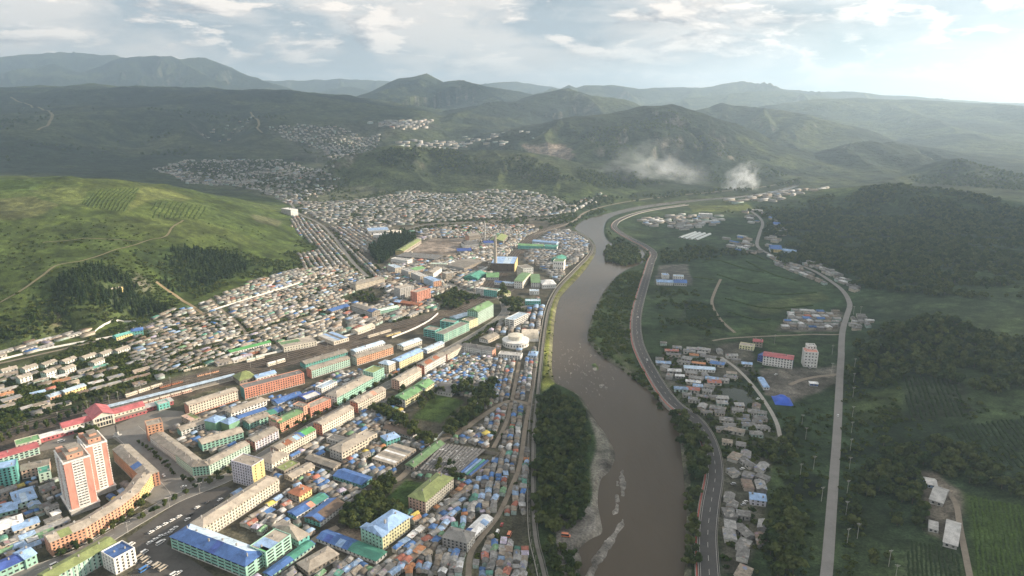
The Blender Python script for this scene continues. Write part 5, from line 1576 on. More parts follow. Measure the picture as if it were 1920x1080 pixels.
def tarp():
    a = hit(1467, 752)
    root = empty('tarpaulin_heap', (a[0], a[1], float(hz(*a)))); tag(root, 'big ultramarine tarpaulin over a heap in the builders yard', 'tarpaulin')
    m = plain('tarpaulin', (.02, .09, .50), .45, .4, .3, .25)
    n = 14; V = []; Fc = []
    for j in range(n + 1):
        for i in range(n + 1):
            u, v = i / n * 2 - 1, j / n * 2 - 1
            z = 5.5 * max(0, (1 - abs(u) ** 2.2)) * max(0, (1 - abs(v) ** 2.6)) * (1 + .12 * math.sin(5 * u + 3 * v)) + .3 * math.sin(9 * u) * math.cos(7 * v) * (1 - max(abs(u), abs(v)))
            V.append((u * 9 + v * 2, v * 11 - u * 2, max(z, 0) + .05))
    for j in range(n):
        for i in range(n):
            k = j * (n + 1) + i; Fc.append((k, k + 1, k + n + 2, k + n + 1))
    mesh_obj('cover_sheet', V, Fc, m, root)
    OCC.append([(a[0] - 14, a[1] - 14), (a[0] + 14, a[1] - 14), (a[0] + 14, a[1] + 14), (a[0] - 14, a[1] + 14)])


tarp()
# greenhouses beyond the fields
for k, (p, q, t) in enumerate([((1275, 446), (1304, 436), 'rearmost'), ((1284, 448), (1312, 437), 'second from the rear'), ((1294, 449), (1321, 438), 'second from the front'), ((1305, 450), (1331, 439), 'foremost')]):
    a = G(*p); b = G(*q); d = b - a; L = float(np.hypot(*d)); ang = math.atan2(d[1], d[0])
    o = empty('greenhouse', (float(a[0]), float(a[1]), 0), ang); tag(o, 'long pale greenhouse tunnel in the right bank fields, %s of four' % t, 'greenhouse', 'greenhouse tunnels')
    V = MB(); s = V.slot(plain('greenhouse_film', (.62, .64, .62), .4, .4, .2, .1)); r = 4
    for i in range(8):
        t0, t1 = math.pi * i / 8, math.pi * (i + 1) / 8
        V.quad((0, -r * math.cos(t0), r * .8 * math.sin(t0)), (L, -r * math.cos(t0), r * .8 * math.sin(t0)), (L, -r * math.cos(t1), r * .8 * math.sin(t1)), (0, -r * math.cos(t1), r * .8 * math.sin(t1)), s)
    V.build('film_tunnel', o)
    E = MB(); s = E.slot(paint('lgrey'))
    for x in (0, L):
        E.poly([(x, -r * math.cos(math.pi * i / 8), r * .8 * math.sin(math.pi * i / 8)) for i in range(9)], s)
    E.build('end_wall', o)
    foot(a, ang, -2, L + 2, -5, 5)
# ------------------------------------------------------------------ roads, rails, dykes
MX0, MY0, MW, MH = -1100, 330, 2500, 2100
MASK = np.zeros((MH, MW), bool)                 # one cell per metre: taken ground


def mask_poly(poly, grow=0):
    xs = [p[0] for p in poly]; ys = [p[1] for p in poly]
    i0, i1 = max(int(min(xs)) - MX0 - 1, 0), min(int(max(xs)) - MX0 + 2, MW)
    j0, j1 = max(int(min(ys)) - MY0 - 1, 0), min(int(max(ys)) - MY0 + 2, MH)
    if i0 >= i1 or j0 >= j1:
        return
    gx, gy = np.meshgrid(np.arange(i0, i1) + MX0 + .5, np.arange(j0, j1) + MY0 + .5)
    MASK[j0:j1, i0:i1] |= inpoly(gx, gy, poly)


def mask_line(pts, w):
    for (ax, ay), (bx, by) in zip(pts[:-1], pts[1:]):
        d = np.array([bx - ax, by - ay]); L = np.hypot(*d) + 1e-6
        n = np.array([-d[1], d[0]]) / L * w
        mask_poly([(ax + n[0], ay + n[1]), (bx + n[0], by + n[1]), (bx - n[0], by - n[1]), (ax - n[0], ay - n[1])])


def taken(x, y):
    i, j = int(x - MX0), int(y - MY0)
    return 0 <= i < MW and 0 <= j < MH and MASK[j, i]


for fp in OCC:
    mask_poly(fp)
mask_poly(RIVER)

ASPH = plain('asphalt', (.075, .072, .070), .9, .2, .25, .12)
ASPH2 = plain('pale_asphalt', (.185, .178, .168), .9, .2, .28, .1)
CONC = plain('concrete', (.34, .32, .29), .85, .25, .3, .25)
DIRTM = plain('packed_dirt', (.24, .205, .165), .95, .1, .3, .15)
LINE = plain('road_paint', (.50, .48, .45), .7, .3, .2, .6)
REDP = plain('red_paint', (.46, .13, .10), .7, .3, .25, .6)
KERBM = plain('kerb_stone', (.42, .40, .37), .85, .2, .25, .5)


def world_line(px, n=5, flat=False):
    pts = [tuple(G(*p)) for p in px] if flat else HL(px)
    return [tuple(p) for p in smooth_line(pts, n)]


def offset_line(pts, d):
    P = np.array(pts); t = np.gradient(P, axis=0)
    t /= np.hypot(t[:, 0], t[:, 1])[:, None] + 1e-9
    n = np.stack([-t[:, 1], t[:, 0]], -1)
    return P + n * d


def even(pts, step):
    P = np.array(pts); d = np.concatenate([[0], np.cumsum(np.hypot(*np.diff(P, axis=0).T))])
    s = np.arange(0, d[-1], step)
    return [(float(np.interp(v, d, P[:, 0])), float(np.interp(v, d, P[:, 1]))) for v in s]


def ribbon(name, pts, w, mat, z=.15, parent=None, kind='structure', d0=None, step=6, thick=0.0):
    pts = even(pts, step)
    a = offset_line(pts, w / 2 if d0 is None else d0 + w / 2); b = offset_line(pts, -w / 2 if d0 is None else d0 - w / 2)
    zc = np.maximum(np.maximum(hz(a[:, 0], a[:, 1]), hz(b[:, 0], b[:, 1])), hz(np.array(pts)[:, 0], np.array(pts)[:, 1])) + z
    V = []; Fc = []
    for k in range(len(pts)):
        V += [(a[k, 0], a[k, 1], zc[k]), (b[k, 0], b[k, 1], zc[k])]
    n = len(pts)
    for k in range(n - 1):
        Fc.append((2 * k + 1, 2 * k + 3, 2 * k + 2, 2 * k))
    if thick:
        o = len(V)
        V += [(x, y, zz - thick) for x, y, zz in V]
        for k in range(n - 1):
            Fc.append((2 * k, 2 * k + 2, o + 2 * k + 2, o + 2 * k)); Fc.append((2 * k + 3, 2 * k + 1, o + 2 * k + 1, o + 2 * k + 3))
        Fc.append((0, o, o + 1, 1)); Fc.append((2 * n - 2, 2 * n - 1, o + 2 * n - 1, o + 2 * n - 2))
    ob = mesh_obj(name, V, Fc, mat, parent, kind=kind)
    return ob


def road(name, px, w, mat=ASPH2, kerb=True, dash=False, edge=False, grow=2.0, z=.15, flat=False):
    pts = world_line(px, flat=flat)
    r = ribbon(name, pts, w, mat, z)
    if kerb:
        for s in (-1, 1):
            ribbon('kerb', pts, .35, KERBM, z + .13, r, None, s * (w / 2 + .18), thick=.4)
    if edge:
        for s in (-1, 1):
            ribbon('edge_line', pts, .22, LINE, z + .012, r, None, s * (w / 2 - .7))
    if dash:
        V = []; Fc = []
        P = even(pts, 3.0); A = offset_line(P, .13); B = offset_line(P, -.13)
        for k in range(0, len(P) - 2, 5):
            o = len(V)
            for q in (A[k], B[k], B[k + 2], A[k + 2]):
                V.append((q[0], q[1], float(hz(*P[k])) + z + .03))
            Fc.append((o, o + 1, o + 2, o + 3))
        mesh_obj('lane_dashes', V, Fc, LINE, r, kind='stuff')
    mask_line(pts, w / 2 + grow)
    return pts


AVENUE = road('avenue', [(-40, 1112), (60, 1072), (150, 1038), (255, 977), (330, 935), (405, 905), (455, 880), (505, 848), (560, 815), (620, 780), (690, 742), (752, 708), (812, 672), (870, 640), (920, 610), (948, 585), (945, 565)], 13, dash=True)
ROAD2 = road('station_avenue', [(236, 806), (262, 830), (300, 868), (338, 905), (352, 925)], 22, ASPH2)
road('crossing_street', [(950, 566), (930, 556), (895, 552), (860, 541), (838, 530)], 10)
road('river_street', [(960, 580), (985, 574), (1005, 572)], 8, kerb=False)
road('market_lane', [(1000, 760), (955, 752), (905, 780), (860, 812), (828, 826), (775, 872), (745, 900), (700, 905)], 6, kerb=False, mat=DIRTM)
road('shanty_lane', [(878, 1090), (882, 1040), (905, 1005), (935, 965), (958, 915), (975, 870), (985, 800), (1000, 720), (1003, 690)], 4, kerb=False, mat=DIRTM, grow=.6)
road('shanty_lane', [(925, 840), (950, 790), (962, 740), (972, 690), (975, 675)], 4, kerb=False, mat=DIRTM, grow=.6)
road('yard_lane', [(500, 1085), (560, 1040), (590, 1012), (610, 1000), (640, 985)], 6, kerb=False, mat=DIRTM)
road('hill_lane', [(-40, 690), (60, 668), (160, 645), (250, 622), (300, 600), (370, 590), (470, 560), (560, 535), (640, 512)], 5, kerb=False, mat=DIRTM, grow=1)
road('hill_lane', [(330, 670), (400, 648), (470, 622), (560, 598), (640, 580)], 4, kerb=False, mat=DIRTM, grow=1)
road('hill_lane', [(395, 560), (420, 585), (450, 610), (470, 640)], 4, kerb=False, mat=DIRTM, grow=1)
road('valley_road', [(690, 520), (660, 490), (630, 450), (600, 420), (560, 400), (545, 380)], 7, kerb=False, mat=ASPH2)
road('valley_road', [(700, 470), (780, 425), (860, 418), (950, 415), (1040, 408), (1075, 402)], 6, kerb=False, mat=ASPH2)
road('bank_road', [(1000, 440), (1050, 425), (1080, 412), (1100, 397), (1150, 383), (1220, 372), (1320, 362), (1420, 352), (1500, 336)], 8, kerb=False, mat=DIRTM)


def sheet(name, px, mat, z=.10):
    pts = PL(px)
    mask_poly(pts)
    return mesh_obj(name, [(p[0], p[1], z) for p in pts], [tuple(range(len(pts)))[::-1] if sum((pts[i][0] * pts[(i + 1) % len(pts)][1] - pts[(i + 1) % len(pts)][0] * pts[i][1]) for i in range(len(pts))) < 0 else tuple(range(len(pts)))], mat, kind='structure')


sheet('station_square', [(85, 830), (130, 815), (180, 806), (222, 795), (262, 778), (300, 768), (345, 772), (352, 786), (330, 800), (280, 815), (272, 832), (235, 838), (212, 822), (150, 830), (60, 850)], plain('square_paving', (.185, .172, .155), .9, .2, .3, .08), .14)
sheet('car_park', [(322, 950), (345, 930), (425, 912), (436, 918), (378, 988), (322, 1002), (312, 1020), (360, 1050), (430, 1100), (230, 1100), (258, 1060), (256, 1030), (238, 1010)], plain('car_park_asphalt', (.085, .080, .076), .9, .2, .35, .1), .12)
sheet('junction_apron', [(285, 905), (318, 872), (352, 892), (400, 895), (372, 915), (330, 932), (285, 945), (272, 938)], ASPH2, .13)
sheet('pond', [(1347, 729), (1378, 728), (1404, 734), (1412, 752), (1398, 763), (1376, 752), (1356, 744)], plain('pond_water', (.050, .055, .040), .12, .5, .2, .05), .16)
# highway on the right bank with parapet
HIGHWAY = [(1332, 1110), (1328, 1050), (1327, 1000), (1333, 945), (1341, 895), (1337, 850), (1322, 812), (1300, 785), (1268, 762), (1247, 738), (1226, 705), (1207, 670), (1196, 640), (1193, 605), (1198, 572), (1210, 530), (1221, 492), (1226, 476), (1210, 462),
           (1186, 450), (1162, 436), (1152, 424), (1166, 411), (1212, 396), (1290, 384)]
hw = road('highway', HIGHWAY, 12.5, ASPH, kerb=False, dash=True, edge=True, grow=3, z=1.2)
def parapet():
    o = empty('river_parapet', (hw[0][0], hw[0][1], 0)); tag(o, 'low white and red parapet wall along the river side of the highway', 'parapet')
    w1 = ribbon('wall_band', hw, .5, plain('parapet_white', (.34, .31, .29), .8, .2, .35, .3), 2.0, None, None, 6.9, thick=3.2)
    w2 = ribbon('red_band', hw, .8, REDP, 1.22, None, None, 8.0, thick=1.0)
    w3 = ribbon('retaining_wall', hw, .4, CONC, 1.1, None, None, 8.9, thick=5)
    w4 = ribbon('side_rail', hw, .2, CONC, 1.8, None, None, -6.7, thick=2.2)
    for w in (w1, w2, w3, w4):
        w.parent = o; w.matrix_parent_inverse = o.matrix_world.inverted(); w.location = (-o.location.x, -o.location.y, 0)
parapet()
CROAD = road('country_road', [(1546, 1110), (1552, 1050), (1558, 970), (1564, 890), (1569, 820), (1573, 740), (1577, 660), (1580, 620), (1588, 592), (1593, 570), (1580, 546), (1550, 523), (1516, 504), (1478, 490), (1442, 476), (1420, 461), (1424, 438), (1430, 420), (1424, 408), (1408, 396)], 7.5, plain('worn_asphalt', (.22, .21, .20), .9, .2, .2, .1), kerb=False)
road('village_road', [(1577, 627), (1520, 627), (1450, 630), (1370, 634), (1330, 640)], 4, kerb=False, mat=DIRTM)
road('field_track', [(1378, 624), (1350, 598), (1335, 570), (1340, 548), (1352, 522)], 4.5, kerb=False, mat=DIRTM)
road('village_lane', [(1465, 830), (1455, 790), (1432, 750), (1405, 715), (1380, 690), (1350, 668)], 4, kerb=False, mat=CONC)
road('farm_track', [(1822, 1100), (1812, 1050), (1800, 990), (1792, 945), (1770, 915)], 4, kerb=False, mat=DIRTM)
road('yard_track', [(1570, 702), (1535, 706), (1505, 712), (1480, 722)], 5, kerb=False, mat=DIRTM)
HILLP = road('hill_path', [(0, 568), (40, 545), (75, 520), (105, 498), (150, 490), (185, 480), (230, 466), (275, 452), (310, 444), (325, 425), (345, 412)], 4, kerb=False, mat=plain('trodden_grass', (.20, .175, .11), .95, .1, .3, .1))
road('hill_path', [(80, 455), (150, 448), (210, 449), (270, 454)], 3, kerb=False, mat=MATS['trodden_grass'])
road('gully_path', [(292, 528), (315, 545), (340, 562), (362, 575), (385, 592)], 5, kerb=False, mat=plain('gully_soil', (.27, .21, .13), .95, .1, .3, .1))
road('plateau_track', [(20, 182), (60, 200), (98, 215), (92, 232), (70, 245)], 14, kerb=False, mat=MATS['trodden_grass'])
road('plateau_track', [(470, 210), (485, 228), (482, 240), (492, 250)], 12, kerb=False, mat=MATS['trodden_grass'])

# dyke along the town bank: path, wall, fence posts
DYKE = [(1030, 1120), (1016, 1060), (1004, 1010), (1000, 950), (999, 880), (1001, 800), (1008, 735), (1014, 680), (1021, 620), (1030, 575), (1048, 540), (1078, 508), (1105, 480), (1112, 462), (1100, 446), (1078, 434)]
dk = road('dyke_path', DYKE, 2.8, plain('dyke_gravel', (.17, .16, .145), .9, .2, .3, .2), kerb=False, grow=1.5, z=.9)
def dyke():
    o = empty('dyke_wall', (0, 0, 0)); tag(o, 'long pale dyke wall with fence posts between town and river', 'wall')
    ribbon('town_wall', dk, .45, plain('dyke_plaster', (.30, .285, .26), .85, .2, .35, .3), 1.8, o, None, 4.6, thick=3)
    ribbon('river_wall', dk, .35, plain('old_concrete', (.22, .21, .19), .85, .2, .35, .3), 1.0, o, None, -2.3, thick=3.4)
    V = MB(); s = V.slot(CONC)
    for p in even([tuple(q) for q in offset_line(dk, 3.4)], 9):
        z = float(hz(*p)); V.box(p[0] - .16, p[0] + .16, p[1] - .16, p[1] + .16, z, z + 4.2, s)
    V.build('fence_posts', o, kind='stuff')
dyke()

# railway
SLEEP = plain('track_bed', (.085, .068, .055), .95, .15, .35, .5)
STEEL = plain('rail_steel', (.30, .27, .25), .45, .5, .2, .5, .8)
rail_c = world_line(RAIL_C, flat=True)
def track(pts, d, name='railway_track'):
    P = [tuple(q) for q in offset_line(even(pts, 10), d)]
    t = ribbon(name, P, 2.6, SLEEP, .22)
    for s in (-.75, .75):
        ribbon('rail', P, .16, STEEL, .40, t, None, s, thick=.16)
for d in (-15, -9.5, 2, 8, 14, 20):
    track(rail_c[: len(rail_c)] if d > -12 else rail_c[6:-6], d)
NORTH = world_line([(860, 583), (900, 562), (925, 530), (950, 500), (975, 470), (998, 448), (1025, 432), (1060, 420)], flat=True)
for d in (-4.5, 1, 6.5, 12):
    track(NORTH, d)
mask_line([tuple(q) for q in offset_line(rail_c, 3)], 22)
mask_line(NORTH, 16)


def long_wall(name, px, label, h=2.2, mat='white', flat=False):
    pts = world_line(px, flat=flat)
    o = ribbon(name, pts, .5, plain('wall_' + mat, CO[mat], .85, .2, .25, .2), h, None, 'thing', 0, 8, thick=h + .8)
    tag(o, label, 'wall')
long_wall('yard_wall', [(60, 720), (0, 735)], 'short white yard wall at the left picture edge')
long_wall('compound_wall', [(-20, 681), (60, 661), (130, 647), (185, 637), (222, 630), (268, 618), (290, 608)], 'long white wall along the lane below the wooded scarp')
long_wall('compound_wall', [(178, 622), (200, 608), (225, 603), (258, 604)], 'curved white wall round the terraced beds of the kindergarten')
long_wall('rail_wall', [(735, 634), (775, 618), (805, 602), (822, 588)], 'curved white wall on the town side of the railway bend')
long_wall('rail_wall', [(480, 670), (560, 652), (620, 638), (668, 626)], 'straight pale wall along the rail yard')
long_wall('hill_wall', [(330, 660), (395, 643), (450, 632), (500, 624), (560, 612), (620, 598)], 'pale wall above the vivid green goods shed')
long_wall('track_wall', [(884, 532), (905, 511), (930, 478), (955, 452)], 'pale wall beside the upper railway')
long_wall('school_wall', [(905, 748), (880, 775), (845, 800), (820, 822)], 'straight wall between the upper pitch trees and the market lane')
for k, (px, wh) in enumerate([([(340, 622), (420, 600), (500, 578), (590, 553)], 'lower'), ([(390, 585), (470, 560), (560, 532), (620, 515)], 'middle'), ([(430, 556), (500, 535), (570, 514)], 'upper')]):
    long_wall('lane_wall', px, 'whitewashed garden wall along the %s lane of the hillside rows' % wh)
# ------------------------------------------------------------------ small houses
ROOFC = dict(grey=(.185, .18, .172), ash=(.275, .27, .262), tan=(.27, .23, .185), brown=(.20, .15, .115), blue=(.085, .18, .40), sky=(.27, .38, .55), teal=(.10, .25, .20), green=(.16, .28, .16), red=(.36, .14, .10), orange=(.42, .20, .10), white=(.52, .52, .52), lilac=(.42, .38, .48), yellow=(.58, .47, .12))
RNAME = dict(grey='grey', ash='ash grey', tan='tan', brown='brown', blue='blue', sky='sky blue', teal='teal', green='green', red='red', orange='orange', white='white', lilac='lilac', yellow='yellow')
PAL_SH = [('grey', 26), ('ash', 24), ('tan', 13), ('brown', 5), ('blue', 9), ('sky', 9), ('teal', 3), ('green', 2), ('red', 3), ('orange', 1), ('white', 6), ('lilac', 2), ('yellow', .7)]
PAL_RB = [('grey', 15), ('ash', 16), ('tan', 12), ('brown', 5), ('blue', 10), ('sky', 10), ('teal', 4), ('green', 3), ('red', 4), ('orange', 2.2), ('white', 8), ('lilac', 3), ('yellow', 1.4)]
PAL_HI = [('grey', 22), ('ash', 26), ('tan', 30), ('brown', 6), ('blue', 2.2), ('sky', 4), ('teal', 1.5), ('green', 1.4), ('red', 2.2), ('orange', 1), ('white', 7), ('lilac', 1.5)]
PAL_CN = [('grey', 50), ('ash', 26), ('tan', 9), ('brown', 5), ('blue', 2), ('sky', 2), ('white', 7), ('red', 3)]
HOUSES = []       # x, y, z, angle, length, width, height, roof colour key, variant, district


def pick(r, pal):
    t = r.uniform(0, sum(w for _, w in pal))
    for k, w in pal:
        t -= w
        if t <= 0:
            return k
    return pal[0][0]


def fill(district, poly_px, dir_px, pitch, lens, wid, hts, pal, gap=.08, jit=.5, flat=True, seed=1, tight=.6, angj=.05, use_mask=True, lane=0):
    r = random.Random(seed)
    poly = [tuple(p) for p in (PL(poly_px) if flat else HL(poly_px))]
    a = G(*dir_px[0]); b = G(*dir_px[1])
    ang = math.atan2(b[1] - a[1], b[0] - a[0]); ca, sa = math.cos(ang), math.sin(ang)
    U = [(x * ca + y * sa, -x * sa + y * ca) for x, y in poly]
    u0, u1 = min(p[0] for p in U), max(p[0] for p in U); v0, v1 = min(p[1] for p in U), max(p[1] for p in U)
    v = v0 + r.uniform(0, pitch); row = 0
    while v < v1:
        u = u0 + r.uniform(0, 6)
        while u < u1:
            L = r.uniform(*lens)
            if r.random() < gap:
                u += L * r.uniform(.3, .9); continue
            W = r.uniform(*wid)
            x = (u + L / 2) * ca - v * sa + r.uniform(-jit, jit); y = (u + L / 2) * sa + v * ca + r.uniform(-jit, jit)
            u += L + r.uniform(0, tight)
            if not inpoly(np.array([x]), np.array([y]), poly)[0]:
                continue
            an = ang + r.gauss(0, angj)
            swap = r.random() < .10
            if swap:
                an += math.pi / 2; L = min(L, pitch * .9)
            c2, s2 = math.cos(an), math.sin(an)
            q = .40
            cs = [(x + c2 * i - s2 * j, y + s2 * i + c2 * j) for i in (-L * q, 0, L * q) for j in (-W * q, 0, W * q)]
            if use_mask and any(taken(*c) for c in cs):
                continue
            if use_mask:
                sh = .86
                mask_poly([(x + sh * (c2 * i - s2 * j), y + sh * (s2 * i + c2 * j)) for i, j in ((-L / 2, -W / 2), (L / 2, -W / 2), (L / 2, W / 2), (-L / 2, W / 2))])
            HOUSES.append((x, y, float(hz(x, y)), an, L, W, r.uniform(*hts), pick(r, pal), r.choice((0, 0, 0, 1, 2)), district))
        row += 1
        v += pitch * r.uniform(.94, 1.06) + (lane if row % 2 == 0 else 0)


# keep parks, pitches and yards clear
for px in ([(712, 942), (758, 896), (806, 905), (770, 940), (756, 970)], [(765, 790), (812, 735), (885, 748), (900, 762), (830, 815), (760, 800)], [(612, 1012), (690, 962), (725, 975), (684, 1028)], [(640, 975), (700, 910), (740, 900), (752, 965), (700, 990), (650, 1000)],
           [(905, 1000), (935, 975), (998, 965), (998, 1030), (940, 1010)], [(545, 945), (590, 930), (600, 945), (556, 962)], [(690, 470), (740, 432), (785, 440), (720, 495)], [(725, 545), (700, 575), (640, 560), (700, 540)], [(945, 560), (985, 570), (975, 592), (940, 585)],
           [(812, 560), (850, 540), (900, 560), (870, 582), (830, 580)], [(780, 458), (810, 447), (875, 447), (858, 482), (770, 482)], [(832, 828), (938, 845), (884, 892), (785, 880)]):
    mask_poly(PL(px))
fill('riverside shacks', [(930, 668), (1012, 668), (1003, 740), (994, 880), (994, 1085), (760, 1085), (830, 1020), (870, 960), (900, 890), (950, 840), (900, 790)], [(985, 900), (1000, 740)], 5.0, (4.2, 8), (3.7, 5.2), (2.1, 3.6), PAL_SH, .03, .5, seed=2, lane=.7, angj=.12)
fill('market shacks', [(905, 800), (925, 830), (950, 850), (900, 900), (860, 960), (820, 1030), (740, 1090), (470, 1090), (540, 1040), (500, 1000), (560, 900), (640, 840), (720, 800), (800, 830), (860, 800)], [(600, 1050), (770, 935)], 5.1, (4.2, 8.5), (3.8, 5.4), (2.1, 3.8), PAL_RB, .03, .6, seed=3, lane=.6, angj=.14)
fill('left corner shacks', [(-40, 900), (90, 880), (140, 975), (90, 1010), (75, 1050), (-40, 1100)], [(0, 1000), (90, 965)], 8, (6, 12), (5, 7.5), (2.6, 4.2), PAL_RB, .06, .6, seed=4)
fill('courtyard sheds', [(205, 870), (250, 900), (262, 915), (222, 945), (190, 955), (185, 930)], [(215, 880), (250, 905)], 7, (5, 9), (4, 6), (2.4, 3.2), PAL_SH, .1, .5, seed=5)
fill('courtyard sheds', [(320, 800), (440, 760), (560, 740), (640, 700), (740, 690), (790, 650), (740, 720), (640, 770), (560, 790), (480, 830), (400, 850), (345, 840)], [(400, 830), (520, 775)], 6.0, (4.4, 9), (4, 5.6), (2.2, 3.4), PAL_SH, .06, .6, seed=6, angj=.1)
fill('rainbow shacks', [(790, 705), (840, 675), (870, 662), (935, 668), (960, 690), (920, 740), (870, 745), (850, 720), (800, 735)], [(830, 720), (900, 680)], 4.9, (4, 7), (3.6, 5), (2.2, 3.4), PAL_RB, .04, .5, seed=7, angj=.14)
fill('hillside rows', [(255, 620), (330, 585), (400, 560), (480, 525), (560, 505), (640, 500), (690, 520), (660, 570), (640, 610), (560, 650), (470, 665), (380, 690), (300, 705), (250, 690), (230, 660)], [(350, 610), (560, 545)], 10.4, (7, 12), (4.6, 5.8), (2.4, 3.0), PAL_HI, .20, .7, seed=8)
fill('hillside rows', [(550, 405), (600, 425), (640, 450), (690, 490), (720, 520), (690, 520), (640, 500), (570, 505), (560, 480), (600, 468), (545, 430)], [(575, 415), (650, 500)], 10.6, (7, 12), (4.8, 6.2), (2.4, 3.0), PAL_HI, .12, .7, seed=9)
fill('factory quarter', [(700, 520), (760, 490), (850, 480), (930, 440), (980, 440), (930, 520), (900, 570), (860, 580), (800, 600), (720, 620), (660, 620), (640, 600), (670, 560)], [(700, 600), (800, 560)], 9.4, (7, 16), (5.2, 7.6), (2.6, 4.0), PAL_HI, .10, .8, seed=10)
fill('factory quarter', [(920, 620), (960, 575), (1005, 560), (1020, 570), (1012, 665), (930, 655)], [(1000, 660), (1015, 580)], 9, (6, 12), (5, 7), (2.8, 4), PAL_SH, .2, .8, seed=20)
fill('river bend rows', [(960, 445), (1000, 432), (1068, 432), (1104, 456), (1100, 475), (1064, 505), (1045, 530), (1010, 500), (960, 480)], [(965, 470), (1060, 472)], 8.6, (6, 12), (4.6, 6.2), (2.5, 3.4), [('grey', 30), ('ash', 30), ('tan', 15), ('blue', 5), ('sky', 7), ('white', 8), ('brown', 5)], .05, .5, seed=11)
fill('rail sheds', [(-40, 770), (0, 700), (120, 690), (240, 680), (350, 670), (420, 655), (420, 680), (300, 715), (200, 735), (60, 780)], [(50, 740), (300, 675)], 17, (8, 18), (5.5, 7.5), (2.6, 3.6), PAL_HI, .5, 2, seed=12)
fill('scarp foot row', [(-30, 676), (40, 648), (110, 632), (175, 616), (178, 626), (110, 645), (40, 668)], [(40, 660), (150, 628)], 14, (12, 22), (5.5, 7), (2.6, 3.4), PAL_HI, .25, .6, seed=13)
fill('scarp foot row', [(270, 605), (300, 590), (350, 575), (362, 580), (330, 600), (280, 618)], [(280, 608), (350, 580)], 11, (9, 16), (5.5, 7), (2.6, 3.4), PAL_HI, .15, .6, seed=14)
fill('far bank rows', [(700, 372), (760, 362), (850, 366), (940, 362), (1040, 372), (1072, 388), (1060, 402), (960, 410), (880, 412), (780, 420), (700, 430), (610, 420), (560, 395), (530, 376), (600, 380)], [(700, 392), (960, 390)], 17, (10, 20), (5, 7), (2.5, 3.2), [('ash', 36), ('white', 14), ('tan', 20), ('grey', 30), ('sky', 3), ('red', 1)],  .34, 1.5, flat=True, seed=15, tight=3)
fill('upper valley', [(290, 318), (350, 300), (430, 298), (520, 300), (600, 318), (640, 340), (600, 372), (540, 385), (500, 365), (430, 348), (350, 345)], [(400, 330), (560, 350)], 21, (10, 24), (6, 9.5), (2.8, 5.5), [('ash', 36), ('white', 26), ('tan', 14), ('grey', 22), ('sky', 4), ('red', 1)], .60, 4, flat=False, seed=16, tight=8, use_mask=False, angj=.25)
fill('upper valley', [(500, 240), (560, 232), (640, 240), (715, 252), (705, 275), (660, 300), (600, 282), (540, 262)], [(560, 250), (680, 270)], 22, (11, 24), (7, 11), (3, 6), [('ash', 40), ('white', 34), ('tan', 12), ('grey', 16), ('sky', 3)], .5, 6, flat=False, seed=17, tight=8, use_mask=False, angj=.3)
fill('upper valley', [(690, 232), (770, 226), (812, 224), (800, 240), (740, 245)], [(700, 238), (800, 230)], 34, (20, 46), (12, 18), (5, 10), [('ash', 40), ('white', 34), ('tan', 12), ('grey', 16), ('red', 3)], .4, 8, flat=False, seed=18, tight=12, use_mask=False, angj=.3)
fill('upper valley', [(740, 268), (860, 264), (960, 262), (960, 274), (860, 278), (740, 276)], [(750, 270), (950, 268)], 40, (18, 40), (12, 18), (4, 8), [('ash', 40), ('white', 34), ('grey', 16)], .6, 8, flat=False, seed=19, tight=14, use_mask=False, angj=.3)
# right bank villages
fill('highway village', [(1345, 860), (1395, 850), (1440, 872), (1438, 960), (1420, 1090), (1338, 1090), (1345, 980)], [(1395, 1080), (1400, 880)], 11, (9, 15), (6.5, 8.5), (2.8, 3.8), PAL_CN, .18, 1.8, seed=30, angj=.35, tight=4)
fill('pond village', [(1248, 745), (1330, 718), (1400, 722), (1440, 770), (1465, 815), (1420, 850), (1350, 858), (1325, 800)], [(1280, 760), (1400, 772)], 12.5, (8, 15), (6, 8), (2.8, 3.6), PAL_CN, .34, 2.0, seed=31, angj=.16, tight=6)
fill('upper village', [(1230, 640), (1300, 655), (1380, 665), (1415, 700), (1340, 728), (1262, 740), (1240, 700)], [(1260, 690), (1370, 700)], 12, (8, 18), (6, 8), (2.8, 4), [('grey', 30), ('ash', 24), ('tan', 10), ('white', 12), ('sky', 5), ('red', 6), ('orange', 4), ('blue', 3)], .36, 1.8, seed=32, angj=.15, tight=6)
fill('grid village', [(1462, 618), (1484, 584), (1580, 588), (1572, 622)], [(1470, 615), (1565, 618)], 13.5, (8.5, 10.5), (7, 8.4), (3, 3.8), [('ash', 34), ('white', 24), ('tan', 18), ('blue', 10), ('sky', 4), ('red', 4)], .03, .4, seed=33, tight=3)
fill('roadside houses', [(1440, 480), (1470, 486), (1530, 502), (1590, 535), (1608, 552), (1590, 556), (1520, 525), (1460, 500)], [(1470, 488), (1570, 528)], 11, (9, 16), (7, 9), (3, 4.2), [('ash', 40), ('white', 24), ('tan', 14), ('grey', 20)], .12, 1, seed=34, tight=2)
fill('roadside houses', [(1588, 605), (1612, 600), (1635, 618), (1620, 630), (1590, 628)], [(1595, 620), (1620, 622)], 11, (7, 12), (5, 7), (2.8, 3.8), PAL_CN, .2, 1, seed=35)
fill('far hamlets', [(1200, 412), (1290, 402), (1350, 405), (1352, 420), (1290, 432), (1215, 425)], [(1220, 415), (1340, 410)], 22, (12, 26), (8, 11), (3, 5), [('ash', 40), ('white', 30), ('tan', 10), ('grey', 20), ('sky', 4)], .45, 2, seed=36, tight=6)
fill('far hamlets', [(1395, 395), (1425, 395), (1470, 420), (1465, 470), (1440, 480), (1360, 470), (1360, 448), (1415, 440)], [(1400, 450), (1460, 460)], 24, (10, 24), (8, 11), (3, 5), [('ash', 40), ('white', 30), ('tan', 10), ('grey', 20), ('blue', 6)], .5, 2, seed=37, tight=6)
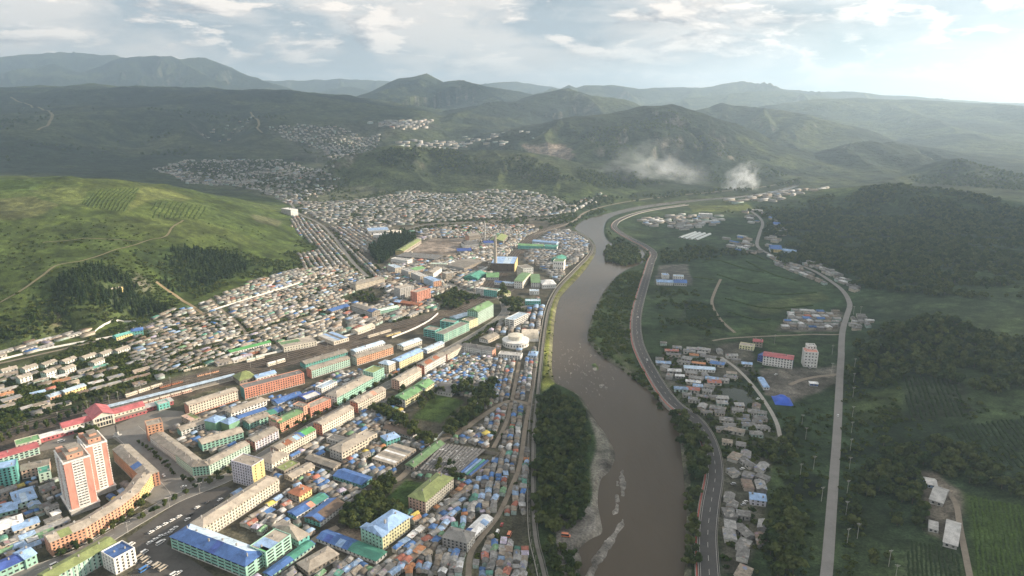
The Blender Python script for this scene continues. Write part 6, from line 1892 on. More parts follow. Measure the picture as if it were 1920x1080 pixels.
fill('far hamlets', [(1400, 372), (1500, 360), (1560, 352), (1560, 378), (1450, 385), (1340, 382)], [(1400, 372), (1540, 362)], 30, (14, 40), (9, 13), (3, 6), [('ash', 40), ('white', 34), ('tan', 16), ('grey', 16), ('sky', 8)], .5, 3, seed=38, tight=10)
fill('far hamlets', [(1060, 395), (1100, 372), (1130, 360), (1140, 366), (1110, 385), (1085, 402)], [(1070, 395), (1120, 366)], 24, (12, 22), (8, 11), (3, 5), [('ash', 40), ('white', 34), ('tan', 16), ('red', 6)], .5, 3, seed=39, tight=10, flat=False)
fill('far hamlets', [(860, 250), (1000, 245), (1000, 262), (860, 262)], [(860, 255), (1000, 255)], 60, (16, 30), (10, 14), (3, 6), [('ash', 40), ('white', 40)], .85, 3, seed=40, tight=30, flat=False, use_mask=False)
fill('far hamlets', [(330, 228), (480, 212), (480, 225), (330, 240)], [(340, 230), (470, 220)], 60, (16, 30), (10, 14), (3, 6), [('ash', 40), ('white', 40)], .8, 3, seed=41, tight=30, flat=False, use_mask=False)

fill('riverside shacks', [(930, 668), (1012, 668), (1003, 740), (994, 880), (994, 1085), (760, 1085), (830, 1020), (870, 960), (900, 890), (950, 840), (900, 790)], [(985, 900), (1000, 740)], 4.4, (3, 5), (3, 4), (2.0, 2.8), PAL_SH, .1, .8, seed=52, angj=.3)
fill('market shacks', [(905, 800), (925, 830), (950, 850), (900, 900), (860, 960), (820, 1030), (740, 1090), (470, 1090), (540, 1040), (500, 1000), (560, 900), (640, 840), (720, 800), (800, 830), (860, 800)], [(600, 1050), (770, 935)], 4.6, (3, 5.4), (3, 4.2), (2.0, 2.9), PAL_RB, .1, .8, seed=53, angj=.3)
fill('courtyard sheds', [(320, 800), (440, 760), (560, 740), (640, 700), (740, 690), (790, 650), (740, 720), (640, 770), (560, 790), (480, 830), (400, 850), (345, 840)], [(400, 830), (520, 775)], 5, (3, 6), (3, 4.4), (2.0, 2.9), PAL_SH, .2, .8, seed=54, angj=.3)
fill('left corner shacks', [(-40, 900), (90, 880), (140, 975), (90, 1010), (75, 1050), (-40, 1100)], [(0, 1000), (90, 965)], 5, (3, 6), (3, 4.4), (2.0, 2.9), PAL_RB, .15, .8, seed=55, angj=.2)

fill('rail sheds', [(330, 690), (450, 650), (560, 625), (640, 605), (720, 590), (780, 585), (700, 625), (560, 668), (430, 690), (330, 715)], [(400, 680), (600, 625)], 13, (8, 20), (5.5, 8), (2.6, 4.4), PAL_HI, .35, 1.5, seed=56)
fill('factory quarter', [(700, 520), (760, 470), (850, 440), (930, 425), (990, 430), (930, 520), (900, 570), (800, 600), (700, 600)], [(700, 600), (800, 560)], 6, (4, 8), (3.4, 5), (2.2, 3.2), PAL_HI, .3, 1, seed=57, angj=.2)

fill('courtyard sheds', [(440, 930), (520, 862), (600, 815), (700, 765), (760, 740), (750, 800), (650, 860), (560, 905), (500, 1000), (440, 990)], [(480, 960), (640, 850)], 6.2, (4.4, 9.5), (4, 5.6), (2.2, 3.4), PAL_SH, .12, .8, seed=58, angj=.12)

fill('far bank rows', [(615, 425), (700, 428), (745, 438), (705, 470), (690, 480), (655, 458)], [(640, 430), (700, 470)], 11, (8, 15), (5, 6.5), (2.5, 3.4), PAL_HI, .14, 1, seed=59)
fill('far bank rows', [(735, 440), (800, 430), (900, 420), (1000, 424), (985, 436), (930, 442), (860, 447), (800, 447), (785, 452)], [(760, 440), (960, 428)], 11, (8, 16), (5, 7), (2.5, 3.6), PAL_HI, .14, 1, seed=60)


def shack_mats():
    m, T = new_mat('shack_roof')
    b, o = principled(T, .65, .3)
    oi = T.n('ShaderNodeObjectInfo'); geo = T.n('ShaderNodeNewGeometry'); P = geo.outputs['Position']
    a = T.noise(P, .5, 5, .68); a2 = T.noise(P, 2.2, 2, .6)
    vo = T.n('ShaderNodeTexVoronoi'); vo.inputs['Scale'].default_value = .42; T.l(P, vo.inputs['Vector'])
    se = T.n('ShaderNodeSeparateColor'); T.l(vo.outputs['Color'], se.inputs[0])
    k = T.ramp(T.math('ADD', T.math('MULTIPLY', a, .6), T.math('MULTIPLY', a2, .4)), [(.3, .5), (.5, 1.0), (.72, 1.4)])
    k2 = T.ramp(se.outputs[0], [(0, .74), (1, 1.25)])
    c = T.mix(1, T.mix(1, oi.outputs['Color'], k, 'MULTIPLY'), k2, 'MULTIPLY')
    # odd sheets of another colour
    sheetmask = T.ramp(se.outputs[1], [(.84, 0), (.86, 1)])
    c = T.mix(T.math('MULTIPLY', sheetmask, .7), c, T.ramp(se.outputs[2], [(0, (.22, .21, .2)), (.35, (.40, .39, .37)), (.6, (.30, .24, .18)), (.8, (.12, .22, .42)), (1, (.32, .12, .08))]))
    T.l(c, b.inputs['Base Color'])
    m2, T = new_mat('shack_wall')
    b, o = principled(T, .85, .15)
    oi = T.n('ShaderNodeObjectInfo'); geo = T.n('ShaderNodeNewGeometry')
    a = T.noise(geo.outputs['Position'], .6, 4, .65)
    T.l(T.mix(1, oi.outputs['Color'], T.ramp(a, [(.3, .6), (.55, 1.0), (.75, 1.15)]), 'MULTIPLY'), b.inputs['Base Color'])
    m3, T = new_mat('row_houses')
    b, o = principled(T, .7, .25)
    at = T.n('ShaderNodeAttribute', attribute_name='tint'); geo = T.n('ShaderNodeNewGeometry')
    a = T.noise(geo.outputs['Position'], .5, 4, .68)
    T.l(T.mix(1, at.outputs['Color'], T.ramp(a, [(.3, .6), (.5, 1.0), (.72, 1.3)]), 'MULTIPLY'), b.inputs['Base Color'])
    return m, m2, m3


SH_ROOF, SH_WALL, SH_ROWS = shack_mats()
# unit house: 1 x 1 footprint, eaves at 1, ridge along x
def unit_parts(variant):
    o = .06; e = 1.0; r = 1.42 if variant != 2 else 1.18
    W = [(-.5, -.5, -.3), (.5, -.5, -.3), (.5, .5, -.3), (-.5, .5, -.3), (-.5, -.5, e), (.5, -.5, e), (.5, .5, e), (-.5, .5, e)]
    WF = [(0, 1, 5, 4), (1, 2, 6, 5), (2, 3, 7, 6), (3, 0, 4, 7)]
    a, b = -.5 - o * .7, .5 + o * .7
    c, d = -.5 - o, .5 + o
    t = .06
    ez = e - .02
    if variant == 0:          # gable
        W += [(-.5, 0, r - .03), (.5, 0, r - .03)]; WF += [(4, 8, 7)[::-1] if False else (7, 4, 8), (5, 6, 9)]
        R = [(a, c, ez), (b, c, ez), (b, 0, r), (a, 0, r), (b, d, ez), (a, d, ez)]
        R += [(x, y, z + t) for x, y, z in R]
        RF = [(6, 7, 8, 9), (9, 8, 10, 11), (0, 1, 7, 6), (4, 5, 11, 10), (1, 2, 8, 7), (2, 4, 10, 8), (5, 3, 9, 11), (3, 0, 6, 9), (3, 2, 1, 0), (5, 4, 2, 3)]
    elif variant == 1:        # hip
        R = [(a, c, ez), (b, c, ez), (b, d, ez), (a, d, ez), (a, c, ez + t), (b, c, ez + t), (b, d, ez + t), (a, d, ez + t), (-.22, 0, r + .05), (.22, 0, r + .05)]
        RF = [(4, 5, 9, 8), (6, 7, 8, 9), (7, 4, 8), (5, 6, 9), (0, 1, 5, 4), (1, 2, 6, 5), (2, 3, 7, 6), (3, 0, 4, 7), (3, 2, 1, 0)]
    else:                     # single pitch
        W[6] = (.5, .5, r - .05); W[7] = (-.5, .5, r - .05)
        R = [(a, c, ez), (b, c, ez), (b, d, r), (a, d, r)]
        R += [(x, y, z + t) for x, y, z in R]
        RF = [(4, 5, 6, 7), (0, 1, 5, 4), (1, 2, 6, 5), (2, 3, 7, 6), (3, 0, 4, 7), (3, 2, 1, 0)]
    return W, WF, R, RF


UNITS = [unit_parts(v) for v in range(3)]
UM = []
for W, WF, R, RF in UNITS:
    mw = bpy.data.meshes.new('wall'); mw.from_pydata(W, [], WF); mw.materials.append(SH_WALL)
    mr = bpy.data.meshes.new('roof'); mr.from_pydata(R, [], RF); mr.materials.append(SH_ROOF)
    UM.append((mw, mr))
_pv = MB(); _pv.slot(glass())
for x0, x1, z0, z1 in ((-.36, -.20, .35, .75), (-.05, .06, .02, .74), (.2, .36, .35, .75)):
    _pv.quad((x0, -.503, z0), (x1, -.503, z0), (x1, -.503, z1), (x0, -.503, z1))
    _pv.quad((x1, .503, z0), (x0, .503, z0), (x0, .503, z1), (x1, .503, z1))
PANES = bpy.data.meshes.new('window_panes'); PANES.from_pydata(_pv.v, [], _pv.f); PANES.materials.append(glass())
WALLC = [(.58, .56, .52), (.50, .48, .44), (.40, .37, .33), (.55, .50, .42), (.30, .29, .28), (.42, .52, .48), (.50, .42, .36)]


def dist_key(h):
    return -(h[4] * h[5]) / (h[0] ** 2 + h[1] ** 2 + CAM_H ** 2)


def in_frame(x, y, z=0, m=6):
    dz = z - CAM_H
    f = y * CP - dz * SP
    px = 960 + F * x / f; py = 540 - F * (y * SP + dz * CP) / f
    return -m < px < 1920 + m and -m < py < 1080 + m


HOUSES.sort(key=lambda h: (0 if in_frame(h[0], h[1], h[2]) else 1, dist_key(h)))
near, rest = HOUSES[:300], HOUSES[300:]
DNAME = {'riverside shacks': 'riverside shack', 'market shacks': 'market shack', 'left corner shacks': 'yard shack', 'courtyard sheds': 'courtyard shed', 'rainbow shacks': 'shack', 'highway village': 'village house', 'pond village': 'village house', 'upper village': 'village house', 'grid village': 'village house', 'hillside rows': 'row house', 'rail sheds': 'railside shed'}
from collections import Counter
_lab = []
for h in near:
    ml = sorted(MARKS, key=lambda m: (m[0] - h[0]) ** 2 + (m[1] - h[1]) ** 2)[0]
    dx, dy = h[0] - ml[0], h[1] - ml[1]
    side = ('right of' if dx > 0 else 'left of') if abs(dx) > abs(dy) else ('behind' if dy > 0 else 'before')
    size = 'long' if h[4] > 10.5 else ('tiny' if h[4] < 6.2 else 'small')
    rk = ('gabled', 'hipped', 'lean-to')[h[8]]
    _lab.append('%s %s %s %s %s %s' % (size, RNAME[h[7]], rk, DNAME.get(h[9], 'house'), side, ml[2]))
_cnt = Counter(_lab)
_seen = {}
for lb in [k for k, v in _cnt.items() if v > 1]:
    idx = sorted([i for i, q in enumerate(_lab) if q == lb], key=lambda i: near[i][0] / near[i][1])
    for k, i in enumerate(idx):
        _seen[i] = ', leftmost' if k == 0 else (', rightmost' if k == len(idx) - 1 else ', %s from left' % ['', 'second', 'third', 'fourth', 'fifth', 'sixth', 'seventh', 'eighth', 'ninth', 'tenth', 'eleventh', 'twelfth'][min(k, 11)])
_grp = ['houses: ' + lb for lb in _lab]
_lab = [lb + _seen.get(i, '') for i, lb in enumerate(_lab)]
for h, lb, gp in zip(near, _lab, _grp):
    x, y, z, an, L, W, H, rc, var, dis = h
    e = empty('small_house', (x, y, z), an)
    e.scale = (L, W, H)
    tag(e, lb, 'house', gp)
    k = random.uniform(.82, 1.18)
    wc = random.choice(WALLC)
    for nm, me, c in (('wall', UM[var][0], wc), ('roof', UM[var][1], tuple(v * k for v in ROOFC[rc]))):
        ob = bpy.data.objects.new(nm, me); COL.objects.link(ob); ob.parent = e; ob.color = (c[0], c[1], c[2], 1)
        if nm == 'wall':
            pn = bpy.data.objects.new('window_panes', PANES); COL.objects.link(pn); pn.parent = ob; pn['kind'] = 'stuff'


def merged_houses(hs):
    allv = []; loops = []; sizes = []; tint = []
    off = 0
    for var in range(3):
        sub = [h for h in hs if h[8] == var]
        if not sub:
            continue
        W, WF, R, RF = UNITS[var]
        B = np.array(W + R); nw = len(W)
        fs = [tuple(f) for f in WF] + [tuple(i + nw for i in f) for f in RF]
        A = np.array([[h[0], h[1], h[2], h[3], h[4], h[5], h[6]] for h in sub])
        c, s = np.cos(A[:, 3])[:, None], np.sin(A[:, 3])[:, None]
        lx = B[None, :, 0] * A[:, 4:5]; ly = B[None, :, 1] * A[:, 5:6]; lz = B[None, :, 2] * A[:, 6:7]
        V = np.stack([A[:, 0:1] + c * lx - s * ly, A[:, 1:2] + s * lx + c * ly, A[:, 2:3] + lz], -1)
        allv.append(V.reshape(-1, 3))
        n = len(B)
        fl = np.array([i for f in fs for i in f]); fsz = np.array([len(f) for f in fs])
        loops.append((fl[None] + (np.arange(len(sub)) * n)[:, None] + off).ravel())
        sizes.append(np.tile(fsz, len(sub)))
        off += V.shape[0] * n
        for h in sub:
            k = random.uniform(.6, 1.08); rc = [v * k for v in ROOFC[h[7]]] + [1]
            wc = [v * .82 for v in random.choice(WALLC)] + [1]
            tint.append(np.array([wc] * nw + [rc] * len(R)))
    V = np.concatenate(allv); Lp = np.concatenate(loops); Sz = np.concatenate(sizes)
    me = bpy.data.meshes.new('row_houses')
    me.vertices.add(len(V)); me.vertices.foreach_set('co', V.ravel())
    me.loops.add(len(Lp)); me.loops.foreach_set('vertex_index', Lp.astype(np.int32))
    me.polygons.add(len(Sz)); me.polygons.foreach_set('loop_start', np.concatenate([[0], np.cumsum(Sz)[:-1]]).astype(np.int32))
    me.update(calc_edges=True)
    at = me.attributes.new('tint', 'FLOAT_COLOR', 'POINT'); at.data.foreach_set('color', np.concatenate(tint).astype(np.float32).ravel())
    me.materials.append(SH_ROWS)
    ob = bpy.data.objects.new('row_houses', me); COL.objects.link(ob)
    tag(ob, 'mass of small grey, tan and blue roofed houses filling the town and its hillsides', 'houses', kind='stuff')


merged_houses(rest)
print('HOUSES', len(HOUSES))
# ------------------------------------------------------------------ vegetation
def leaf_mat(name, c1, c2, trans=.25):
    m, T = new_mat(name)
    oi = T.n('ShaderNodeObjectInfo'); geo = T.n('ShaderNodeNewGeometry')
    n = T.noise(geo.outputs['Position'], .45, 3, .6)
    c = T.mix(oi.outputs['Random'], c1, c2)
    c = T.mix(1, c, T.ramp(n, [(.3, .62), (.5, 1.0), (.7, 1.4)]), 'MULTIPLY')
    d = T.n('ShaderNodeBsdfDiffuse'); T.l(c, d.inputs['Color'])
    t = T.n('ShaderNodeBsdfTranslucent'); T.l(T.mix(1, c, (1.1, 1.25, .6), 'MULTIPLY'), t.inputs['Color'])
    mx = T.n('ShaderNodeMixShader'); mx.inputs[0].default_value = trans
    T.l(d.outputs[0], mx.inputs[1]); T.l(t.outputs[0], mx.inputs[2])
    o = T.n('ShaderNodeOutputMaterial'); T.l(mx.outputs[0], o.inputs['Surface'])
    return m


LEAF = leaf_mat('broad_leaves', (.036, .058, .021), (.100, .116, .040))
NEEDLE = leaf_mat('needles', (.022, .040, .015), (.044, .066, .022), .12)
SHRUB = leaf_mat('shrub_leaves', (.040, .066, .018), (.090, .105, .030))
BARK = plain('bark', (.13, .10, .075), .9, .1, .3, 1.5)


def crown_mesh(name, mat, seed, n=420, rx=.5, rz=.5, zc=.62, size=.085, conifer=False):
    """leaf clumps spread through an uneven crown; a unit tree is 1 high"""
    r = np.random.default_rng(seed)
    V = []; Fc = []
    lobes = [(r.normal(0, rx * .42), r.normal(0, rx * .42), zc + r.normal(0, rz * .36), r.uniform(.30, .52)) for _ in range(9)]
    for i in range(n):
        if conifer:
            t = r.random() ** .75
            z = .08 + .92 * (1 - t) if False else .06 + .94 * r.beta(1.0, 1.5)
            R = rx * (1 - (z - .06) / .96) ** .85 * (1 + .22 * math.sin(z * 46 + seed))
            a = r.uniform(0, 2 * math.pi); q = R * math.sqrt(r.uniform(.25, 1))
            p = np.array([q * math.cos(a), q * math.sin(a), z])
            nrm = np.array([math.cos(a) * .6, math.sin(a) * .6, .75]) + r.normal(0, .35, 3)
            s = size * r.uniform(.7, 1.3) * (1.1 - .5 * z)
        else:
            lx, ly, lz, lr = lobes[r.integers(len(lobes))]
            d = r.normal(0, 1, 3); d /= np.linalg.norm(d)
            k = lr * rx * 1.5 * r.uniform(.55, 1.0)
            p = np.array([lx, ly, lz]) + d * np.array([k, k, k * rz / rx * .8])
            nrm = d + np.array([0, 0, .35]) + r.normal(0, .45, 3)
            s = size * r.uniform(.6, 1.4)
        nrm = nrm / (np.linalg.norm(nrm) + 1e-9)
        t1 = np.cross(nrm, r.normal(0, 1, 3)); t1 /= np.linalg.norm(t1) + 1e-9
        t2 = np.cross(nrm, t1)
        o = len(V)
        for a, b in ((-1, -.7), (1, -.8), (.8, .9), (-.9, .8)):
            V.append(tuple(p + t1 * a * s + t2 * b * s))
        Fc.append((o, o + 1, o + 2, o + 3))
    me = bpy.data.meshes.new(name); me.from_pydata(V, [], Fc); me.materials.append(mat)
    return me


def trunk_mesh(name, seed, h=.6, r0=.028, limbs=4):
    r = random.Random(seed); M = MB(); M.slot(BARK)
    def tube(p, q, ra, rb, n=6):
        p, q = Vector(p), Vector(q); d = (q - p).normalized(); x = d.orthogonal().normalized(); y = d.cross(x)
        for k in range(n):
            a0, a1 = 2 * math.pi * k / n, 2 * math.pi * (k + 1) / n
            u0, u1 = x * math.cos(a0) + y * math.sin(a0), x * math.cos(a1) + y * math.sin(a1)
            M.quad(tuple(p + u0 * ra), tuple(p + u1 * ra), tuple(q + u1 * rb), tuple(q + u0 * rb))
    tube((0, 0, -.05), (0, 0, h), r0, r0 * .55)
    for k in range(limbs):
        a = r.uniform(0, 6.28); z = h * r.uniform(.55, .95)
        tube((0, 0, z), (.24 * math.cos(a), .24 * math.sin(a), z + .22), r0 * .5, r0 * .2, 5)
    me = bpy.data.meshes.new(name); me.from_pydata(M.v, [], M.f); me.materials.append(BARK)
    return me


BROAD = [(crown_mesh('crown', LEAF, s, 460, rx, rz, .60, .072), trunk_mesh('trunk', s)) for s, rx, rz in ((1, .36, .40), (2, .42, .36), (3, .30, .42), (4, .38, .38))]
POPLAR = [(crown_mesh('crown', LEAF, 9, 380, .20, .46, .56, .062), trunk_mesh('trunk', 9))]
SHRUBS = [(crown_mesh('crown', SHRUB, s, 170, .55, .40, .42, .14), trunk_mesh('trunk', s, .3, .03, 3)) for s in (21, 22)]


def combined(name, cm, tm):
    me = bpy.data.meshes.new(name)
    V = [tuple(v.co) for v in cm.vertices] + [tuple(v.co) for v in tm.vertices]
    n = len(cm.vertices)
    Fc = [tuple(p.vertices) for p in cm.polygons] + [tuple(i + n for i in p.vertices) for p in tm.polygons]
    me.from_pydata(V, [], Fc)
    me.materials.append(cm.materials[0]); me.materials.append(BARK)
    me.polygons.foreach_set('material_index', [0] * len(cm.polygons) + [1] * len(tm.polygons))
    return me


def lib(name, meshes):
    c = bpy.data.collections.new(name)
    for i, me in enumerate(meshes):
        c.objects.link(bpy.data.objects.new('%s_%d' % (name, i), me))
    return c


LIB_CON = lib('conifer_kind', [combined('conifer', crown_mesh('needles', NEEDLE, s, 210, rx, .5, .5, .085, True), trunk_mesh('t', s, .5, .018, 0)) for s, rx in ((31, .20), (32, .17), (33, .23))])
LIB_BRO = lib('broadleaf_kind', [combined('broadleaf', crown_mesh('leaves', LEAF, s, 200, rx, rz, .58, .105), trunk_mesh('t', s, .55, .028, 2)) for s, rx, rz in ((41, .38, .40), (42, .44, .36), (43, .32, .42))])
LIB_SHR = lib('shrub_kind', [combined('shrub', crown_mesh('leaves', SHRUB, s, 90, .60, .40, .40, .17), trunk_mesh('t', s, .3, .03, 0)) for s in (51, 52)])


def scatter_tree():
    ng = bpy.data.node_groups.new('plant_scatter', 'GeometryNodeTree')
    return ng


def wood(name, label, cat, pts, scl, libc, seed=1):
    """one mass of trees nobody would count, as instances on points"""
    if not len(pts):
        return
    r = np.random.default_rng(seed)
    me = bpy.data.meshes.new(name)
    P = np.asarray(pts, float)
    me.vertices.add(len(P)); me.vertices.foreach_set('co', P.ravel())
    a = me.attributes.new('plant_size', 'FLOAT', 'POINT'); a.data.foreach_set('value', np.asarray(scl, np.float32))
    a = me.attributes.new('plant_turn', 'FLOAT_VECTOR', 'POINT')
    rot = np.stack([r.normal(0, .05, len(P)), r.normal(0, .05, len(P)), r.uniform(0, 6.28, len(P))], -1).astype(np.float32)
    a.data.foreach_set('vector', rot.ravel())
    ob = bpy.data.objects.new(name, me); COL.objects.link(ob)
    tag(ob, label, cat, kind='stuff')
    ng = bpy.data.node_groups.new(name + '_scatter', 'GeometryNodeTree')
    ng.interface.new_socket('Geometry', in_out='INPUT', socket_type='NodeSocketGeometry')
    ng.interface.new_socket('Geometry', in_out='OUTPUT', socket_type='NodeSocketGeometry')
    N = ng.nodes; Lk = ng.links
    gi = N.new('NodeGroupInput'); go = N.new('NodeGroupOutput')
    ci = N.new('GeometryNodeCollectionInfo'); ci.inputs['Collection'].default_value = libc
    ci.inputs['Separate Children'].default_value = True; ci.inputs['Reset Children'].default_value = True
    ip = N.new('GeometryNodeInstanceOnPoints'); ip.inputs['Pick Instance'].default_value = True
    s = N.new('GeometryNodeInputNamedAttribute'); s.data_type = 'FLOAT'; s.inputs['Name'].default_value = 'plant_size'
    t = N.new('GeometryNodeInputNamedAttribute'); t.data_type = 'FLOAT_VECTOR'; t.inputs['Name'].default_value = 'plant_turn'
    Lk.new(gi.outputs[0], ip.inputs['Points']); Lk.new(ci.outputs[0], ip.inputs['Instance'])
    Lk.new(s.outputs['Attribute'], ip.inputs['Scale'])
    e2r = N.new('FunctionNodeEulerToRotation'); Lk.new(t.outputs['Attribute'], e2r.inputs[0]); Lk.new(e2r.outputs[0], ip.inputs['Rotation'])
    Lk.new(ip.outputs[0], go.inputs[0])
    md = ob.modifiers.new('scatter', 'NODES'); md.node_group = ng
    return ob


def strew(px_poly, spacing, hts, seed, flat=False, clump=0.0, cl_scale=60, avoid=True, keep=1.0, thresh=0.0, world=None):
    """points in an outline: jittered grid, thinned by a noise field"""
    r = np.random.default_rng(seed)
    poly = world if world is not None else [tuple(p) for p in (PL(px_poly) if flat else HL(px_poly))]
    xs = [p[0] for p in poly]; ys = [p[1] for p in poly]
    gx, gy = np.meshgrid(np.arange(min(xs), max(xs), spacing), np.arange(min(ys), max(ys), spacing))
    x = gx.ravel() + r.uniform(-.48, .48, gx.size) * spacing; y = gy.ravel() + r.uniform(-.48, .48, gx.size) * spacing
    m = inpoly(x, y, poly) & (r.random(x.size) < keep)
    if clump:
        m &= (fbm(x / cl_scale + seed, y / cl_scale, 3) + r.normal(0, .12, x.size)) > thresh
    x, y = x[m], y[m]
    if avoid:
        i = (x - MX0).astype(int); j = (y - MY0).astype(int)
        ok = (i >= 0) & (i < MW) & (j >= 0) & (j < MH)
        tk = np.zeros(x.shape, bool); tk[ok] = MASK[j[ok], i[ok]]
        x, y = x[~tk], y[~tk]
    h = r.uniform(hts[0], hts[1], x.size) * (1 + .15 * fbm(x / 30, y / 30, 2))
    return np.stack([x, y, hz(x, y) - .2], -1), h


class Mass:
    def __init__(self): self.p = []; self.h = []
    def add(self, *a, **k):
        p, h = strew(*a, **k); self.p.append(p); self.h.append(h)
    def get(self): return np.concatenate(self.p), np.concatenate(self.h)


# conifers of the scarp on the left hill and the pine grove
M = Mass()
M.add([(100, 545), (140, 512), (190, 500), (232, 512), (262, 540), (322, 582), (300, 590), (240, 590), (160, 575)], 6.0, (9, 14), 61, clump=1, cl_scale=40, thresh=-.45)
M.add([(322, 548), (328, 500), (345, 466), (400, 474), (450, 482), (470, 500), (440, 520), (380, 540)], 6.0, (9, 14), 62, clump=1, cl_scale=40, thresh=-.45)
M.add([(285, 495), (320, 465), (345, 468), (325, 520), (318, 545), (300, 530)], 6.5, (7, 12), 63, clump=1, cl_scale=40, thresh=-.3)
M.add([(465, 490), (520, 490), (560, 500), (500, 515), (470, 515)], 9, (5, 9), 64, clump=1, cl_scale=30, thresh=.0)
M.add([(60, 560), (100, 545), (160, 575), (140, 590), (80, 590)], 8, (6, 11), 65, clump=1, cl_scale=40, thresh=-.1)
M.add([(690, 472), (720, 445), (760, 440), (784, 452), (745, 475), (712, 496)], 7.5, (12, 18), 66, flat=True, avoid=False)
wood('conifer_wood', 'dark conifer plantation on the scarp of the green hill and in the works grove', 'conifers', *M.get(), LIB_CON, 5)
# bushes of the scarp and the meadow
M = Mass()
M.add([(-40, 648), (0, 600), (60, 570), (120, 560), (200, 575), (300, 592), (260, 598), (180, 612), (60, 640)], 5.5, (3, 7), 71, clump=1, cl_scale=35, thresh=-.35)
M.add([(0, 650), (0, 470), (120, 440), (280, 450), (320, 500), (290, 560), (150, 590)], 10, (1.5, 4), 72, clump=1, cl_scale=55, thresh=.08)
M.add([(0, 470), (0, 400), (200, 410), (330, 420), (480, 430), (530, 470), (430, 470), (280, 455)], 15, (1.2, 3.2), 73, clump=1, cl_scale=90, thresh=.12)
M.add([(330, 575), (480, 515), (560, 505), (600, 470), (560, 430), (550, 470), (500, 485), (400, 530)], 9, (2.5, 6), 74, clump=1, cl_scale=45, thresh=-.05)
M.add([(1013, 738), (1037, 715), (1038, 640), (1048, 570), (1088, 520), (1116, 478), (1108, 480), (1078, 512), (1042, 555), (1026, 620)], 7, (1, 2.4), 75, clump=1, cl_scale=20, thresh=.15, flat=True)
M.add([(1103, 640), (1115, 585), (1137, 542), (1167, 512), (1208, 505), (1190, 570), (1184, 640), (1200, 690), (1235, 745), (1200, 720), (1150, 688)], 5.5, (2, 5), 76, clump=1, cl_scale=28, thresh=-.22, flat=True)
M.add([(0, 690), (120, 660), (260, 630), (330, 610), (420, 590), (600, 520), (700, 520), (640, 600), (420, 680), (200, 740), (0, 790)], 6.5, (2, 4.6), 77, clump=1, cl_scale=60, thresh=-.16, flat=True)
M.add([(1240, 640), (1230, 540), (1300, 540), (1340, 600), (1320, 650)], 9, (2.5, 6), 78, clump=1, cl_scale=40, thresh=.05, flat=True)
M.add([(1345, 860), (1470, 830), (1440, 1080), (1340, 1080)], 8, (2.5, 5), 79, clump=1, cl_scale=30, thresh=.0, flat=True)
M.add([(1640, 760), (1920, 740), (1920, 900), (1640, 880)], 8, (2, 4.5), 80, clump=1, cl_scale=40, thresh=.12)
M.add([(1570, 1090), (1580, 720), (1640, 660), (1690, 720), (1640, 900), (1600, 1090)], 7, (1.5, 4.5), 81, clump=1, cl_scale=30, thresh=-.05)
M.add([(1440, 1090), (1465, 850), (1480, 760), (1560, 760), (1545, 1090)], 8, (1.5, 4.5), 82, clump=1, cl_scale=30, thresh=.1)
M.add([(540, 400), (560, 372), (650, 345), (700, 372), (620, 385)], 18, (4, 8), 83, clump=1, cl_scale=60, thresh=.05)
M.add([(700, 432), (880, 418), (1070, 405), (1075, 425), (960, 432), (760, 440)], 13, (4, 9), 84, clump=1, cl_scale=50, thresh=-.12, flat=True)
M.add([(1000, 440), (1070, 400), (1110, 385), (1140, 396), (1100, 412), (1080, 428)], 10, (3, 6), 85, clump=1, cl_scale=40, thresh=-.1)
M.add([(550, 400), (640, 440), (730, 520), (660, 570), (560, 505), (600, 470)], 7, (2, 4.5), 86, clump=1, cl_scale=50, thresh=-.1, flat=True)
M.add([(480, 1085), (560, 900), (720, 800), (860, 800), (1000, 700), (995, 1085)], 9, (2, 4.5), 87, clump=1, cl_scale=40, thresh=.05, flat=True)
M.add([(330, 800), (560, 740), (740, 690), (640, 780), (400, 850)], 9, (2, 4.5), 88, clump=1, cl_scale=40, thresh=.0, flat=True)
M.add([(640, 600), (760, 480), (950, 440), (900, 570), (760, 610)], 9, (2.5, 5.5), 89, clump=1, cl_scale=50, thresh=.0, flat=True)
M.add([(560, 398), (720, 362), (1060, 372), (1070, 405), (800, 420), (620, 420)], 9, (3, 6), 90, clump=1, cl_scale=70, thresh=-.15, flat=True)
M.add([(1240, 650), (1420, 690), (1470, 830), (1350, 860), (1250, 745)], 7, (2, 4.5), 111, clump=1, cl_scale=35, thresh=-.1, flat=True)
M.add([(200, 620), (330, 580), (420, 600), (330, 680), (120, 760), (0, 800), (0, 720)], 6, (2.5, 6), 112, clump=1, cl_scale=45, thresh=-.15, flat=True)
M.add([(80, 580), (110, 520), (190, 495), (245, 505), (285, 545), (330, 590), (220, 600)], 5.5, (2, 5), 113, clump=1, cl_scale=30, thresh=-.1)
M.add([(280, 560), (250, 480), (300, 462), (345, 460), (450, 470), (540, 490), (560, 505), (470, 522), (380, 556), (330, 575)], 5.5, (2, 5), 114, clump=1, cl_scale=30, thresh=-.12)
M.add([(-60, 830), (0, 800), (100, 768), (220, 732), (330, 703), (420, 680), (400, 662), (300, 680), (180, 700), (40, 735), (-60, 765)], 4.6, (2, 5.5), 117, clump=1, cl_scale=40, thresh=-.28, flat=True)
M.add([(1330, 800), (1400, 722), (1475, 760), (1490, 850), (1440, 870), (1350, 860)], 6, (2, 5), 118, clump=1, cl_scale=25, thresh=-.1, flat=True)
wood('scrub', 'scattered green scrub on slopes, banks and field edges', 'bushes', *M.get(), LIB_SHR, 6)
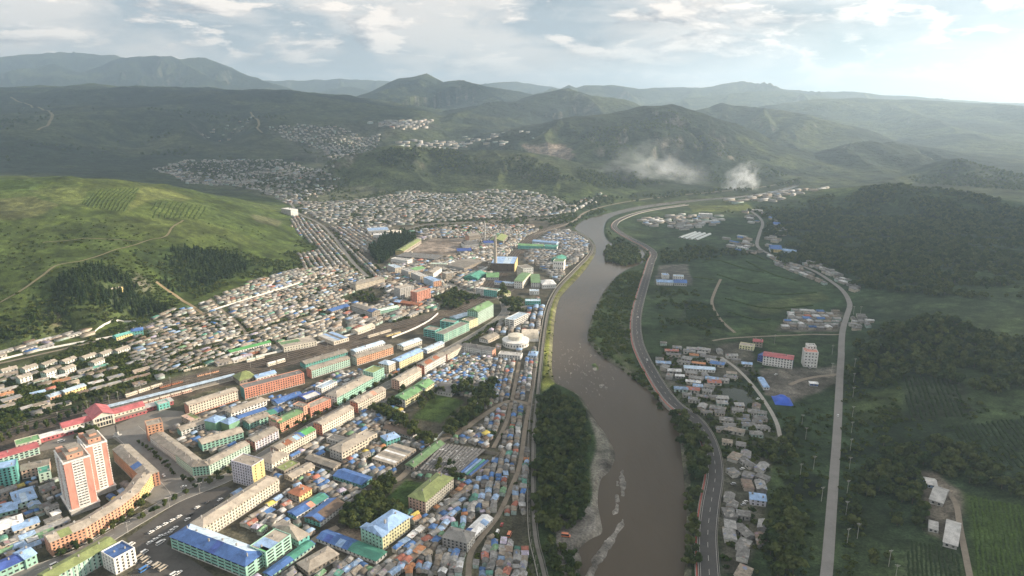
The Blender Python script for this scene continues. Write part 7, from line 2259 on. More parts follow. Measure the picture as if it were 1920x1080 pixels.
# broadleaf woods
M = Mass()
M.add([(1008, 752), (1040, 732), (1070, 754), (1094, 788), (1106, 830), (1100, 880), (1098, 930), (1090, 985), (1040, 1000), (1006, 1000), (1004, 900)], 5.6, (3, 11), 91, flat=True, clump=1, cl_scale=25, thresh=-.5)
M.add([(1015, 1020), (1060, 1020), (1085, 1040), (1085, 1100), (1040, 1100)], 6, (5, 8), 92, flat=True, clump=1, cl_scale=25, thresh=-.3)
M.add([(1600, 650), (1650, 612), (1760, 598), (1820, 612), (1860, 640), (1960, 645), (1960, 720), (1860, 740), (1700, 700), (1610, 690)], 7.5, (5, 13), 93, clump=1, cl_scale=40, thresh=-.22)
M.add([(1590, 1000), (1610, 900), (1650, 865), (1700, 862), (1735, 900), (1735, 1000), (1700, 1040), (1620, 1060)], 6.5, (5, 12), 94, clump=1, cl_scale=35, thresh=-.25)
M.add([(1640, 860), (1660, 820), (1740, 815), (1830, 860), (1960, 930), (1960, 950), (1840, 915), (1760, 890), (1700, 860)], 6.5, (5, 12), 95, clump=1, cl_scale=40, thresh=-.2)
M.add([(1570, 700), (1600, 690), (1700, 700), (1690, 715), (1610, 740), (1575, 740)], 8, (6, 10), 96, clump=1, cl_scale=40, thresh=-.2)
M.add([(1460, 500), (1430, 440), (1450, 400), (1560, 390), (1620, 352), (1720, 350), (1850, 370), (1960, 400), (1960, 560), (1800, 560), (1640, 545), (1600, 540), (1530, 500)], 8.5, (4, 12), 97, clump=1, cl_scale=70, thresh=-.18)
M.add([(1135, 470), (1150, 458), (1180, 458), (1200, 470), (1198, 490), (1165, 496), (1140, 488)], 7, (8, 14), 98, flat=True, avoid=False)
M.add([(1440, 1090), (1440, 1000), (1450, 950), (1465, 900), (1500, 980), (1490, 1090)], 7, (8, 13), 99, flat=True, clump=1, cl_scale=30, thresh=-.3)
M.add([(1240, 470), (1300, 460), (1420, 478), (1300, 490), (1240, 500)], 11, (6, 10), 100, flat=True, clump=1, cl_scale=40, thresh=-.1)
M.add([(1130, 420), (1145, 440), (1200, 470), (1230, 480), (1220, 500), (1150, 450)], 9, (5, 9), 101, flat=True, clump=1, cl_scale=40, thresh=-.1)
M.add([(1350, 400), (1420, 392), (1560, 388), (1560, 400), (1430, 410)], 13, (6, 11), 102, flat=True, clump=1, cl_scale=60, thresh=-.05)
M.add([(1010, 402), (1100, 372), (1200, 366), (1330, 358), (1420, 350), (1500, 335), (1500, 345), (1400, 360), (1200, 378), (1100, 392)], 15, (6, 11), 103, clump=1, cl_scale=60, thresh=-.15)
M.add([(812, 562), (850, 545), (898, 560), (872, 580), (832, 582)], 8, (6, 10), 115, flat=True, clump=1, cl_scale=30, thresh=-.1, avoid=False)
M.add([(725, 548), (702, 572), (650, 562), (700, 545)], 8, (5, 9), 116, flat=True, clump=1, cl_scale=30, thresh=-.1, avoid=False)
M.add([(1420, 830), (1480, 760), (1500, 850), (1470, 900), (1440, 880)], 8, (6, 11), 119, flat=True, clump=1, cl_scale=30, thresh=-.2)
M.add([(1260, 745), (1400, 722), (1460, 800), (1440, 850), (1340, 850)], 14, (5, 9), 120, flat=True, clump=1, cl_scale=30, thresh=0)
M.add([(290, 320), (430, 296), (560, 305), (660, 340), (560, 390), (430, 350)], 17, (6, 11), 121, clump=1, cl_scale=130, thresh=-.02, avoid=False)
M.add([(500, 245), (640, 236), (720, 252), (660, 300), (560, 270)], 24, (8, 13), 122, clump=1, cl_scale=180, thresh=.02, avoid=False)
# the woods on the middle hills
M.add([(612, 330), (680, 296), (730, 280), (830, 280), (900, 300), (925, 325), (830, 330), (700, 335)], 13, (8, 13), 104, clump=1, cl_scale=110, thresh=-.02, avoid=False)
M.add([(930, 300), (985, 292), (1050, 320), (1090, 345), (1000, 345)], 14, (6, 11), 105, clump=1, cl_scale=100, thresh=-.1, avoid=False)
M.add([(1080, 315), (1190, 320), (1240, 345), (1150, 355), (1090, 345)], 14, (6, 11), 106, clump=1, cl_scale=100, thresh=-.2, avoid=False)
M.add([(1080, 240), (1250, 210), (1350, 250), (1480, 330), (1350, 345), (1240, 330), (1140, 300), (1060, 270)], 20, (7, 14), 107, clump=1, cl_scale=150, thresh=.05, avoid=False)
M.add([(0, 300), (0, 200), (200, 205), (420, 215), (560, 225), (480, 300), (330, 300), (200, 320)], 32, (10, 18), 108, clump=1, cl_scale=420, thresh=.12, avoid=False)
M.add([(1700, 335), (1795, 300), (1920, 330), (1960, 360), (1720, 345)], 18, (8, 14), 109, clump=1, cl_scale=200, thresh=-.3, avoid=False)
wood('broadleaf_wood', 'dense green broadleaf woods on the river bank, the right hand hills and spurs', 'woods', *M.get(), LIB_BRO, 7)

# single trees one could walk up to
TREE_N = [0]


def plant(x, y, h, kind, label, group):
    src = {'b': BROAD, 'p': POPLAR, 's': SHRUBS}[kind]
    cm, tm = src[TREE_N[0] % len(src)]
    TREE_N[0] += 1
    e = empty({'b': 'broadleaf_tree', 'p': 'poplar_tree', 's': 'bush'}[kind], (x, y, float(hz(x, y)) - .1), random.uniform(0, 6.28))
    e.scale = (h * random.uniform(.9, 1.15), h * random.uniform(.9, 1.15), h)
    tag(e, label, 'tree' if kind != 's' else 'bush', group)
    for nm, me in (('trunk', tm), ('crown', cm)):
        ob = bpy.data.objects.new(nm, me); COL.objects.link(ob); ob.parent = e


ORD = ['first', 'second', 'third', 'fourth', 'fifth', 'sixth', 'seventh', 'eighth', 'ninth', 'tenth', 'eleventh', 'twelfth']


def row(px, step, h, kind, label, group, flat=True, off=0):
    pts = even(world_line(px, flat=flat), step)
    for k, p in enumerate(pts):
        lb = label % (ORD[k] if k < 12 else '%d%s' % (k + 1, {1: 'st', 2: 'nd', 3: 'rd'}.get((k + 1) % 10 if k > 19 else 0, 'th')))
        plant(p[0] + random.uniform(-.8, .8), p[1] + random.uniform(-.8, .8), random.uniform(*h), kind, lb, group)


def grove(px, n, h, kind, label, group, seed):
    P, hh = strew(px, 4.0, h, seed, flat=True, avoid=False)
    idx = np.random.default_rng(seed).permutation(len(P))
    done = []
    for i in idx:
        if len(done) >= n:
            break
        if any((P[i][0] - q[0]) ** 2 + (P[i][1] - q[1]) ** 2 < 20 for q in done):
            continue
        done.append((P[i][0], P[i][1], float(hh[i])))
    done.sort(key=lambda q: q[0] / q[1])
    for k, q in enumerate(done):
        o = ORD[k] if k < 12 else '%dth' % (k + 1) if k not in (20, 21, 22, 30, 31, 32) else '%d%s' % (k + 1, ('st', 'nd', 'rd')[k % 10])
        plant(q[0], q[1], q[2], kind, label + ', ' + o + ' from the left', group)


row([(268, 975), (300, 955), (335, 936), (362, 920), (400, 905), (432, 890)], 9.5, (4.5, 6.5), 'b', '%s young tree from the orange end of the avenue kerb', 'young avenue trees')
row([(118, 1043), (170, 1020), (225, 985), (262, 955), (282, 930)], 9, (5, 8), 'b', '%s tree along the foot of the ochre perimeter block', 'trees along the perimeter block')
row([(345, 900), (375, 908), (408, 893), (450, 872), (470, 860)], 8.5, (4, 6), 'b', '%s small tree along the mint corner block', 'trees along the corner block')
row([(500, 868), (520, 850), (560, 826), (600, 803), (650, 778)], 11, (4.5, 7), 'b', '%s roadside tree along the cream street blocks', 'trees on the town avenue')
row([(470, 848), (500, 828), (530, 812), (575, 788), (630, 765), (690, 733), (730, 712), (790, 682)], 12, (4, 6.5), 'b', '%s roadside tree along the terracotta and mint blocks', 'trees on the town avenue')
row([(872, 648), (890, 638), (915, 620), (935, 608)], 6, (5, 7), 'b', '%s tree of the hedge row at the upper avenue', 'trees on the upper avenue')
row([(262, 832), (285, 850), (312, 876), (330, 895)], 8, (3.5, 5), 'b', '%s sapling along the station avenue', 'saplings on the station avenue')
grove([(640, 985), (668, 955), (706, 915), (722, 905), (742, 912), (716, 945), (752, 962), (752, 975), (700, 990), (655, 1000)], 46, (8, 12.5), 'b', 'leafy tree in the grove between sandy yard and lower pitch', 'chestnut grove trees', 5)
grove([(700, 775), (720, 768), (765, 795), (805, 822), (820, 830), (800, 838), (760, 812)], 26, (7, 11), 'b', 'leafy tree below the near side of the upper pitch', 'trees below the upper pitch', 6)
grove([(822, 820), (850, 790), (885, 758), (918, 742), (932, 748), (895, 785), (845, 822)], 34, (7, 11), 'b', 'leafy tree between upper pitch and market lane', 'trees along the market lane wall', 7)
grove([(780, 760), (800, 744), (825, 732), (832, 740), (806, 756), (788, 772)], 10, (6, 9), 'b', 'tree in front of the green roofed school', 'trees at the green roofed school', 8)
grove([(845, 742), (880, 722), (930, 715), (930, 740), (890, 752)], 18, (8, 12), 'b', 'tree behind the upper pitch near the shack lanes', 'trees behind the upper pitch', 9)
grove([(722, 782), (745, 745), (760, 728), (752, 760), (738, 790)], 8, (7, 10), 'b', 'tree between the cream blocks and green roofed school', 'trees beside the cream blocks', 10)
grove([(812, 878), (838, 870), (872, 898), (860, 905)], 7, (6, 9), 'b', 'tree at the near edge of the covered market', 'trees at the covered market', 11)
grove([(945, 570), (975, 568), (980, 590), (955, 592)], 16, (10, 14), 'b', 'big tree in the small park below the factory', 'factory park trees', 12)
grove([(925, 546), (945, 540), (950, 556), (932, 560)], 7, (10, 14), 'b', 'big tree beside the paired block at the crossing', 'trees at the level crossing', 13)
grove([(150, 815), (180, 808), (182, 822), (150, 830)], 7, (7, 10), 'b', 'tree on the corner of the station square', 'station square trees', 14)
row([(-10, 835), (40, 812), (90, 800), (130, 782), (170, 762), (215, 748), (255, 738)], 7.5, (7, 10), 'p', '%s poplar of the row along the railway, counted from the left', 'railway poplars', )
row([(-10, 820), (40, 798), (95, 778), (150, 752), (200, 740)], 10, (6, 9), 'b', '%s round tree behind the railway poplars, counted from the left', 'trees behind the poplars')
# right bank: the big trees below the highway
grove([(1258, 768), (1290, 790), (1312, 820), (1325, 850), (1318, 905), (1298, 905), (1282, 840), (1272, 800)], 26, (9, 15), 'b', 'big tree between the river and the highway bend', 'trees below the highway', 15)
grove([(1288, 912), (1308, 912), (1308, 1075), (1286, 1075)], 18, (5, 9), 'b', 'bank tree between the dark river and the highway wall', 'bank trees below the highway', 16)
grove([(1225, 735), (1250, 760), (1240, 765)], 4, (6, 9), 'b', 'bank tree where the highway meets the river', 'bank trees', 17)
print('TREES', TREE_N[0])
# ------------------------------------------------------------------ crops in rows
CROP = leaf_mat('crop_leaves', (.060, .098, .026), (.070, .105, .030), .15)
CROPD = leaf_mat('dark_crop_leaves', (.026, .042, .018), (.034, .052, .022), .1)
CROPH = leaf_mat('hedge_leaves', (.044, .068, .020), (.058, .082, .025), .1)


def crop(name, label, px, dir_px, pitch, w, h, mat, flat=False, step=5.0, seed=1, gap=.03, bump=.25):
    r = random.Random(seed)
    poly = [tuple(p) for p in (PL(px) if flat else HL(px))]
    a, b = [np.array(hit(*p)) for p in dir_px]
    ang = math.atan2(b[1] - a[1], b[0] - a[0]); ca, sa = math.cos(ang), math.sin(ang)
    U = [(x * ca + y * sa, -x * sa + y * ca) for x, y in poly]
    u0, u1 = min(p[0] for p in U), max(p[0] for p in U); v0, v1 = min(p[1] for p in U), max(p[1] for p in U)
    V = []; Fc = []
    v = v0
    while v < v1:
        us = np.arange(u0, u1, step); vv = v + np.array([r.uniform(-.12, .12) * pitch for _ in us])
        X = us * ca - vv * sa; Y = us * sa + vv * ca
        ok = inpoly(X, Y, poly); Z = hz(X, Y)
        prev = None
        for k in range(len(us)):
            if not ok[k] or r.random() < gap:
                prev = None; continue
            ww = w * r.uniform(1 - bump, 1 + bump) / 2; hh = h * r.uniform(1 - bump * 1.5, 1 + bump)
            o = len(V)
            nx, ny = -sa, ca
            for d, z in ((-ww, -.05), (-ww * .7, hh * .75), (0, hh), (ww * .7, hh * .75), (ww, -.1)):
                V.append((X[k] + nx * d, Y[k] + ny * d, Z[k] + z))
            if prev is not None:
                for q in range(4):
                    Fc.append((prev + q, o + q, o + q + 1, prev + q + 1))
            prev = o
        v += pitch * r.uniform(.94, 1.06)
    ob = mesh_obj(name, V, Fc, mat, kind='stuff')
    tag(ob, label, 'crops', kind='stuff')


crop('crop_rows', 'bright green crop rows in the lower right field', [(1814, 928), (1860, 938), (1960, 955), (1990, 1100), (1832, 1100)], [(1840, 1080), (1826, 945)], 2.9, 1.7, .9, CROP, step=3, seed=1)
crop('crop_rows', 'dark vegetable rows below the farm barns', [(1706, 1012), (1760, 1020), (1802, 1040), (1812, 1100), (1690, 1100)], [(1740, 1090), (1735, 1020)], 2.6, 1.3, .7, CROPD, step=3, seed=2)
crop('crop_rows', 'dark orchard rows on the slope right of the country road', [(1690, 702), (1790, 712), (1826, 782), (1706, 790)], [(1760, 790), (1730, 705)], 4.2, 2.0, 1.4, CROPD, step=4, seed=3, gap=.08)
crop('crop_rows', 'dark rows of the big field above the farm barns', [(1760, 800), (1960, 780), (1960, 900), (1860, 860)], [(1900, 880), (1840, 795)], 4.0, 2.0, 1.2, CROPD, step=4, seed=4, gap=.06)
crop('crop_rows', 'dark rows between the field track and the highway', [(1292, 562), (1336, 572), (1366, 618), (1276, 604)], [(1290, 590), (1350, 594)], 5.0, 2.6, 1.3, CROPD, flat=True, step=4, seed=5, gap=.05)
crop('crop_rows', 'long striped rows on the crest of the green hill', [(152, 382), (195, 353), (262, 353), (238, 400), (165, 390)], [(190, 392), (222, 354)], 6.5, 2.8, 1.5, CROPH, step=5, seed=6, gap=.0, bump=.12)
crop('crop_rows', 'curved striped rows right of the crest field', [(280, 410), (292, 378), (395, 388), (372, 412)], [(330, 410), (345, 384)], 8, 2.8, 1.5, CROPH, step=5, seed=7, gap=.01, bump=.12)
crop('crop_rows', 'faint rows in the dark field at the left crest', [(-40, 338), (75, 345), (58, 355), (-40, 360)], [(0, 352), (60, 347)], 9, 3, 1.0, CROPH, step=8, seed=8)
for k, px in enumerate([[(1318, 492), (1345, 488), (1400, 505), (1440, 512)], [(1345, 515), (1395, 530), (1430, 532)], [(1380, 540), (1450, 552), (1540, 548)], [(1360, 560), (1440, 578), (1530, 572)], [(1365, 585), (1420, 600), (1450, 598)], [(1400, 490), (1450, 515), (1500, 528)], [(1340, 470), (1400, 474), (1440, 490)], [(1300, 520), (1340, 525)]]):
    pts = even(world_line(px, flat=True), 5)
    o = ribbon('field_hedge', pts, 3.2, CROPH, 1.3, None, 'thing', 0, 5, thick=1.4)
    tag(o, ('uppermost', 'second', 'third', 'fourth', 'fifth', 'slanting', 'topmost', 'short')[k] + ' dark hedge line in the right bank fields', 'hedge', 'field hedges')

# ------------------------------------------------------------------ vehicles
def car_mesh(L=4.4, W=1.8, H=1.5, van=False, col='car_white', c=(.75, .75, .74)):
    M = MB(); body = M.slot(plain(col, c, .3, .5, .08, .3)); gl = M.slot(glass()); ty = M.slot(plain('tyre', (.02, .02, .02), .8, .2, .1))
    l, w = L / 2, W / 2
    prof = [(-l, .35), (-l, .85), (-l * .9, .95), (l * .45, .95), (l * .95, .8), (l, .6), (l, .35)] if not van else [(-l, .35), (-l, 1.1), (-l, 1.15), (l * .7, 1.15), (l * .97, .95), (l, .6), (l, .35)]
    n = len(prof)
    for k in range(n - 1):
        (x0, z0), (x1, z1) = prof[k], prof[k + 1]
        M.quad((x0, w, z0), (x0, -w, z0), (x1, -w, z1), (x1, w, z1), body)
    M.poly([(x, -w, z) for x, z in prof[::-1]], body); M.poly([(x, w, z) for x, z in prof], body)
    zb = prof[3][1]; zt = H if not van else H + .5
    x0, x1, x2, x3 = (-l * .82, l * .42, l * .12, -l * .6) if not van else (-l * .98, l * .72, l * .55, -l * .95)
    b = [(x0, zb), (x1, zb), (x2, zt), (x3, zt)]; wi = w * .88
    for s in (-1, 1):
        q = [(b[0][0], s * w * .97, zb), (b[1][0], s * w * .97, zb), (b[2][0], s * wi, zt), (b[3][0], s * wi, zt)]
        M.poly(q if s < 0 else q[::-1], gl)
    M.quad((b[1][0], -w * .97, zb), (b[1][0], w * .97, zb), (b[2][0], wi, zt), (b[2][0], -wi, zt), gl)
    M.quad((b[0][0], w * .97, zb), (b[0][0], -w * .97, zb), (b[3][0], -wi, zt), (b[3][0], wi, zt), gl)
    M.quad((b[3][0] - .02, -wi, zt), (b[2][0] + .02, -wi, zt), (b[2][0] + .02, wi, zt), (b[3][0] - .02, wi, zt), body)
    for sx in (-l * .62, l * .62):
        for sy in (-w, w):
            pts = [(sx + .33 * math.cos(t), sy, .33 + .33 * math.sin(t)) for t in np.linspace(0, 2 * math.pi, 9)[:-1]]
            M.poly(pts, ty)
            for k in range(8):
                p, q = pts[k], pts[(k + 1) % 8]
                M.quad(p, q, (q[0], q[1] - math.copysign(.2, sy), q[2]), (p[0], p[1] - math.copysign(.2, sy), p[2]), ty)
    me = bpy.data.meshes.new('car'); me.from_pydata(M.v, [], M.f)
    for mt in M.mats:
        me.materials.append(mt)
    me.polygons.foreach_set('material_index', M.m)
    return me


CARM = {'white': car_mesh(), 'black': car_mesh(col='car_black', c=(.03, .03, .035)), 'silver': car_mesh(col='car_silver', c=(.42, .43, .45)), 'red': car_mesh(col='car_red', c=(.40, .04, .03)), 'vanw': car_mesh(5.4, 2.0, 1.6, True), 'vant': car_mesh(6.4, 2.2, 1.9, True, 'van_tan', (.45, .40, .33)), 'truckb': car_mesh(7, 2.4, 2.0, True, 'truck_blue', (.06, .2, .5)),
        'trucko': car_mesh(6.5, 2.5, 2.0, True, 'truck_orange', (.62, .20, .10))}
CNAME = {'white': 'white car', 'black': 'black car', 'silver': 'silver car', 'red': 'red car', 'vanw': 'white van', 'vant': 'tan bus', 'truckb': 'blue truck', 'trucko': 'orange red truck'}


def car(px, py, px2, py2, kind, where, group=None, z=.13):
    a = hit(px, py); b = hit(px2, py2)
    ang = math.atan2(b[1] - a[1], b[0] - a[0])
    nm = {'vanw': 'parked_van', 'vant': 'parked_bus', 'truckb': 'truck', 'trucko': 'truck'}.get(kind, 'parked_car')
    o = bpy.data.objects.new(nm, CARM[kind]); COL.objects.link(o)
    o.location = (a[0], a[1], float(hz(*a)) + z); o.rotation_euler = (0, 0, ang)
    o.scale = (1.02, 1.02, 1.02)
    tag(o, '%s %s' % (CNAME[kind], where), {'vanw': 'van', 'vant': 'bus', 'truckb': 'truck', 'trucko': 'truck'}.get(kind, 'car'), group)


_o = ['first', 'second', 'third', 'fourth', 'fifth', 'sixth', 'seventh', 'eighth', 'ninth', 'tenth']
GP = 'cars in the market car park'
for k, (x, y) in enumerate([(284, 999), (297, 991), (310, 984), (323, 977), (336, 970)]):
    car(x, y, x + 12, y - 7, 'white', 'in the kerbside row of the car park, %s from the left' % _o[k], GP)
for k, (x, y) in enumerate([(281, 1019), (291, 1013), (301, 1007), (312, 1003), (322, 996), (329, 991)]):
    car(x, y, x + 12, y - 7, 'white' if k != 3 else 'silver', 'in the second row of the car park, %s from the left' % _o[k], GP)
for k, (x, y) in enumerate([(300, 1020), (305, 1016), (318, 1001)]):
    car(x, y, x + 12, y - 7, ('vanw', 'white', 'silver')[k], 'behind the second car park row, %s from the left' % _o[k], GP)
for k, (x, y, c) in enumerate([(262, 1047, 'vant'), (273, 1051, 'vant'), (280, 1057, 'silver'), (294, 1062, 'vant'), (306, 1067, 'vant')]):
    car(x, y, x + 12, y - 8, c, 'parked slanting by the blue stall, %s from the left' % _o[k], GP)
for x, y, c, w in [(246, 1023, 'vanw', 'beside the small white five storey building'), (271, 1037, 'vanw', 'crossing the lower car park'), (336, 1075, 'white', 'at the bottom edge of the car park'), (326, 1079, 'vanw', 'cut by the bottom picture edge'), (271, 1069, 'truckb', 'parked behind the slanting buses'),
                   (370, 953, 'white', 'in the upper car park near the very long cream block'), (389, 943, 'black', 'in the upper car park behind the white one'), (413, 938, 'white', 'at the far corner of the upper car park'), (404, 950, 'black', 'close to the very long cream block'), (358, 966, 'black', 'in the middle of the car park'), (352, 975, 'white', 'near the blue roofed department store corner')]:
    car(x, y, x + 11, y - 7, c, w, GP)
for x, y, x2, y2, c, w in [(307, 893, 312, 899, 'white', 'on the wide junction apron'), (345, 914, 355, 911, 'white', 'turning at the flower bed junction'), (115, 829, 127, 826, 'vanw', 'on the station square near the tree clump'), (102, 1061, 112, 1056, 'vanw', 'on the lower avenue near the olive roofed block'), (455, 884, 465, 878, 'white', 'on the avenue before the white eight storey block'), (640, 770, 650, 764, 'white', 'on the avenue before the long mint avenue block')]:
    car(x, y, x2, y2, c, w, 'cars on the town streets', .25)
for x, y, x2, y2, c, w in [(1222, 496, 1226, 482, 'white', 'on the highway near the river island'), (1196, 597, 1197, 585, 'white', 'on the highway beside the flood plain scrub'), (1195, 626, 1194, 615, 'silver', 'on the highway just below another car'), (1213, 677, 1207, 666, 'white', 'on the highway by the upper village'), (1571, 780, 1573, 750, 'white', 'driving along the country road')]:
    car(x, y, x2, y2, c, w, 'cars on the right bank roads', 1.3 if x < 1400 else .25)
for x, y, c, w in [(1375, 908, 'silver', 'parked between village roofs above the lilac house'), (1392, 880, 'white', 'in the yard of the highway village'), (1398, 942, 'white', 'left of the lilac house'), (1394, 947, 'silver', 'beside the one left of the lilac house'), (1421, 749, 'white', 'on the village lane by the pond'), (1455, 703, 'white', 'in the builders yard'), (1520, 690, 'vanw', 'beneath the white tower house'), (1430, 690, 'black', 'in front of the pink roofed white building')]:
    car(x, y, x + 10, y - 3, c, w, 'cars on the right bank')
car(1061, 1006, 1070, 1007, 'trucko', 'on the gravel track below the river wood', None)
for x, y, c, w in [(933, 999, 'vanw', 'beside the digger yard near the dyke'), (941, 985, 'red', 'in the yard near the dyke'), (955, 1004, 'trucko', 'in the yard behind the riverside shacks'), (912, 987, 'vanw', 'next to the market row in the dyke yard')]:
    car(x, y, x + 4, y - 9, c, w)


def wagons(A, B, n, col, rcol, label, h=3.6):
    a = G(*A); b = G(*B); d = b - a; L = float(np.hypot(*d)) / n; ang = math.atan2(d[1], d[0])
    me = MB(); s = me.slot(paint(col)); r = me.slot(roofmat(rcol)); g = me.slot(glass()); k2 = me.slot(paint('dark'))
    l = L - 1.2; w = 1.5
    me.box(0, l, -w, w, .95, h, s); me.box(.3, l - .3, -1.1, 1.1, .25, .95, k2)
    z0, z1 = h, h + .55
    me.quad((0, -w, z0), (l, -w, z0), (l, -w * .5, z1), (0, -w * .5, z1), r); me.quad((0, -w * .5, z1), (l, -w * .5, z1), (l, w * .5, z1), (0, w * .5, z1), r); me.quad((l, w, z0), (0, w, z0), (0, w * .5, z1), (l, w * .5, z1), r)
    me.poly([(0, w, z0), (0, w * .5, z1), (0, -w * .5, z1), (0, -w, z0)], r); me.poly([(l, -w, z0), (l, -w * .5, z1), (l, w * .5, z1), (l, w, z0)], r)
    m = max(3, int(l / 1.9))
    for i in range(m):
        x = l * (i + .25) / m
        me.quad((x, -w - .01, 2.1), (x + l / m * .5, -w - .01, 2.1), (x + l / m * .5, -w - .01, 3.0), (x, -w - .01, 3.0), g)
    mesh = bpy.data.meshes.new('rail_wagon'); mesh.from_pydata(me.v, [], me.f)
    for mt in me.mats:
        mesh.materials.append(mt)
    mesh.polygons.foreach_set('material_index', me.m)
    for k in range(n):
        o = bpy.data.objects.new('rail_wagon', mesh); COL.objects.link(o)
        p = a + d * k / n
        o.location = (float(p[0]), float(p[1]), .45); o.rotation_euler = (0, 0, ang)
        tag(o, label + (', %s from the left' % _o[k] if n > 1 else ''), 'rail wagon', 'rail wagons')


wagons((236, 747), (306, 724), 3, 'cream', 'cream', 'cream coach of the train above the platform canopy')
wagons((258, 764), (362, 735), 5, 'pinkish', 'cream', 'cream and red coach along the near side of the platform')
wagons((300, 730), (344, 718), 2, 'rust', 'brown', 'rusty goods wagon beyond the canopy end', 3)
wagons((370, 708), (412, 698), 3, 'orange', 'brown', 'orange brown open wagon in the yard', 2.6)
wagons((428, 684), (462, 676), 2, 'cream', 'tan', 'cream goods wagon in the middle yard')
wagons((463, 681), (497, 672), 2, 'ivory', 'pmint', 'ivory goods wagon below the vivid green goods shed')
wagons((502, 689), (536, 679), 2, 'ivory', 'white', 'tall ivory coach in the yard', 4.6)
wagons((452, 671), (494, 661), 3, 'rust', 'rust', 'rust red wagon below the vivid green goods shed', 2.6)
wagons((690, 635), (734, 622), 2, 'cream', 'tan', 'cream and yellow wagon below the railway bend')
wagons((724, 633), (752, 625), 2, 'yellow', 'dtan', 'ochre wagon behind the cream one at the bend', 2.8)
wagons((345, 700), (390, 689), 3, 'cream', 'cream', 'pale box wagon at the upper yard edge', 3)

# ------------------------------------------------------------------ poles
POLE = plain('pole_concrete', (.42, .40, .37), .85, .2, .2, .6)


def pole(px, py, h, label, group, arm=1.6):
    a = hit(px, py)
    e = empty('power_pole', (a[0], a[1], float(hz(*a))), random.uniform(-.3, .3)); tag(e, label, 'pole', group)
    M = MB(); s = M.slot(POLE); lathe(M, [(.17, -.5), (.13, h * .6), (.09, h), (.01, h + .05)], 8, s); M.build('post', e)
    M = MB(); s = M.slot(POLE); M.box(-arm, arm, -.07, .07, h - .9, h - .72, s, True); M.box(-arm * .7, arm * .7, -.07, .07, h - 1.7, h - 1.55, s, True); M.build('cross_arm', e)
    M = MB(); s = M.slot(paint('white'))
    for x in (-arm * .9, -arm * .4, arm * .4, arm * .9):
        M.box(x - .07, x + .07, -.07, .07, h - .72, h - .45, s)
    M.build('insulators', e, kind='stuff')


for k, (x, y) in enumerate([(1586, 965), (1588, 925), (1592, 880), (1594, 845), (1596, 812), (1598, 782), (1599, 745), (1600, 718), (1602, 690)]):
    pole(x, y, 12, 'concrete power pole right of the country road, %s from the front' % _o[k], 'country road poles')
for k, (x, y) in enumerate([(1588, 1020), (1607, 1010), (1666, 1062), (1678, 1090), (1525, 880), (1510, 825), (1503, 800), (1540, 940), (1500, 895), (1560, 665), (1559, 700), (1452, 645), (1600, 590), (1613, 590)]):
    pole(x, y, 13, 'lone power pole ' + ['at the forked path by the front trees', 'right of the forked path', 'in the dark vegetable plots', 'cut by the bottom edge in the plots', 'left of the country road below the builders yard', 'beside the vegetable field', 'furthest back beside the vegetable field', 'in front of the dark ploughed plot', 'left of the ploughed plot', 'beside the white tower house', 'in front of the white tower house', 'behind the pink roofed white building', 'at the upper road bend', 'right of the upper road bend'][k], 'field poles')
for k, (x, y) in enumerate([(50, 807), (110, 790), (165, 768), (205, 757), (222, 750), (265, 735), (320, 722), (395, 705), (470, 690), (540, 672), (615, 655), (700, 625)]):
    pole(x, y, 10, 'concrete railway pole, %s from the left along the tracks' % (ORD[k]), 'railway poles', 1.2)
for k, (x, y) in enumerate([(240, 1000), (318, 952), (375, 925)]):
    a = hit(x, y)
    e = empty('street_lamp', (a[0], a[1], .15), .6); tag(e, 'tall double armed street lamp on the avenue, %s from the left' % _o[k], 'street lamp', 'avenue lamps')
    M = MB(); s = M.slot(paint('lgrey')); lathe(M, [(.16, 0), (.09, 9), (.01, 9.1)], 8, s); M.build('post', e)
    for d in (-1, 1):
        M = MB(); s = M.slot(paint('white')); M.box(min(0, d * 2), max(0, d * 2), -.06, .06, 8.8, 8.95, s, True); M.box(min(d * 1.6, d * 2.4), max(d * 1.6, d * 2.4), -.16, .16, 8.9, 9.1, s, True); M.build('lamp_arm', e)

# ------------------------------------------------------------------ the air: haze, smoke, unseen clouds shaped to shade the valley
def box_mesh(name, x0, x1, y0, y1, z0, z1, mat, kind=None):
    V = [(x, y, z) for z in (z0, z1) for y in (y0, y1) for x in (x0, x1)]
    Fc = [(0, 2, 3, 1), (4, 5, 7, 6), (0, 1, 5, 4), (2, 6, 7, 3), (0, 4, 6, 2), (1, 3, 7, 5)]
    return mesh_obj(name, V, Fc, mat, kind=kind)


def haze():
    m, T = new_mat('haze_air')
    v = T.n('ShaderNodeVolumePrincipled')
    v.inputs['Color'].default_value = (0.61, 0.80, 1.0, 1)
    v.inputs['Density'].default_value = HAZE_DENSITY
    v.inputs['Anisotropy'].default_value = 0.5
    o = T.n('ShaderNodeOutputMaterial')
    T.l(v.outputs[0], o.inputs['Volume'])
    try:
        m.cycles.homogeneous_volume = True
    except Exception:
        pass
    box_mesh('haze', -24000, 24000, -3000, 24000, -9, HAZE_TOP, m, 'stuff')


HAZE_TOP = max(float(TZ.max()) + 30, 900)
HAZE_DENSITY = 8.2e-5
haze()
print('HAZE_TOP', HAZE_TOP)


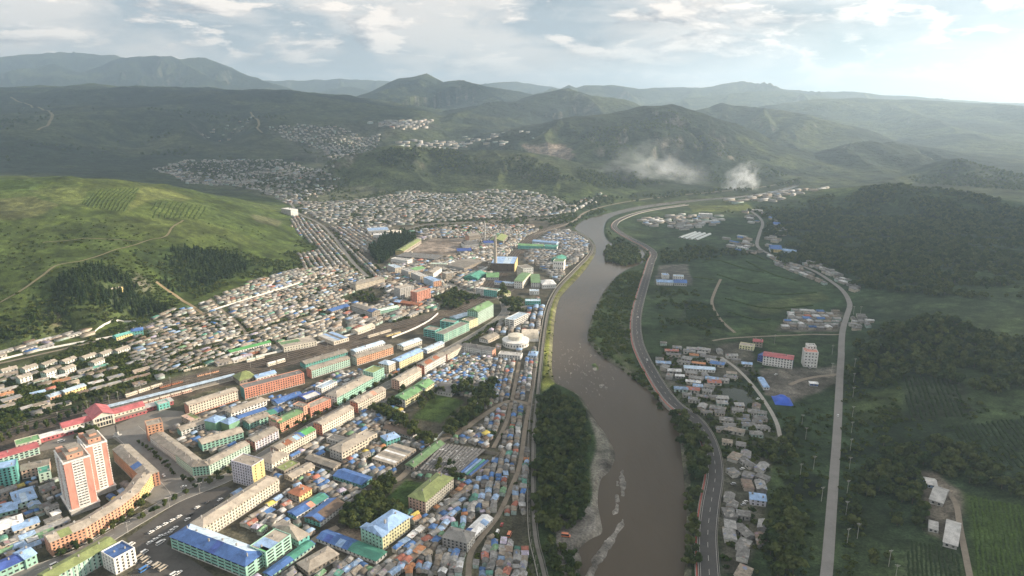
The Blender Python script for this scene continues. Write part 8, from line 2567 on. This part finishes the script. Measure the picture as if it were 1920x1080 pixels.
def clouds():  # added out of view, laid out to cast shade in chosen outlines
    m, T = new_mat('cloud')
    b, o = principled(T, 1.0, 0.0)
    b.inputs['Base Color'].default_value = (.85, .85, .86, 1)
    r = np.random.default_rng(77)
    # unit lump
    t = (1 + 5 ** .5) / 2
    iv = np.array([(-1, t, 0), (1, t, 0), (-1, -t, 0), (1, -t, 0), (0, -1, t), (0, 1, t), (0, -1, -t), (0, 1, -t), (t, 0, -1), (t, 0, 1), (-t, 0, -1), (-t, 0, 1)], float); iv /= np.linalg.norm(iv[0])
    fi = [(0, 11, 5), (0, 5, 1), (0, 1, 7), (0, 7, 10), (0, 10, 11), (1, 5, 9), (5, 11, 4), (11, 10, 2), (10, 7, 6), (7, 1, 8), (3, 9, 4), (3, 4, 2), (3, 2, 6), (3, 6, 8), (3, 8, 9), (4, 9, 5), (2, 4, 11), (6, 2, 10), (8, 6, 7), (9, 8, 1)]
    vs = [tuple(v) for v in iv]; fs = fi
    for _ in range(2):
        new = []; cache = {}
        def mid(a, c):
            k = (min(a, c), max(a, c))
            if k not in cache:
                q = (np.array(vs[a]) + np.array(vs[c])); q /= np.linalg.norm(q); vs.append(tuple(q)); cache[k] = len(vs) - 1
            return cache[k]
        for a, c, d in fs:
            x, y, z = mid(a, c), mid(c, d), mid(d, a)
            new += [(a, x, z), (c, y, x), (d, z, y), (x, y, z)]
        fs = new
    U = np.array(vs)
    sd = np.array(sun_dir)
    for name, label, shade, z0, spacing, rad in (
        ('cloud_bank', 'unseen cloud bank shaped to shade the river and right bank', CLOUD_A, 1950, 95, 100),
        ('cloud_bank', 'unseen broad cloud bank shaped to shade the plateau slopes', CLOUD_B, 2500, 230, 250)):
        V = []; Fc = []
        for poly, keep in shade:
            xs = [p[0] for p in poly]; ys = [p[1] for p in poly]
            for gx in np.arange(min(xs), max(xs), spacing):
                for gy in np.arange(min(ys), max(ys), spacing):
                    x, y = gx + r.uniform(-.4, .4) * spacing, gy + r.uniform(-.4, .4) * spacing
                    if not inpoly(np.array([x]), np.array([y]), poly)[0] or r.random() > keep or any(math.hypot(x - a_, y - b_) < c_ for a_, b_, c_ in GAPS):
                        continue
                    z = z0 + r.uniform(0, 120)
                    t_ = z / sd[2]
                    c = np.array([x + sd[0] * t_, y + sd[1] * t_, z])
                    q = U * (1 + .12 * np.sin(U * 5 + r.uniform(0, 6, 3))) * rad * r.uniform(.75, 1.15) * np.array([1.5, 1.0, .62])
                    o_ = len(V); V += [tuple(p) for p in (c + q)]; Fc += [(a + o_, b_ + o_, d + o_) for a, b_, d in fs]
        ob = mesh_obj(name, V, Fc, m, smooth=True)
        tag(ob, label, 'cloud', kind='stuff')


GAPS = [(570, 775, 185), (410, 430, 180)]     # holes left in the shading clouds to keep two patches sunlit
CLOUD_A = [([(40, 250), (55, 420), (95, 560), (150, 640), (215, 720), (250, 820), (265, 1000), (340, 1200), (410, 1500), (590, 1800), (800, 1900), (1500, 1750), (1900, 1300), (1900, 250)], .96)]
CLOUD_B = [([(-1150, 2050), (-1700, 1950), (-2600, 2000), (-5200, 3000), (-5600, 5200), (-3000, 5500), (-1900, 5300), (-1700, 4200), (-1450, 3100), (-1150, 2500)], .9),
           ([(-1200, 6300), (-300, 6300), (0, 7200), (-800, 8200), (-2000, 7600)], .8)]
clouds()


def smoke(name, label, px0, px1, py0, py1, D, depth, dens, scale, lean=0.0, seed=0.0):
    a = at_depth(px0, py1, D); b = at_depth(px1, py0, D)
    cx, cz = (a[0] + b[0]) / 2, (a[2] + b[2]) / 2
    hx, hzz = abs(b[0] - a[0]) / 2, abs(b[2] - a[2]) / 2
    m, T = new_mat(name + '_volume')
    v = T.n('ShaderNodeVolumePrincipled')
    v.inputs['Color'].default_value = (.90, .95, 1.0, 1); v.inputs['Anisotropy'].default_value = .2
    tc = T.n('ShaderNodeTexCoord'); P = tc.outputs['Object']
    ln = T.n('ShaderNodeVectorMath', operation='LENGTH')
    wp = T.n('ShaderNodeTexNoise'); wp.inputs['Scale'].default_value = 1.3; wp.inputs['Detail'].default_value = 3
    T.l(P, wp.inputs['Vector'])
    wa = T.n('ShaderNodeVectorMath', operation='MULTIPLY_ADD'); T.l(wp.outputs['Color'], wa.inputs[0]); wa.inputs[1].default_value = (.9, .9, .9); T.l(P, wa.inputs[2])
    wb = T.n('ShaderNodeVectorMath', operation='SUBTRACT'); T.l(wa.outputs[0], wb.inputs[0]); wb.inputs[1].default_value = (.45, .45, .45)
    T.l(wb.outputs[0], ln.inputs[0])
    fall = T.ramp(ln.outputs['Value'], [(.05, 1.0), (.45, .45), (.92, 0.0)])
    nz = T.noise(wb.outputs[0], scale, 5, .6)
    d = T.math('MULTIPLY', T.math('MULTIPLY', fall, T.ramp(nz, [(.46, 0.0), (.74, 1.0)])), dens)
    T.l(d, v.inputs['Density'])
    o = T.n('ShaderNodeOutputMaterial'); T.l(v.outputs[0], o.inputs['Volume'])
    V = []; Fc = []
    n = 20
    for j in range(11):
        t = math.pi * j / 10
        for k in range(n):
            f = 2 * math.pi * k / n
            V.append((math.sin(t) * math.cos(f), math.sin(t) * math.sin(f), math.cos(t)))
    for j in range(10):
        for k in range(n):
            Fc.append((j * n + k, (j + 1) * n + k, (j + 1) * n + (k + 1) % n, j * n + (k + 1) % n))
    ob = mesh_obj(name, V, Fc, m, kind='stuff')
    ob.location = (cx, D, cz); ob.scale = (hx, depth, hzz); ob.rotation_euler = (0, lean, 0)
    tag(ob, label, 'smoke', kind='stuff')


smoke('smoke', 'broad pale smoke drifting along the foot of the big hill', 1105, 1365, 256, 400, 2600, 150, .022, 2.6, .10)
smoke('smoke', 'dense white smoke plume rising beside the river bend', 1350, 1438, 294, 386, 2480, 60, .13, 2.6, .55)
